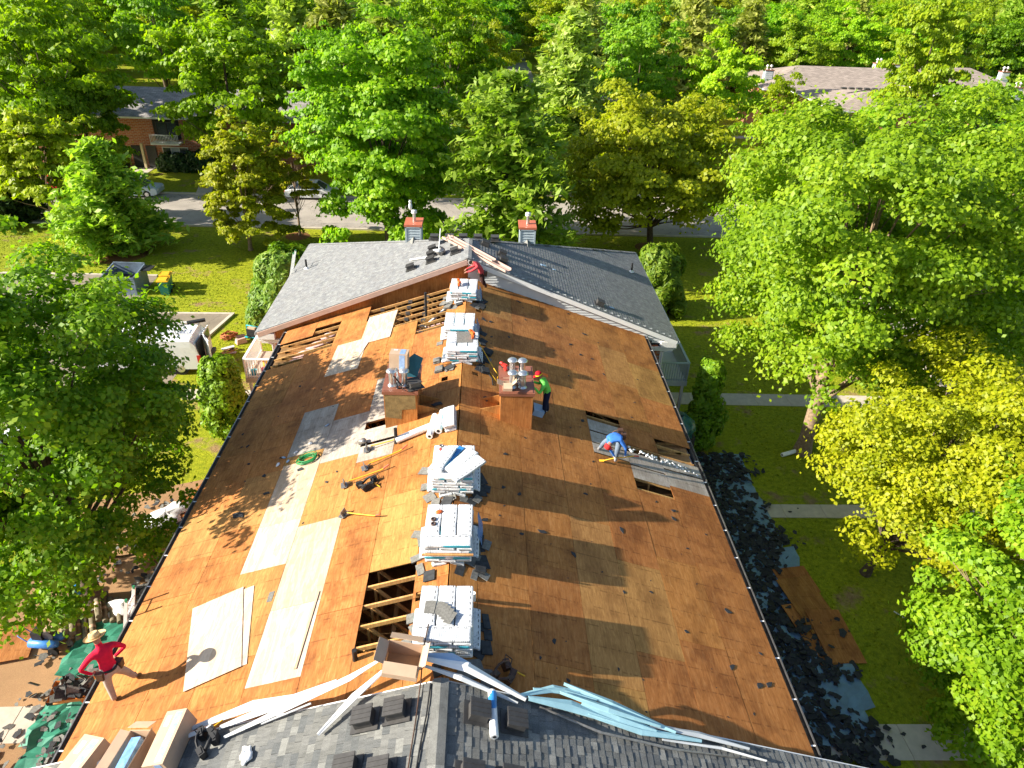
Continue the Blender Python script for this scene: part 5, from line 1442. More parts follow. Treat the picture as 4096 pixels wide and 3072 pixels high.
# plumbing pipes
def stub(x, y, h, label, off=0, r=.05, m='black'):
    sd = 1 if x > XR else -1; z = (zf(x) if off and y > 20 else ZR+off-S3*abs(x-XR)); t = thing('vent_pipe', label, 'pipe', T(x, y, z))
    part('pipe', MB().tube([(0, 0, -.1), (0, 0, h)], [r, r], 10), M[m], t)
    if off: part('flashing', MB().lathe([(.15, .04), (.08, .06), (.06, .14)], (0, 0, 0), 12), M['alum'], t)
stub(-8.78, 33.3, .5, 'thin dark vent pipe near the left eave of the far wing', OFF); stub(7.5, 33.8, .5, 'thin dark vent pipe near the right eave of the far wing', OFF)
stub(-2.42, 16.42, .52, 'black vent pipe at the lower end of the long white roll'); stub(-2.42, 9.2, .3, 'brown vent pipe at the corner of the near roof opening'); stub(-2.2, 24.7, .9, 'tall black vent pipe standing in the open trusses')
stub(-1.08, 10.3, .22, 'short white pipe stub behind the nearest stack at left', 0, .05, 'white'); stub(-.13, 10.35, .22, 'short white pipe stub behind the nearest stack at right', 0, .05, 'white')
# white drain pipe lying inside the near opening and a long one in the far trusses
o = tag(part('drain_pipe', MB().tube([(-1.5, 9.5, 7.62), (-1.75, 9.2, 7.2), (-1.9, 9.05, 6.8)], .05, 8), M['white']), 'white plastic pipe poking out of the near roof opening', 'pipe')
o = tag(part('drain_pipe', MB().tube([(-1.5, 25.0, 7.6), (-2.2, 24.1, 7.3)], .05, 8), M['white']), 'long white plastic pipe slanting through the far open trusses', 'pipe')

# ================================================================ loose sheets and boards
def loose(side, pts, label, m='new', off=.02, th=.014, name='loose_plywood', tilt=0):
    cx = sum(p[0] for p in pts)/len(pts); cy = sum(p[1] for p in pts)/len(pts)
    Mx = sl(side, cx, cy, 0, 0, off); k = KX
    mb = MB(); mb.prism([((x-cx)*k, y-cy) for x, y in pts], th)
    o = part(name, mb, M[m]); o.matrix_world = Mx @ Matrix.Rotation(tilt, 4, 'X'); return tag(o, label, 'plywood sheet')
def pr(side, cx, cy, w, l, a): 
    c, s = cos(a), sin(a); return [(cx+(x*c-y*s), cy+(x*s+y*c)) for x, y in ((-w/2, -l/2), (w/2, -l/2), (w/2, l/2), (-w/2, l/2))]
loose(-1, pr(-1, -5.62, 10.72, 1.2, 2.35, .22), 'lower of two loose pale plywood sheets beside the man with the straw hat', 'new', .016)
loose(-1, pr(-1, -5.78, 10.68, 1.18, 2.45, .28), 'upper loose pale plywood sheet with the man\'s shadow on it', 'new', .034)
loose(-1, pr(-1, -4.95, 22.9, 1.2, 2.3, -.03), 'loose pale sheet lying low on the far left slope', 'new', .016)
loose(-1, pr(-1, -4.45, 23.5, .35, 2.2, -.2), 'narrow pale off-cut on the edge between the two far loose sheets', 'new', .034)
loose(-1, pr(-1, -4.0, 24.7, 1.15, 2.3, -.02), 'loose pale sheet lying over the edge of the far open trusses', 'new', .03)
loose(-1, pr(-1, -3.62, 10.3, .05, 2.0, -.03), 'thin wooden strip lying beside the palest fixed sheet', 'newp', .016, .02, 'batten')
loose(-1, [(-3.0, 19.0), (-2.6, 18.9), (-2.5, 20.2), (-2.8, 20.3)], 'small pale off-cut behind the left chimney', 'new', .02)
loose(-1, [(-4.82, 11.35), (-4.7, 11.35), (-4.7, 11.65), (-4.82, 11.65)], 'small grey rectangle of board beside the loose sheets', 'shadegrey', .016, .006, 'board_scrap')
# boards and step by the chimney worker
o = tag(part('step_board', MB().box((0, 0, .1), (.34, .42, .2)), M['blueal']), 'blue-grey step box at the feet of the man in the green shirt', 'step'); o.matrix_world = sl(1, 1.68, 18.35, 0, 0, .02)

# ================================================================ shovels, cords, belts
def shovel(side, tip, end, label):
    a = Vector(tip); b = Vector(end); L_ = (Vector((b.x-a.x, b.y-a.y))).length; ang = atan2(b.y-a.y, (b.x-a.x)*KX); cx, cy = a.x, a.y
    t = thing('roofing_shovel', label, 'shovel', sl(side, cx, cy, 0, ang, .03), 'yellow-handled shovels on the left slope')
    L_ *= 1.03
    mb = MB(); mb.tube([(.12, 0, .10), (.4, 0, .07), (L_*.8, 0, .04), (L_*.87, 0, .06)], .017, 8); part('handle', mb, M['yellow'], t)
    mb = MB(); mb.tube([(L_*.86, 0, .058), (L_, 0, .11)], .022, 8); part('grip', mb, plain('red_grip', (.60, .10, .05), .5, .4), t)
    mb = MB(); mb.prism([(-.12, -.13), (.02, -.14), (.08, -.04), (.08, .04), (.02, .14), (-.12, .13)], .006, T(0, 0, .02, 0, .15)); mb.bar((.05, 0, .03), (.18, 0, .09), .04, .03); mb.box((-.0, 0, .1), (.02, .2, .14))
    part('blade', mb, M['steel'], t)
shovel(-1, (-3.22, 16.42), (-2.3, 16.55), 'yellow-handled shovel pointing at the lower end of the long white roll')
shovel(-1, (-3.15, 15.55), (-2.0, 16.0), 'yellow-handled shovel lying between its two twins')
shovel(-1, (-3.62, 15.0), (-2.42, 15.3), 'yellow-handled shovel just above the black tool belt')
shovel(-1, (-3.42, 13.75), (-2.4, 13.3), 'yellow-handled shovel nearest the camera, below the black tool belt')
def coil(side, x, y, label, m, r=.2, n=5, th=.012, rnds=3):
    r0 = random.Random(rnds); mb = MB()
    for k in range(n):
        pts = []; ox, oy = r0.uniform(-.05, .05), r0.uniform(-.05, .05); q = r*r0.uniform(.7, 1.15); e = r0.uniform(.6, 1)
        for i in range(19):
            a = 2*pi*i/18+k; pts.append((ox+cos(a)*q*1.15, oy+sin(a)*q*e, .02+k*.012))
        mb.tube(pts, th, 5, cap=False)
    t = tag(part('cord_coil', mb, M[m] if isinstance(m, str) else m), label, 'cord'); t.matrix_world = sl(side, x, y, 0, 0, .015); return t
coil(-1, -5.05, 16.75, 'green extension cord coiled on the left slope', plain('green_cord', (.02, .25, .07), .4, .4), .24, 8, .012)
def toolbelt(M0, label, s=1.0, seed=1, m='black'):
    r0 = random.Random(seed); t = thing('tool_belt', label, 'tool belt', M0 @ Matrix.Scale(s, 4))
    mb = MB(); pts = [(cos(a)*.2, sin(a)*.14, .12+.05*sin(2*a)) for a in [i*2*pi/14 for i in range(15)]]; mb.tube(pts, .022, 6, cap=False, squash=1.6); part('belt', mb, M[m], t)
    for k, (x, y) in enumerate(((.2, .05), (-.18, .08), (-.05, -.16), (.1, -.14))):
        mb = MB(); mb.box((0, 0, .08), (.16, .10, .17), rz=r0.uniform(-.6, .6), top=1.1); mb.box((0, .0, .17), (.12, .06, .02), rz=0); part('pouch', mb, M[m], t, T(x, y, 0, r0.uniform(-.5, .5), r0.uniform(-.2, .2)))
    mb = MB(); mb.bar((.18, -.1, .1), (.3, -.32, .03), .02); part('hammer_handle', mb, M['yellow'], t)
    mb = MB(); mb.tube([(.2, .1, .1), (.34, .16, .12), (.36, .02, .1), (.24, -.02, .08)], .012, 5); part('strap', mb, M[m], t)
M['leather'] = plain('brown_leather', (.07, .035, .022), .55, .4, var=.4, scale=8)
toolbelt(sl(-1, -2.98, 14.75, 0, .3, .01), 'black tool belt dropped between the shovels', 1.0, 1)
toolbelt(sl(1, .42, 8.65, 0, 1.0, .02), 'brown leather tool belt right of the ridge above the near vents', 1.1, 2, 'leather')
toolbelt(sl(-1, -4.85, 7.75, OFF, 2.0, .03), 'black tool belt in the shade of the tall carton on the near roof', 1.05, 3)
# hammer-shaped tear bar near the gap workers
def nailgun(M0, label, c='orange', s=1.0):
    t = thing('nail_gun', label, 'nail gun', M0 @ Matrix.Scale(s, 4))
    mb = MB(); mb.box((0, 0, .14), (.10, .22, .10), top=.8); mb.tube([(0, .1, .16), (0, .2, .16)], [.06, .05], 10); part('body', mb, M[c], t)
    part('grip', MB().bar((0, .02, .12), (0, .16, .02), .05, .04), M['black'], t); mb = MB(); mb.tube([(-.02, -.1, .06), (-.09, -.08, .05)], [.07, .07], 12); part('magazine', mb, M[c], t)
    part('nose', MB().bar((0, -.08, .12), (0, -.16, .04), .04), M['steel'], t)
nailgun(T(-.35, 20.95, 8.53, .5), 'orange nail gun on top of the fourth stack'); nailgun(T(-.95, 25.45, 8.42, .3), 'orange nail gun on top of the farthest stack')
nailgun(T(.66, 18.7, 8.62, .8), 'red nail gun lying on the right chimney cap', 'red', .9)
def tape_roll(x, y, z, label, m='leather'):
    mb = MB(); mb.lathe([(.03, 0), (.06, 0), (.06, .05), (.03, .05), (.03, 0)], (0, 0, 0), 12); o = part('tape_roll', mb, M[m]); o.matrix_world = T(x, y, z); tag(o, label, 'tape roll')
tape_roll(-1.05, 12.0, 8.563, 'upper brown nail coil on the second stack'); tape_roll(-1.04, 11.85, 8.563, 'lower brown nail coil on the second stack')
tape_roll(-1.03, 14.75, 8.563, 'dark coil on the back left of the third stack', 'steel')
o = tag(part('glove', MB().blob((0, 0, .03), (.09, .06, .03), 8, 0, .25, random.Random(4)), M['orange']), 'crumpled orange rag on the back of the second stack', 'rag'); o.matrix_world = T(-.95, 12.25, 8.563, .4)
o = tag(part('rag', MB().blob((0, 0, .025), (.04, .08, .03), 8, 0, .25, random.Random(5)), M['red']), 'small red rag on the left of the third stack', 'rag'); o.matrix_world = T(-1.02, 14.5, 8.633, .4)
# hose trailing from the fourth stack
o = tag(part('air_hose', MB().tube([(-.2, 20.8, 8.5), (.2, 20.4, 7.95), (.5, 19.9, 7.68), (.45, 19.5, 7.68), (.2, 20.0, 7.78)], .018, 6), M['yellow']), 'yellow air hose hanging from the fourth stack down the right slope', 'hose')
o = tag(part('air_hose', MB().tube([(-.3, 20.6, 8.45), (.0, 20.1, 7.9), (.3, 19.6, 7.73), (.32, 19.2, 7.72)], .018, 6), M['black']), 'black air hose curling beside the fourth stack', 'hose')
# things on the chimneys
def carton(M0, label, w, l, h, tape=True, open_=False, name='cardboard_box'):
    t = thing(name, label, 'box', M0)
    if open_:
        for c, d in (((0, -l/2, h/2), (w, .012, h)), ((0, l/2, h/2), (w, .012, h)), ((-w/2, 0, h/2), (.012, l, h)), ((w/2, 0, h/2), (.012, l, h))): part('side_panel', MB().box(c, d), M['cardboard'], t)
        part('bottom_panel', MB().box((0, 0, .01), (w-.02, l-.02, .01)), M['cardin'], t)
        for c, d, r in (((0, -l/2-.08, h+.05), (w*.95, .2, .008), .5), ((0, l/2+.08, h+.05), (w*.95, .2, .008), -.5)): part('flap', MB().box((0, 0, 0), d), M['cardboard'], t, T(*c) @ Matrix.Rotation(r, 4, 'X'))
        part('flap', MB().box((0, 0, 0), (.2, l*.95, .008)), M['cardboard'], t, T(w/2+.06, 0, h+.06) @ Matrix.Rotation(-.9, 4, 'Y')); part('flap', MB().box((0, 0, 0), (.2, l*.95, .008)), M['cardboard'], t, T(-w/2-.08, 0, h+.03) @ Matrix.Rotation(.4, 4, 'Y'))
    else:
        part('body', MB().box((0, 0, h/2), (w, l, h)), M['cardboard'], t)
        if tape:
            part('tape', MB().box((w*.2, 0, h+.002), (w*.3, l*.9, .003)), M['film'], t); part('tape', MB().box((w*.2, -l/2-.002, h*.5), (w*.3, .003, h*.9)), M['film'], t); part('address_label', MB().box((-w*.22, l*.3, h+.003), (w*.22, l*.2, .003)), M['alum'], t)
    return t
carton(T(-2.43, 18.0, 9.0, -.02, .03, -.18), 'sealed cardboard box balanced on the pipes of the left chimney', .52, .50, .50)
carton(T(.72, 17.55, 8.62, 0), 'small open cardboard box on the right chimney cap', .26, .28, .18, False, True)
def debris_sticks(name, label, M0, n, seed, mats, L_=.6, cat='debris'):
    r0 = random.Random(seed); t = thing(name, label, cat, M0)
    for i in range(n):
        mb = MB(); a = Vector((r0.uniform(-.08, .08), r0.uniform(-.12, .12), 0)); b = a+Vector((r0.uniform(-.15, .15), r0.uniform(-.35, .1), r0.uniform(.2, .5)))*L_/.5
        mb.bar(a, b, r0.uniform(.03, .09), .006); part('metal_strip', mb, M[r0.choice(mats)], t)
    return t
debris_sticks('flashing_scraps', 'bent strips of metal flashing leaning between the pipes of the right chimney', T(1.02, 17.85, 8.62), 9, 1, ('alum', 'steel', 'vent', 'siding'))
debris_sticks('flashing_scraps', 'dark bent strips of flashing leaning between the pipes of the left chimney', T(-2.42, 17.55, 8.62), 9, 2, ('vent', 'steel', 'black', 'sidingL'))
mb = MB(); mb.add([(-.25, 0, 0), (.1, -.05, 0), (.3, .1, .55), (.05, .12, .7), (-.2, .1, .5)], [(0, 1, 2, 3, 4)]); mb.add([(-.25, .02, 0), (.1, -.03, 0), (.3, .12, .55), (.05, .14, .7), (-.2, .12, .5)], [(4, 3, 2, 1, 0)])
o = tag(part('tarp_scrap', mb, plain('dark_teal_sheet', (.02, .12, .17), .6, .3)), 'dark teal sheet propped upright on the left chimney', 'sheet'); o.matrix_world = T(-2.05, 18.2, 8.6, .1)
t = thing('roof_vent', 'loose dark vent hood lying on the corner of the left chimney cap', 'roof vent', T(-1.98, 17.6, 8.62, .5))
for me in (VB, VH, VL): link(me.name.split('.')[0], me, t)
# owl figure on the far left flue
mb = MB(); mb.blob((0, 0, .16), (.09, .08, .17), 10); t = thing('owl_figure', 'pale owl figure sitting on the flue of the far left chimney', 'figure', T(-3.45, 32.4, 9.15)); part('body', mb, M['sidingL'], t); part('head', MB().blob((0, 0, .36), (.075, .07, .07), 10), M['sidingL'], t)
part('ear', MB().box((-.04, 0, .43), (.02, .02, .05)), M['sidingL'], t); part('ear', MB().box((.04, 0, .43), (.02, .02, .05)), M['sidingL'], t); part('beak', MB().box((0, -.075, .35), (.015, .03, .03)), M['yellow'], t)

# ================================================================ near rake clutter
def strip(pts, w, label, m, up=(0, 0, 1), name='aluminium_strip', th=.012, group=None, fold=True):
    mb = MB(); P = [Vector(p) for p in pts]; n = len(P); vs = []
    c = sum(P, Vector())/n
    for i, p in enumerate(P):
        d = (P[min(i+1, n-1)]-P[max(i-1, 0)]).normalized(); s_ = d.cross(Vector(up)).normalized(); u = s_.cross(d)
        k = w*(.5 if 0 < i < n-1 else .2)
        vs += [p-s_*k-c, p-c+u*(.03 if fold else 0), p+s_*k-c, p+s_*k-c-u*th, p-c+u*(.03 if fold else 0)-u*th, p-s_*k-c-u*th]
    fs = []
    for i in range(n-1):
        for j in range(6): fs.append((i*6+j, i*6+(j+1) % 6, (i+1)*6+(j+1) % 6, (i+1)*6+j)[::-1])
    fs += [tuple(range(6)), tuple(range((n-1)*6, n*6))[::-1]]
    mb.add(vs, fs); o = part(name, mb, M[m]); o.matrix_world = Matrix.Translation(c); return tag(o, label, 'metal strip', group)
def rp(x, y, h=0):
    if y > 20: dz = zf(x)-zroof(x); x *= 1-dz*.09; return (x, y-dz*1.75, zf(x)+.04+h)
    return (x, y, ZR+OFF-S3*abs(x-XR)+.04+h)
# left of the ridge: white and pale strips
strip([rp(-5.4, 8.12, .02), rp(-4.2, 8.32, .05), rp(-2.9, 8.30, .03)], .22, 'pale translucent strip highest of those left of the open carton', 'sidingL')
strip([rp(-4.55, 7.78, .05), rp(-3.5, 8.05, .12), rp(-2.35, 8.38, .15), rp(-1.8, 8.55, .25)], .13, 'long white aluminium strip running up to the open carton', 'alum')
strip([rp(-4.7, 8.0, .06), rp(-3.6, 8.2, .09), rp(-2.6, 8.42, .09)], .2, 'pale grey strip between the two long white ones', 'sidingL')
strip([rp(-2.75, 7.42, .06), rp(-2.2, 7.95, .16), rp(-1.55, 8.42, .25)], .14, 'white aluminium strip slanting below the open carton towards the left vents', 'alum')
strip([rp(-3.9, 7.9, .03), rp(-3.0, 8.05, .1)], .06, 'thin white splinter strip under the long white ones', 'alum')
strip([rp(-5.6, 7.95, .02), rp(-4.9, 8.05, .05)], .25, 'white strip beside the tallest closed carton', 'alum')
strip([rp(-7.1, 7.7, .1), rp(-6.2, 8.2, .06)], .2, 'white triangular strip between the left cartons', 'alum')
strip([rp(-9.4, 7.35, .05), rp(-8.0, 7.6, .08)], .25, 'white trim strip at the bottom left corner', 'alum')
# right of the ridge: blue-grey then teal strips
strip([(-1.0, 8.42, 8.52), (-.2, 8.28, 8.45), rp(.85, 7.95, .06)], .20, 'long white-grey strip crossing the ridge above the right vents', 'alum')
strip([(-.98, 8.5, 8.50), (-.5, 8.45, 8.47), (-.15, 8.36, 8.40)], .24, 'blue-grey strip under the long one at the ridge', 'blueal')
strip([(-1.05, 8.35, 8.44), (-.3, 8.1, 8.4), rp(.7, 7.85, .05)], .12, 'narrow pale strip below the long one at the ridge', 'sidingL')
tl = [([rp(.75, 8.02, .05), rp(1.4, 8.3, .06), rp(2.1, 8.35, .04)], .16, 'topmost teal strip starting right of the tool belt'), ([rp(.9, 7.98, .07), rp(1.7, 8.0, .07), rp(2.7, 7.85, .05)], .24, 'broad teal strip in the middle of the teal pile'), ([rp(1.6, 8.45, .06), rp(2.5, 8.2, .10), rp(3.7, 7.92, .05)], .16, 'teal strip crossing over the pile from its upper tip'), ([rp(1.5, 8.2, .12), rp(2.4, 8.05, .14), rp(3.4, 7.95, .08)], .14, 'teal strip lying highest on the pile'), ([rp(2.0, 7.9, .06), rp(3.0, 7.8, .05), rp(4.2, 7.85, .05)], .17, 'teal strip at the lower right of the teal pile'), ([rp(1.9, 8.1, .08), rp(2.6, 7.95, .08), rp(3.3, 7.85, .06)], .2, 'pale teal strip buried in the pile'), ([rp(1.0, 8.2, .05), rp(1.6, 8.28, .07), rp(2.2, 8.22, .08)], .13, 'short teal strip near the upper tip of the pile')]
for p, w, lb in tl: strip(p, w, lb, 'teal', group='teal strips along the near rake')
strip([rp(3.2, 7.95, .04), rp(4.2, 7.98, .04), rp(5.2, 7.9, .04)], .13, 'grey-white strip at the right end of the teal pile', 'sidingL')
strip([rp(1.1, 7.88, .02), rp(2.2, 7.62, .03), rp(3.6, 7.58, .03), rp(4.9, 7.66, .03)], .05, 'thin grey moulding curving under the teal pile', 'steel')
strip([rp(3.4, 7.72, .03), rp(4.6, 7.80, .03), rp(5.5, 7.72, .03)], .06, 'thin white moulding at the right end of the teal pile', 'alum')
# open carton at the ridge
carton(T(-1.38, 8.36, 8.36, -.1, .12, .05), 'open cardboard box on the ridge in front of the nearest stack', .62, .50, .36, False, True)
# cartons lower left
carton(sl(-1, -5.48, 7.80, OFF, -.05, .03), 'tall closed carton, rightmost of the boxes at the lower left', .42, 1.05, .38)
carton(sl(-1, -6.2, 7.7, OFF, -.2, .03), 'open carton with blue wrapping between the two closed cartons', .5, .85, .3, False, True)
carton(sl(-1, -7.25, 7.62, OFF, -.35, .03), 'long carton with glossy tape, leftmost at the lower left', .55, 1.2, .34)
carton(sl(-1, -7.85, 7.25, OFF, -.45, .03), 'carton half outside the frame in the bottom left corner', .5, 1.0, .3)
o = tag(part('plastic_wrap', MB().box((0, 0, .1), (.2, .6, .2), rz=.1), plain('blue_shiny_wrap', (.15, .30, .55), .15, .7, var=.4)), 'shiny blue plastic inside the open carton at the lower left', 'plastic'); o.matrix_world = sl(-1, -6.2, 7.7, OFF, -.2, .12)
# crumpled white rag
mb = MB(); mb.blob((0, 0, .03), (.11, .2, .05), 14, 0, .28, random.Random(9)); o = tag(part('rag', mb, M['white_wrap']), 'crumpled white rag on the near roof left of the cables', 'rag'); o.matrix_world = sl(-1, -4.0, 7.35, OFF, .2, .03)
# white roll on the near roof
roll('underlayment_roll', 'white roll with blue print lying between two vents on the near roof', rp(.28, 7.12, .05), rp(.24, 7.98, .05), .075, M['white_wrap'])
o = tag(part('plastic_patch', MB().tube([(0, -.12, 0), (0, .22, 0)], [.078, .078], 14), M['bluepl']), 'blue printed sleeve round the white roll', 'sleeve'); o.matrix_world = Matrix.Translation(Vector(rp(.25, 7.72, .05)))
# cables over the near roof
o = tag(part('cable', MB().tube([(-.95, 9.1, 8.605), (-1.0, 8.62, 8.60), rp(-1.02, 8.1, .02), rp(-1.05, 7.3), rp(-1.1, 6.5), rp(-1.12, 5.6)], .012, 6), M['leather']), 'brown cable running from the nearest stack down to the bottom edge', 'cable')
o = tag(part('cable', MB().tube([rp(-.84, 8.0), rp(-.87, 7.4), rp(-.93, 6.9), rp(-.98, 6.3), rp(-1.0, 5.6)], .014, 6), M['black']), 'black cable along the near ridge', 'cable')
# far roof: carton channel across the ridge, pole, bag
def channel(a, b, w, h, label):
    t = thing('fascia_carton', label, 'carton', T(*a)); a0 = Vector(a); b = Vector(b)-a0; d = b.normalized(); s_ = d.cross(Vector((0, 0, 1))).normalized(); u = s_.cross(d)
    for k, (o1, o2) in enumerate(((-s_*w/2, s_*w/2), (-s_*w/2, -s_*w/2+u*h), (s_*w/2, s_*w/2+u*h))):
        mb = MB(); n = u*.006 if k == 0 else s_*.006
        vs = [o1-n, o2-n, b+o2-n, b+o1-n, o1+n, o2+n, b+o2+n, b+o1+n]; mb.add(vs, [(0, 1, 2, 3), (7, 6, 5, 4), (0, 4, 5, 1), (1, 5, 6, 2), (2, 6, 7, 3), (3, 7, 4, 0)])
        part('side_panel', mb, M['tanfascia'], t)
channel((-1.7, 29.35, 8.93), (.96, 26.75, 8.50), .34, .10, 'long open tan carton lying across the far ridge')
channel((-1.5, 29.25, 9.0), (.38, 27.3, 8.72), .22, .06, 'narrower tan channel lying inside the long carton')
o = tag(part('pole', MB().tube([rp(-1.95, 29.95, .9), rp(-2.0, 29.2, .1)], .025, 8), M['sidingL']), 'pale pole propped on the far wing beside three vents', 'pole')
o = tag(part('white_trim', MB().bar(rp(-3.3, 29.75, .03), rp(-2.45, 29.35, .03), .12, .05), M['alum']), 'short white trim strip left of the three far vents', 'trim')
mb = MB(); mb.blob((0, 0, .12), (.17, .26, .16), 10, 0, .3, random.Random(3)); o = tag(part('bucket_bag', mb, M['steel']), 'grey tool bag beside the propped pole on the far wing', 'bag'); o.matrix_world = T(*rp(-1.9, 29.3, 0))
mb = MB(); mb.blob((0, 0, .05), (.2, .12, .06), 10, 0, .45, random.Random(6)); o = tag(part('rag', mb, M['white_wrap']), 'white rag hanging over the grey tool bag', 'rag'); o.matrix_world = T(*rp(-2.0, 29.15, .2))
for x, w in ((2.6, .25), (3.1, .15), (5.5, .2)):
    o = tag(part('vent_scrap', MB().box((0, 0, .01), (w, w*.6, .02)), M['blueal']), {2.6: 'blue-grey flashing scrap upper one on the shaded far slope', 3.1: 'small flashing scrap below the larger one on the far slope', 5.5: 'blue flashing scrap beside the low right far vent'}[x], 'flashing'); o.matrix_world = sl(1, x, 29.6 if x < 5 else 27.75, OFF, .3, .03)
# litter on the left slope
for i, (x, y) in enumerate(((-6.0, 16.9), (-5.9, 17.2), (-5.55, 17.3), (-5.7, 16.95), (-5.15, 17.6), (-4.8, 18.4))):
    mb = MB(); mb.blob((0, 0, .015), (.05, .08, .02), 8, 0, .4, random.Random(i)); o = part('litter', mb, M['blueal'] if i % 2 else M['white_wrap']); o.matrix_world = sl(-1, x, y, 0, i, .02); tag(o, 'crumpled bit of plastic litter near the green cord coil', 'litter', 'plastic litter near the cord coil')
mb = MB(); mb.blob((0, 0, .08), (.14, .11, .1), 10, 0, .3, random.Random(12)); o = tag(part('felt_ball', mb, M['steel']), 'crumpled dark paper ball at the blade of the uppermost shovel', 'scrap'); o.matrix_world = sl(-1, -3.42, 16.85, 0, 0, .0)

# ================================================================ ladders at the eaves
def ladder(foot, top, w, label, rungs, m='alum'):
    f, t_ = Vector(foot), Vector(top); d = (t_-f).normalized(); s_ = Vector((0, 1, 0)); L_ = (t_-f).length
    t = thing('ladder', label, 'ladder', T(*foot))
    for k in (-1, 1):
        part('rail', MB().bar(s_*(k*w/2), (t_-f)+s_*(k*w/2), .035, .08, up=(1, 0, 0)), M[m], t)
        part('end_cap', MB().box((t_-f)+s_*(k*w/2), (.05, .05, .08)), plain('green_cap', (.03, .22, .10), .5), t)
    me = MB().bar(s_*(-w/2), s_*(w/2), .03).mesh('rung', M[m])
    for i in range(rungs): link('rung', me, t, Matrix.Translation(d*((i+.8)*L_/(rungs+.6))))
ladder((-9.9, 12.0, 0), (-8.33, 12.15, 6.05), .42, 'aluminium ladder leaning on the left eave above the green tarp', 18)
ladder((-11.0, 33.6, 0), (-9.35, 33.6, 6.5), .42, 'aluminium ladder leaning on the far wing eave by the yew', 19)
# ================================================================ people
def person(label, root, J, R, cols, extra=None, sub=1):
    """J joint name -> world point; one skinned surface; colours by nearest limb"""
    o0 = Vector(root); t = thing('person', label, 'person', T(*root))
    names = list(J); idx = {n: i for i, n in enumerate(names)}
    edges = [('pelvis', 'spine'), ('spine', 'chest'), ('chest', 'neck'), ('neck', 'head'), ('head', 'crown')]
    for s in 'LR': edges += [('chest', 'shoulder'+s), ('shoulder'+s, 'elbow'+s), ('elbow'+s, 'wrist'+s), ('wrist'+s, 'hand'+s), ('pelvis', 'hip'+s), ('hip'+s, 'knee'+s), ('knee'+s, 'ankle'+s), ('ankle'+s, 'toe'+s)]
    me = bpy.data.meshes.new('body'); me.from_pydata([tuple(Vector(J[n])-o0) for n in names], [(idx[a], idx[b]) for a, b in edges], [])
    o = bpy.data.objects.new('body_tmp', me); COL.objects.link(o)
    sk = o.modifiers.new('s', 'SKIN'); sk.use_smooth_shade = True
    for n in names:
        v = me.skin_vertices[0].data[idx[n]]; r = R.get(n, R.get(n[:-1], .05)); v.radius = r if hasattr(r, '__len__') else (r, r)
        v.use_root = n == 'pelvis'
    ss = o.modifiers.new('u', 'SUBSURF'); ss.levels = sub; ss.render_levels = sub
    dg = bpy.context.evaluated_depsgraph_get(); dg.update()
    nm = bpy.data.meshes.new_from_object(o.evaluated_get(dg)); bpy.data.objects.remove(o)
    zones = {'skin': [('neck', 'head'), ('head', 'crown')], 'shirt': [('pelvis', 'spine'), ('spine', 'chest'), ('chest', 'neck')], 'sleeve': [], 'pants': [], 'shoe': [], 'glove': []}
    for s in 'LR':
        zones['shirt'] += [('chest', 'shoulder'+s), ('shoulder'+s, 'elbow'+s), ('elbow'+s, 'wrist'+s)]; zones['glove'].append(('wrist'+s, 'hand'+s))
        zones['pants'] += [('pelvis', 'hip'+s), ('hip'+s, 'knee'+s), ('knee'+s, 'ankle'+s)]; zones['shoe'].append(('ankle'+s, 'toe'+s))
    mats = list(zones); nm.materials.clear()
    for z in mats: nm.materials.append(cols.get(z, cols['shirt']))
    def dist(p, a, b):
        d = b-a; tt = max(0, min(1, (p-a).dot(d)/max(d.length_squared, 1e-9))); return (p-(a+d*tt)).length
    segs = [(mi, Vector(J[a])-o0, Vector(J[b])-o0, (max(np.mean(R.get(a, R.get(a[:-1], .05))), .03)+max(np.mean(R.get(b, R.get(b[:-1], .05))), .03))/2) for mi, z in enumerate(mats) for a, b in zones[z]]
    for f in nm.polygons:
        best = min(segs, key=lambda s: dist(f.center, s[1], s[2])/s[3]); f.material_index = best[0]
    nm.polygons.foreach_set('use_smooth', [True]*len(nm.polygons))
    # fingers joined into the same mesh
    bm = bmesh.new(); bm.from_mesh(nm)
    for s in 'LR':
        w, h = Vector(J['wrist'+s])-o0, Vector(J['hand'+s])-o0; d = (h-w).normalized(); sd = d.cross(Vector((0, 0, 1)))
        if sd.length < .1: sd = Vector((1, 0, 0))
        sd.normalize(); dn = d.cross(sd)
        if dn.z > 0: dn = -dn
        fm = MB()
        for k in range(4):
            L_ = (.065, .078, .072, .055)[k]; a = h+sd*(k-1.5)*.02; b = a+d*L_*.55+dn*.01; c = b+d*L_*.25+dn*L_*.45
            fm.tube([a-d*.02, b, c], [.0095, .009, .007], 6)
        fm.tube([w+d*.03+sd*-.03, w+d*.06+sd*-.055, w+d*.09+sd*-.05+dn*.02], [.012, .010, .008], 6)
        off = len(bm.verts); vs = [bm.verts.new(v) for v in fm.v]
        for f in fm.f:
            try: nf = bm.faces.new([vs[i] for i in f]); nf.material_index = mats.index('glove'); nf.smooth = True
            except ValueError: pass
    bm.to_mesh(nm); bm.free()
    part('body', nm, None, t)
    # face: nose, eyes, ears set on the head
    hd = Vector(J['head'])-o0; cr = Vector(J['crown'])-o0; up = (cr-hd).normalized(); fw = Vector(J.get('_face', (0, 1, 0))) ; fw = (fw-up*fw.dot(up)).normalized(); sd = fw.cross(up)
    mb = MB(); mb.blob(hd+fw*.098+up*.01, (.012, .012, .022), 6); part('nose', mb, cols['skin'], t)
    for k in (-1, 1):
        part('eye', MB().blob(hd+fw*.088+up*.035+sd*k*.032, (.010, .010, .007), 6), M['black'], t); part('ear', MB().blob(hd+sd*k*.083+up*.015, (.016, .016, .028), 6), cols['skin'], t)
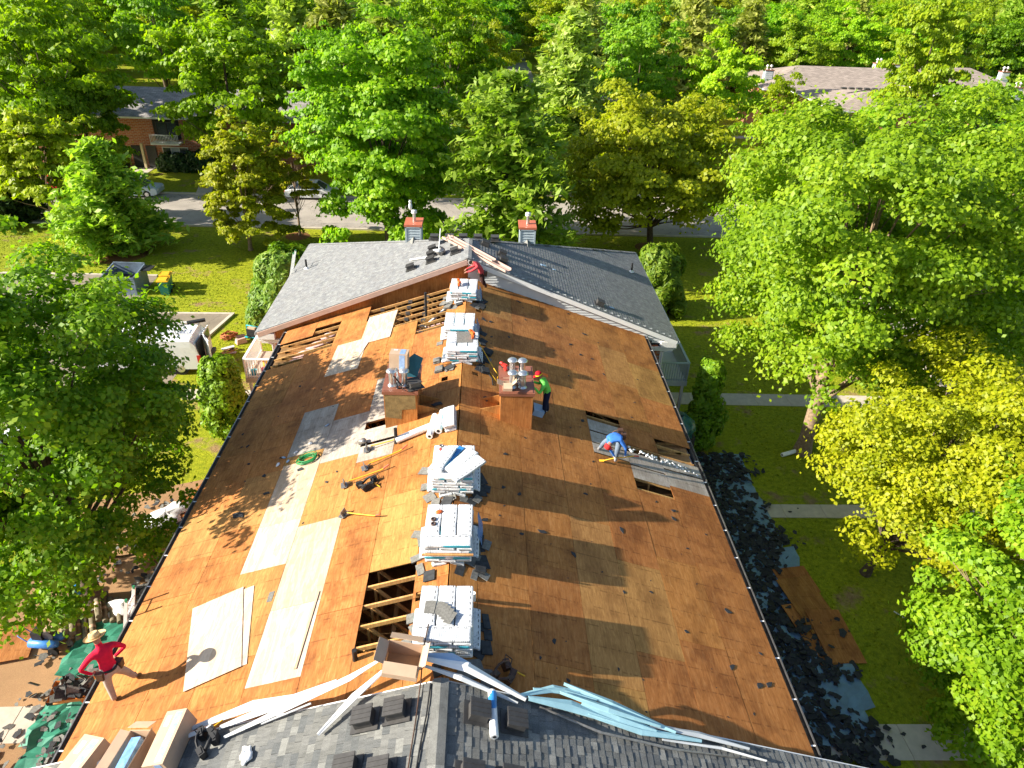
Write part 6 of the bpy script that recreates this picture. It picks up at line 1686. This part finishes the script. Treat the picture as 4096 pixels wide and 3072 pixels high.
    part('mouth', MB().blob(hd+fw*.092-up*.035, (.018, .012, .005), 6), plain('lips', (.25, .09, .07), .5), t)
    return t, o0, hd, up, fw, sd
def cloth(name, c): return plain(name, c, .85, .15, var=.12, scale=14, bump=.3)
RAD = dict(pelvis=(.145, .115), spine=(.135, .10), chest=(.155, .115), neck=(.055, .055), head=(.082, .095), crown=(.072, .078), shoulder=.072, elbow=.046, wrist=.034, hand=(.042, .026), hip=.115, knee=.085, ankle=.062, toe=(.048, .035))
def J_(**k): return k
# 1 man with the straw hat
J = dict(pelvis=(-7.57, 9.66, 6.60), spine=(-7.60, 9.70, 6.80), chest=(-7.63, 9.74, 7.0), neck=(-7.67, 9.78, 7.17), head=(-7.72, 9.82, 7.30), crown=(-7.75, 9.85, 7.40),
 shoulderL=(-7.78, 9.58, 7.07), elbowL=(-7.99, 9.44, 6.82), wristL=(-7.82, 9.48, 6.67), handL=(-7.76, 9.52, 6.66), shoulderR=(-7.49, 9.90, 7.07), elbowR=(-7.35, 10.05, 6.82), wristR=(-7.50, 9.90, 6.72), handR=(-7.54, 9.86, 6.70),
 hipL=(-7.62, 9.58, 6.55), kneeL=(-7.66, 9.60, 6.17), ankleL=(-7.60, 9.53, 5.79), toeL=(-7.68, 9.63, 5.77), hipR=(-7.50, 9.72, 6.55), kneeR=(-7.45, 9.92, 6.19), ankleR=(-7.36, 10.02, 5.87), toeR=(-7.44, 10.14, 5.84))
redc = cloth('red_shirt', (.62, .012, .045)); pk = cloth('pale_pink_trousers', (.40, .33, .29)); shoe = cloth('dark_boot', (.05, .03, .025))
J['_face'] = (-.7, .6, -.3)
Jn = {k: v for k, v in J.items() if k != '_face'}
def mk(label, root, J, cols, **k):
    face = J.pop('_face'); 
    global person
    t = person(label, root, dict(J), RAD, cols, **k) if False else None
    return face
def make(label, root, J, face, cols):
    JJ = dict(J)
    res = person_face(label, root, JJ, face, cols); return res
def person_face(label, root, J, face, cols):
    class D(dict): pass
    J2 = D(J); J2.get = lambda k, d=None: face if k == '_face' else dict.get(J2, k, d)
    return person(label, root, J2, RAD, cols)
t, o0, hd, up, fw, sd = make('man in a red shirt and straw hat, hands on hips at the left eave', (-7.5, 9.8, 5.75), Jn, (-.7, .6, -.3), dict(skin=M['skin'], shirt=redc, pants=pk, shoe=shoe, glove=M['skin']))
straw = plain('straw', (.62, .44, .22), .8, .2, var=.15, scale=30, bump=.5)
z = up; x = fw; y = z.cross(x)
HM = Matrix(((x.x, y.x, z.x, 0), (x.y, y.y, z.y, 0), (x.z, y.z, z.z, 0), (0, 0, 0, 1)))
mb = MB(); mb.lathe([(.215, .03), (.20, .01), (.15, -.005), (.112, .0), (.105, .06), (.095, .105), (.06, .12), (.045, .105), (.001, .10)], (0, 0, 0), 24)
hat = part('straw_hat', mb, straw, t, Matrix.Translation(hd+up*.055) @ HM)
mb = MB(); mb.lathe([(.114, .003), (.112, .028)], (0, 0, 0), 24); part('hat_band', mb, plain('hat_band', (.35, .22, .10), .7), hat)
def belt(t, o0, c, ax, r=.165, m='black', pouches=((1, 0), (-1, 0), (-.6, -.8))):
    c = Vector(c)-o0; z = Vector(ax).normalized(); x = Vector((1, 0, 0)); x = (x-z*x.dot(z)).normalized(); y = z.cross(x)
    mb = MB(); mb.tube([c+x*cos(a)*r+y*sin(a)*r*.85 for a in [i*2*pi/20 for i in range(21)]], .022, 6, cap=False, squash=1.3); b = part('tool_belt', mb, M[m], t)
    for px, py in pouches:
        q = c+x*px*(r+.03)+y*py*(r+.02); mb = MB(); mb.box((0, 0, 0), (.13, .12, .2), top=1.2); part('pouch', mb, M['leather'] if m == 'black' else M[m], b, Matrix.Translation(q-Vector((0, 0, .08))))
belt(t, o0, (-7.58, 9.67, 6.66), (0, -.05, 1), .165, 'black', ((-.5, -.85), (.75, .75)))
# 2 man in green at the right chimney
J = dict(pelvis=(1.97, 18.36, 8.02), spine=(1.93, 18.33, 8.18), chest=(1.86, 18.28, 8.36), neck=(1.77, 18.27, 8.52), head=(1.69, 18.28, 8.63), crown=(1.65, 18.28, 8.73),
 shoulderL=(1.82, 18.08, 8.42), elbowL=(1.70, 17.95, 8.22), wristL=(1.55, 17.88, 8.44), handL=(1.48, 17.88, 8.50), shoulderR=(1.86, 18.46, 8.42), elbowR=(1.70, 18.42, 8.28), wristR=(1.54, 18.22, 8.46), handR=(1.48, 18.18, 8.52),
 hipL=(1.96, 18.28, 7.98), kneeL=(1.92, 18.30, 7.60), ankleL=(1.92, 18.36, 7.26), toeL=(1.82, 18.30, 7.24), hipR=(1.99, 18.45, 7.98), kneeR=(1.97, 18.50, 7.58), ankleR=(2.05, 18.58, 7.22), toeR=(1.94, 18.56, 7.22))
t, o0, hd, up, fw, sd = make('man in a bright green shirt leaning on the right chimney', (1.95, 18.4, 7.17), J, (-.9, -.2, -.3), dict(skin=M['skin'], shirt=cloth('bright_green_shirt', (.16, .62, .10)), pants=cloth('navy_trousers', (.012, .018, .05)), shoe=cloth('white_shoe', (.55, .55, .56)), glove=cloth('green_cuff', (.16, .62, .10))))
z = up; x = fw; y = z.cross(x); HM = Matrix(((x.x, y.x, z.x, 0), (x.y, y.y, z.y, 0), (x.z, y.z, z.z, 0), (0, 0, 0, 1)))
mb = MB(); mb.lathe([(.105, -.01), (.105, .05), (.08, .10), (.001, .125)], (0, 0, 0), 16); mb.prism([(.06, -.08), (.17, -.06), (.19, 0), (.17, .06), (.06, .08)], .012, T(0, 0, -.005)); cap = part('cap', mb, cloth('dark_red_cap', (.38, .01, .02)), t, Matrix.Translation(hd+up*.05) @ HM)
mb = MB(); mb.lathe([(.109, .005), (.109, .04)], (0, 0, 0), 16); part('hat_band', mb, plain('fluorescent_yellow', (.75, .70, .03), .6), cap)
mb = MB(); mb.add([(-.09, -.09, .02), (-.11, .0, .03), (-.09, .09, .02), (-.22, .12, -.14), (-.26, 0, -.12), (-.22, -.12, -.14), (-.10, .0, .0)], [(0, 1, 4, 5), (1, 2, 3, 4), (6, 5, 4), (6, 4, 3), (0, 5, 6), (2, 6, 3)]); part('neck_flap', mb, plain('fluorescent_orange', (.80, .16, .02), .7), cap)
# 3 man in blue bending with a bar
J = dict(pelvis=(4.02, 17.10, 7.33), spine=(3.97, 16.98, 7.43), chest=(3.86, 16.82, 7.45), neck=(3.77, 16.70, 7.40), head=(3.69, 16.62, 7.33), crown=(3.63, 16.57, 7.27),
 shoulderL=(3.68, 16.86, 7.42), elbowL=(3.72, 16.62, 7.18), wristL=(3.86, 16.62, 6.96), handL=(3.90, 16.64, 6.88), shoulderR=(4.03, 16.72, 7.42), elbowR=(4.20, 16.66, 7.18), wristR=(4.21, 16.66, 6.95), handR=(4.21, 16.68, 6.87),
 hipL=(3.94, 17.14, 7.27), kneeL=(3.66, 17.20, 7.0), ankleL=(3.60, 17.36, 6.70), toeL=(3.50, 17.28, 6.68), hipR=(4.09, 17.06, 7.27), kneeR=(4.02, 16.92, 6.90), ankleR=(4.03, 17.0, 6.56), toeR=(3.98, 16.87, 6.54))
t, o0, hd, up, fw, sd = make('man in a blue long-sleeved shirt and red cap bending to pry boards with a bar', (3.85, 17.1, 6.55), J, (-.3, -.5, -.8), dict(skin=M['skin'], shirt=cloth('blue_shirt', (.05, .18, .58)), pants=cloth('faded_jeans', (.14, .18, .24)), shoe=cloth('grey_shoe', (.25, .24, .24)), glove=cloth('white_glove', (.62, .62, .62))))
z = up; x = fw; y = z.cross(x); HM = Matrix(((x.x, y.x, z.x, 0), (x.y, y.y, z.y, 0), (x.z, y.z, z.z, 0), (0, 0, 0, 1)))
mb = MB(); mb.lathe([(.107, -.02), (.107, .05), (.085, .10), (.001, .12)], (0, 0, 0), 16); mb.prism([(.06, -.08), (.16, -.06), (.18, 0), (.16, .06), (.06, .08)], .012, T(0, 0, -.005)); part('cap', mb, cloth('red_cap', (.50, .03, .03)), t, Matrix.Translation(hd+up*.045) @ HM)
belt(t, o0, (4.0, 17.05, 7.37), (-.35, -.7, .35), .165, 'leather', ((.9, .3), (.4, .9)))
tb = thing('pry_bar', 'yellow pry bar held by the man in blue', 'pry bar', T(3.48, 16.72, 6.72))
part('shaft', MB().tube([(.12, .0, -.04), (.4, -.06, .10), (.73, -.05, .13), (1.0, -.02, .16)], .016, 8), M['yellow'], tb); part('grip', MB().tube([(1.0, -.02, .16), (1.16, .02, .12)], .02, 8), plain('red_grip2', (.6, .1, .06), .5), tb); part('blade', MB().bar((-.1, .06, -.08), (.14, 0, -.04), .09, .012), M['yellow'], tb)
# 4 man at the far peak
J = dict(pelvis=(-.10, 26.76, 8.36), spine=(-.14, 26.74, 8.56), chest=(-.22, 26.73, 8.75), neck=(-.38, 26.74, 8.84), head=(-.50, 26.76, 8.83), crown=(-.58, 26.77, 8.81),
 shoulderL=(-.26, 26.55, 8.74), elbowL=(-.50, 26.52, 8.58), wristL=(-.68, 26.60, 8.50), handL=(-.75, 26.62, 8.48), shoulderR=(-.26, 26.92, 8.74), elbowR=(-.50, 26.92, 8.60), wristR=(-.70, 26.88, 8.52), handR=(-.77, 26.88, 8.48),
 hipL=(-.09, 26.68, 8.30), kneeL=(-.05, 26.62, 8.05), ankleL=(.10, 26.72, 7.86), toeL=(.0, 26.68, 7.84), hipR=(-.09, 26.86, 8.30), kneeR=(-.12, 26.92, 8.05), ankleR=(.05, 27.0, 7.88), toeR=(-.05, 26.98, 7.86))
t, o0, hd, up, fw, sd = make('man in a faded red shirt crouching at the peak of the far gable', (0, 26.8, 7.82), J, (-.3, .3, -.9), dict(skin=M['skin'], shirt=cloth('faded_red_shirt', (.50, .06, .07)), pants=cloth('brown_trousers', (.05, .022, .02)), shoe=shoe, glove=M['skin']))
part('hair', MB().blob(hd+up*.04+fw*-.02, (.085, .085, .085), 10), cloth('dark_hair', (.02, .015, .012)), t)
belt(t, o0, (-.11, 26.76, 8.44), (-.2, 0, .98), .15, 'leather', ((.9, -.3),))
# ================================================================ ground clutter at the right
def crumple(poly, z, seed, step=.35, amp=.06):
    """crumpled tarp: jittered grid clipped to a polygon"""
    r0 = random.Random(seed); xs = [p[0] for p in poly]; ys = [p[1] for p in poly]
    def inside(x, y):
        c = False; j = len(poly)-1
        for i in range(len(poly)):
            if (poly[i][1] > y) != (poly[j][1] > y) and x < (poly[j][0]-poly[i][0])*(y-poly[i][1])/(poly[j][1]-poly[i][1])+poly[i][0]: c = not c
            j = i
        return c
    nx = int((max(xs)-min(xs))/step)+1; ny = int((max(ys)-min(ys))/step)+1; mb = MB(); V = []
    for i in range(nx+1):
        for j in range(ny+1): V.append((min(xs)+i*step+r0.uniform(-.3, .3)*step, min(ys)+j*step+r0.uniform(-.3, .3)*step, z+abs(r0.gauss(0, amp))))
    F = []
    for i in range(nx):
        for j in range(ny):
            q = [i*(ny+1)+j, (i+1)*(ny+1)+j, (i+1)*(ny+1)+j+1, i*(ny+1)+j+1]
            if inside(min(xs)+(i+.5)*step, min(ys)+(j+.5)*step): F += [(q[0], q[1], q[2]), (q[0], q[2], q[3])]
    return mb.add(V, F, 0, False)
M['bluetarp'] = plain('pale_blue_tarp', (.15, .26, .37), .5, .5, var=.2, scale=3)
M['greentarp'] = plain('green_tarp', (.03, .19, .12), .55, .4, var=.3, scale=4)
o = tag(part('ground_tarp', crumple([(7.6, 26.0), (12.0, 26.0), (11.7, 23.7), (11.7, 22.0), (12.05, 19.0), (12.0, 15.0), (11.95, 13.2), (11.8, 12.3), (9.8, 11.9), (7.6, 12)], .03, 1, .3, .05), M['bluetarp']), 'pale blue tarp spread along the right wall under the dark debris', 'tarp')
o = tag(part('ground_tarp', crumple([(-13.2, 16.6), (-11.2, 16.5), (-11.0, 15.6), (-9.6, 14.4), (-9.0, 11.0), (-12.6, 11.2), (-12.7, 13.2), (-12.9, 14.6)], .03, 2, .22, .06), M['greentarp']), 'green tarp spread on the earth under the left eave', 'tarp')
def debris(name, label, zone, n, seed, mats, smin, smax, zamp, bias=None):
    g = np.random.default_rng(seed); mb = MB(); r0 = random.Random(seed); k = 0
    while k < n:
        x0, y0, x1, y1 = zone; x, y = r0.uniform(x0, x1), r0.uniform(y0, y1)
        if bias and not bias(x, y, r0): continue
        s = r0.uniform(smin, smax); z = .05+abs(r0.gauss(0, zamp))
        A = Euler((r0.gauss(0, .22), r0.gauss(0, .22), r0.uniform(0, 6.28))).to_matrix(); m = r0.randrange(len(mats))
        pts = []
        for i in range(5):
            a = 2*pi*i/5+r0.uniform(-.35, .35); q = r0.uniform(.6, 1)*s; pts.append((cos(a)*q, sin(a)*q*.7))
        vs = [A @ Vector((px, py, h))+Vector((x, y, z)) for h in (0, .012) for px, py in pts]
        mb.add(vs, [(0, 4, 3, 2, 1), (5, 6, 7, 8, 9)]+[(i, (i+1) % 5, 5+(i+1) % 5, 5+i) for i in range(5)], m); k += 1
    o = part(name, mb, [M[m] for m in mats], kind='stuff'); o['label'] = label; o['category'] = 'debris'; return o
def biasR(x, y, r): 
    e = 11.5+.45*sin(y*1.3)+.3*sin(y*3.1+1)
    return x < e-.2 or r.random() < max(0, .35-(x-e)*.5)
debris('shingle_debris', 'heaps of torn black shingles covering the tarp along the right wall', (7.4, 10.2, 12.7, 26.0), 4600, 3, ['felt', 'felt', 'black', 'felt', 'felt'], .06, .26, .07, biasR)
debris('shingle_debris', 'torn brown-grey shingles scattered under the left eave', (-13.6, 10.2, -8.6, 22.5), 2600, 4, ['shadegrey', 'shadegrey', 'felt'], .06, .22, .06, lambda x, y, r: (x > -11.6+.5*sin(y*2) or r.random() < .10) and not (14.6 < y < 16.6 and x > -13))
for i, (x, y, rz, w, l, z, lb) in enumerate([(11.55, 18.2, .12, 1.25, 1.3, .16, 'square of brown plywood at the top of the right ground pile'), (11.6, 17.1, .18, 1.25, 2.4, .20, 'brown plywood sheet with a dark stain lying over the debris on the right'), (11.35, 15.9, .20, 1.1, 2.5, .13, 'brown plywood sheet under its neighbours, nearest the wall'), (11.95, 15.75, .05, 1.25, 2.1, .16, 'lowest brown plywood sheet on the right lawn')]):
    o = part('plywood_sheet', MB().box((0, 0, 0), (w, l, .014)), M['old']); o.matrix_world = T(x, y, z, rz, .03*(i-1), .02*i); tag(o, lb, 'plywood sheet')
for i, (x, y, rz, w, l, lb) in enumerate([(-14.9, 15.6, .25, 1.3, 1.6, 'tan plywood sheet on the earth near the compressor'), (-12.2, 20.3, .4, 1.25, 2.4, 'orange plywood sheet half hidden under the maple crown'), (-11.3, 22.6, -.3, 1.25, 2.4, 'orange plywood sheet lying by the left wall beneath the maple')]):
    o = part('plywood_sheet', MB().box((0, 0, 0), (w, l, .014)), M['old']); o.matrix_world = T(x, y, .1, rz, .02, -.02); tag(o, lb, 'plywood sheet')
roll('underlayment_roll', 'white roll lying on the dark lawn by the big maple trunk', (13.8, 25.9, .12), (14.75, 26.3, .12), .10, M['white_wrap'])
for (x, y, s) in ((12.6, 12.3, .14), (13.6, 12.2, .13), (13.0, 11.9, .12), (12.8, 22.1, .14), (13.2, 22.3, .1), (14.5, 12.5, .1)):
    o = link('shingle_scrap', SM[int(x*10) % 10]); o.matrix_world = T(x, y, .04, x) @ Matrix.Diagonal((s, s, s*.8, 1)); tag(o, 'black shingle scrap on the shaded concrete walk', 'scrap', 'scraps on the right walks')
o = tag(part('stick', MB().bar((14.6, 16.9, .03), (14.85, 16.55, .03), .03), M['white']), 'short white stick on the dark right lawn', 'stick')
o = tag(part('debris_bag', MB().blob((0, 0, .4), (.5, .75, .45), 12, 0, .15, random.Random(5)), plain('green_plastic_bag', (.03, .12, .12), .3, .5, var=.4)), 'dark green plastic bulging beside the right gutter', 'plastic bag'); o.matrix_world = T(8.5, 24.6, 2.2); 
mb = MB(); mb.box((8.5, 24.6, 1.2), (.9, 1.3, 2.4), top=.9); o['label'] = 'dark green plastic bag on top of a crate beside the right wall'
tag(part('crate', mb, M['vent']), 'dark crate beside the right wall carrying the green plastic bag', 'crate')
# ================================================================ ground clutter at the left
k = 0
for (x0, y0, n, z) in ((-13.62, 16.15, 5, .11), (-12.85, 16.85, 4, .11), (-13.55, 16.2, 2, .31), (-12.8, 16.85, 2, .31)):
    for i in range(n):
        if k >= 12: break
        x = x0+i*.24; a = (x-.25, y0+.55-.02*i, z); b = (x+.30, y0-.45-.02*i, z)
        lb = ['first', 'second', 'third', 'fourth', 'fifth', 'sixth', 'seventh', 'eighth', 'ninth', 'tenth', 'eleventh', 'twelfth'][k]
        r_ = roll('felt_roll', ('brown felt roll with a tan band, %s from the left in the front row' % lb if k < 5 else 'brown roofing felt roll in the back row of the left pile' if k < 9 else 'brown felt roll lying on top of the left pile'), a, b, .105, M['feltroll'] if 'feltroll' in M else M.setdefault('feltroll', plain('brown_felt', (.20, .17, .11), .9, .15, var=.25)), 'roofing felt rolls on the earth')
        m_ = (Vector(a)+Vector(b))/2; d_ = (Vector(b)-Vector(a)).normalized(); mb = MB(); mb.tube([m_-d_*.06, m_+d_*.06], [.108, .108], 14, cap=False); part('band', mb, M['cardboard'], r_); k += 1
def compressor():
    t = thing('air_compressor', 'blue air compressor with a black engine on the earth at the lower left', 'compressor', T(-13.75, 15.35, 0, -.1))
    bl = plain('blue_tank', (.05, .20, .55), .35, .5)
    part('tank', MB().tube([(-.48, 0, .28), (-.42, 0, .28), (.42, 0, .28), (.48, 0, .28)], [.06, .15, .15, .06], 14), bl, t)
    part('tank', MB().tube([(-.48, .32, .28), (-.42, .32, .28), (.42, .32, .28), (.48, .32, .28)], [.06, .13, .13, .06], 14), bl, t)
    mb = MB(); mb.box((-.15, .16, .55), (.34, .32, .3)); mb.tube([(-.15, .16, .7), (-.15, .16, .8)], [.13, .09], 12); part('engine', mb, M['black'], t)
    mb = MB(); mb.tube([(.2, .05, .6), (.2, .28, .6)], [.17, .17], 14); part('flywheel', mb, M['vent'], t)
    part('pump', MB().box((.2, .18, .72), (.2, .18, .2)), M['cardboard'], t); part('wheel', MB().tube([(.4, -.2, .16), (.4, -.12, .16)], [.16, .16], 12), M['tyre'], t)
    part('handle', MB().tube([(-.5, 0, .3), (-.75, 0, .55), (-.75, .32, .55), (-.5, .32, .3)], .018, 6), bl, t); part('hose', MB().tube([(.3, .1, .5), (.5, -.1, .2), (.2, -.3, .05), (-.2, -.25, .03)], .015, 6), M['black'], t)
compressor()
def barrow():
    t = thing('wheelbarrow', 'orange wheelbarrow heaped with torn shingles under the left eave', 'wheelbarrow', T(-11.9, 13.45, 0, .15))
    om = plain('orange_paint', (.70, .20, .03), .5, .4, var=.2)
    mb = MB(); b = [(-.3, -.2), (.35, -.22), (.35, .22), (-.3, .2)]; tp = [(-.5, -.36), (.62, -.36), (.62, .36), (-.5, .36)]
    mb.add([(x, y, .35) for x, y in b]+[(x, y, .66) for x, y in tp], [(3, 2, 1, 0), (0, 1, 5, 4), (1, 2, 6, 5), (2, 3, 7, 6), (3, 0, 4, 7)]); part('tray', mb, om, t)
    part('wheel', MB().tube([(-.55, -.05, .2), (-.55, .05, .2)], [.2, .2], 14), M['tyre'], t)
    for s in (-1, 1):
        part('handle', MB().bar((-.5, s*.12, .25), (1.1, s*.3, .58), .04), M['lumber'], t); part('leg', MB().bar((.35, s*.25, .4), (.4, s*.25, .0), .035), om, t)
    r0 = random.Random(5); mb = MB()
    for i in range(60):
        A = Euler((r0.gauss(0, .5), r0.gauss(0, .5), r0.uniform(0, 6))).to_matrix(); c = Vector((r0.gauss(.05, .28), r0.gauss(0, .2), .62+r0.uniform(0, .22))); w, l = r0.uniform(.12, .26), r0.uniform(.2, .4)
        mb.box((0, 0, 0), (w, l, .012), Matrix.Translation(c) @ A.to_4x4(), i % 2)
    o = part('shingle_load', mb, [M['felt'], M['shadegrey']], kind='stuff'); o.matrix_world = t.matrix_world; tag(o, 'torn shingles heaped in the orange wheelbarrow', 'debris')
barrow()
for i, (x, y, sx, sy, lb) in enumerate(((-12.0, 16.9, .55, .35, 'crumpled white plastic behind the green tarp'), (-10.9, 11.2, .8, .45, 'crumpled white plastic at the lower left below the wheelbarrow'), (-9.9, 21.2, .7, 1.0, 'white plastic heap against the left wall under the maple'), (-9.2, 23.6, .5, 1.1, 'white sheet hanging off the left eave by the maple'), (-12.3, 21.5, .9, .6, 'white plastic litter glimpsed through the maple'))):
    mb = MB(); mb.blob((0, 0, .05), (sx, sy, .22), 14, 0, .35, random.Random(30+i)); o = part('plastic_sheet', mb, M['white_wrap']); o.matrix_world = T(x, y, .05, i); tag(o, lb, 'plastic sheet')
o = tag(part('water_jug', MB().cyl((0, 0, 0), .16, .45, 12), plain('blue_jug', (.04, .25, .6), .4)), 'blue water jug beside the trunk of the left maple', 'jug'); o.matrix_world = T(-13.9, 17.7, 0)
# junk on the lawn by the far wing
def junk(x, y, label, kind, seed):
    r0 = random.Random(seed); t = thing(kind, label, kind.replace('_', ' '), T(x, y, 0, r0.uniform(0, 3)))
    return t, r0
t, r0 = junk(-14.55, 36.7, 'tangled heap of orange-brown cord on the lawn', 'cord_heap', 1)
mb = MB()
for k in range(10):
    mb.tube([(cos(a)*r0.uniform(.2, .5), sin(a)*r0.uniform(.2, .45), r0.uniform(.03, .35)) for a in [i*.8 for i in range(9)]], .03, 5)
part('cord', mb, plain('rust_cord', (.38, .12, .04), .7), t, kind='stuff')
t, r0 = junk(-13.2, 36.9, 'teal generator with a black engine on the lawn', 'generator', 2)
mb = MB(); mb.box((0, 0, .35), (.6, .5, .45)); part('housing', mb, M['black'], t); mb = MB(); mb.tube([(-.4, -.3, .1), (.4, -.3, .1), (.4, .3, .1), (-.4, .3, .1), (-.4, -.3, .1)], .04, 6); mb.tube([(-.4, 0, .1), (-.4, 0, .7), (.4, 0, .7), (.4, 0, .1)], .04, 6); part('frame', mb, plain('teal_frame', (.02, .35, .42), .4), t); part('fuel_tank', MB().box((0, 0, .63), (.45, .4, .1)), M['cardboard'], t)
t, r0 = junk(-14.1, 34.9, 'pile of boards and a blue box on the lawn beside the van', 'board_pile', 3)
for k in range(6): part('board', MB().box((r0.uniform(-.3, .3), r0.uniform(-.2, .2), .05+k*.04), (r0.uniform(.5, 1.0), r0.uniform(.1, .25), .03), rz=r0.uniform(-.6, .6)), M[r0.choice(('tanfascia', 'sidingL', 'vent', 'lumber'))], t)
t, r0 = junk(-13.75, 36.2, 'pinkish-brown toolbox lying on the lawn', 'toolbox', 4)
part('body', MB().box((0, 0, .14), (.6, .35, .28), top=.8), M['tanfascia'], t); part('lid', MB().box((.1, .2, .3), (.5, .3, .03)), M['leather'], t)
# pots on the left balcony
for i, (x, y, c, lb) in enumerate(((-10.3, 28.0, (.05, .45, .55), 'teal flower pot at the front corner of the left balcony'), (-9.9, 28.15, (.65, .20, .30), 'pink basin on the left balcony floor'), (-9.6, 28.3, (.5, .02, .02), 'red pot on the left balcony beside the wall'), (-10.0, 28.8, (.75, .45, .03), 'yellow bucket standing behind the pink basin'))):
    mb = MB(); mb.lathe([(.001, 0), (.11, 0), (.15, .25), (.13, .25), (.1, .03)], (0, 0, 0), 12); o = part('flower_pot', mb, plain('pot_paint', c, .5)); o.matrix_world = T(x, y, 2.76); tag(o, lb, 'pot')
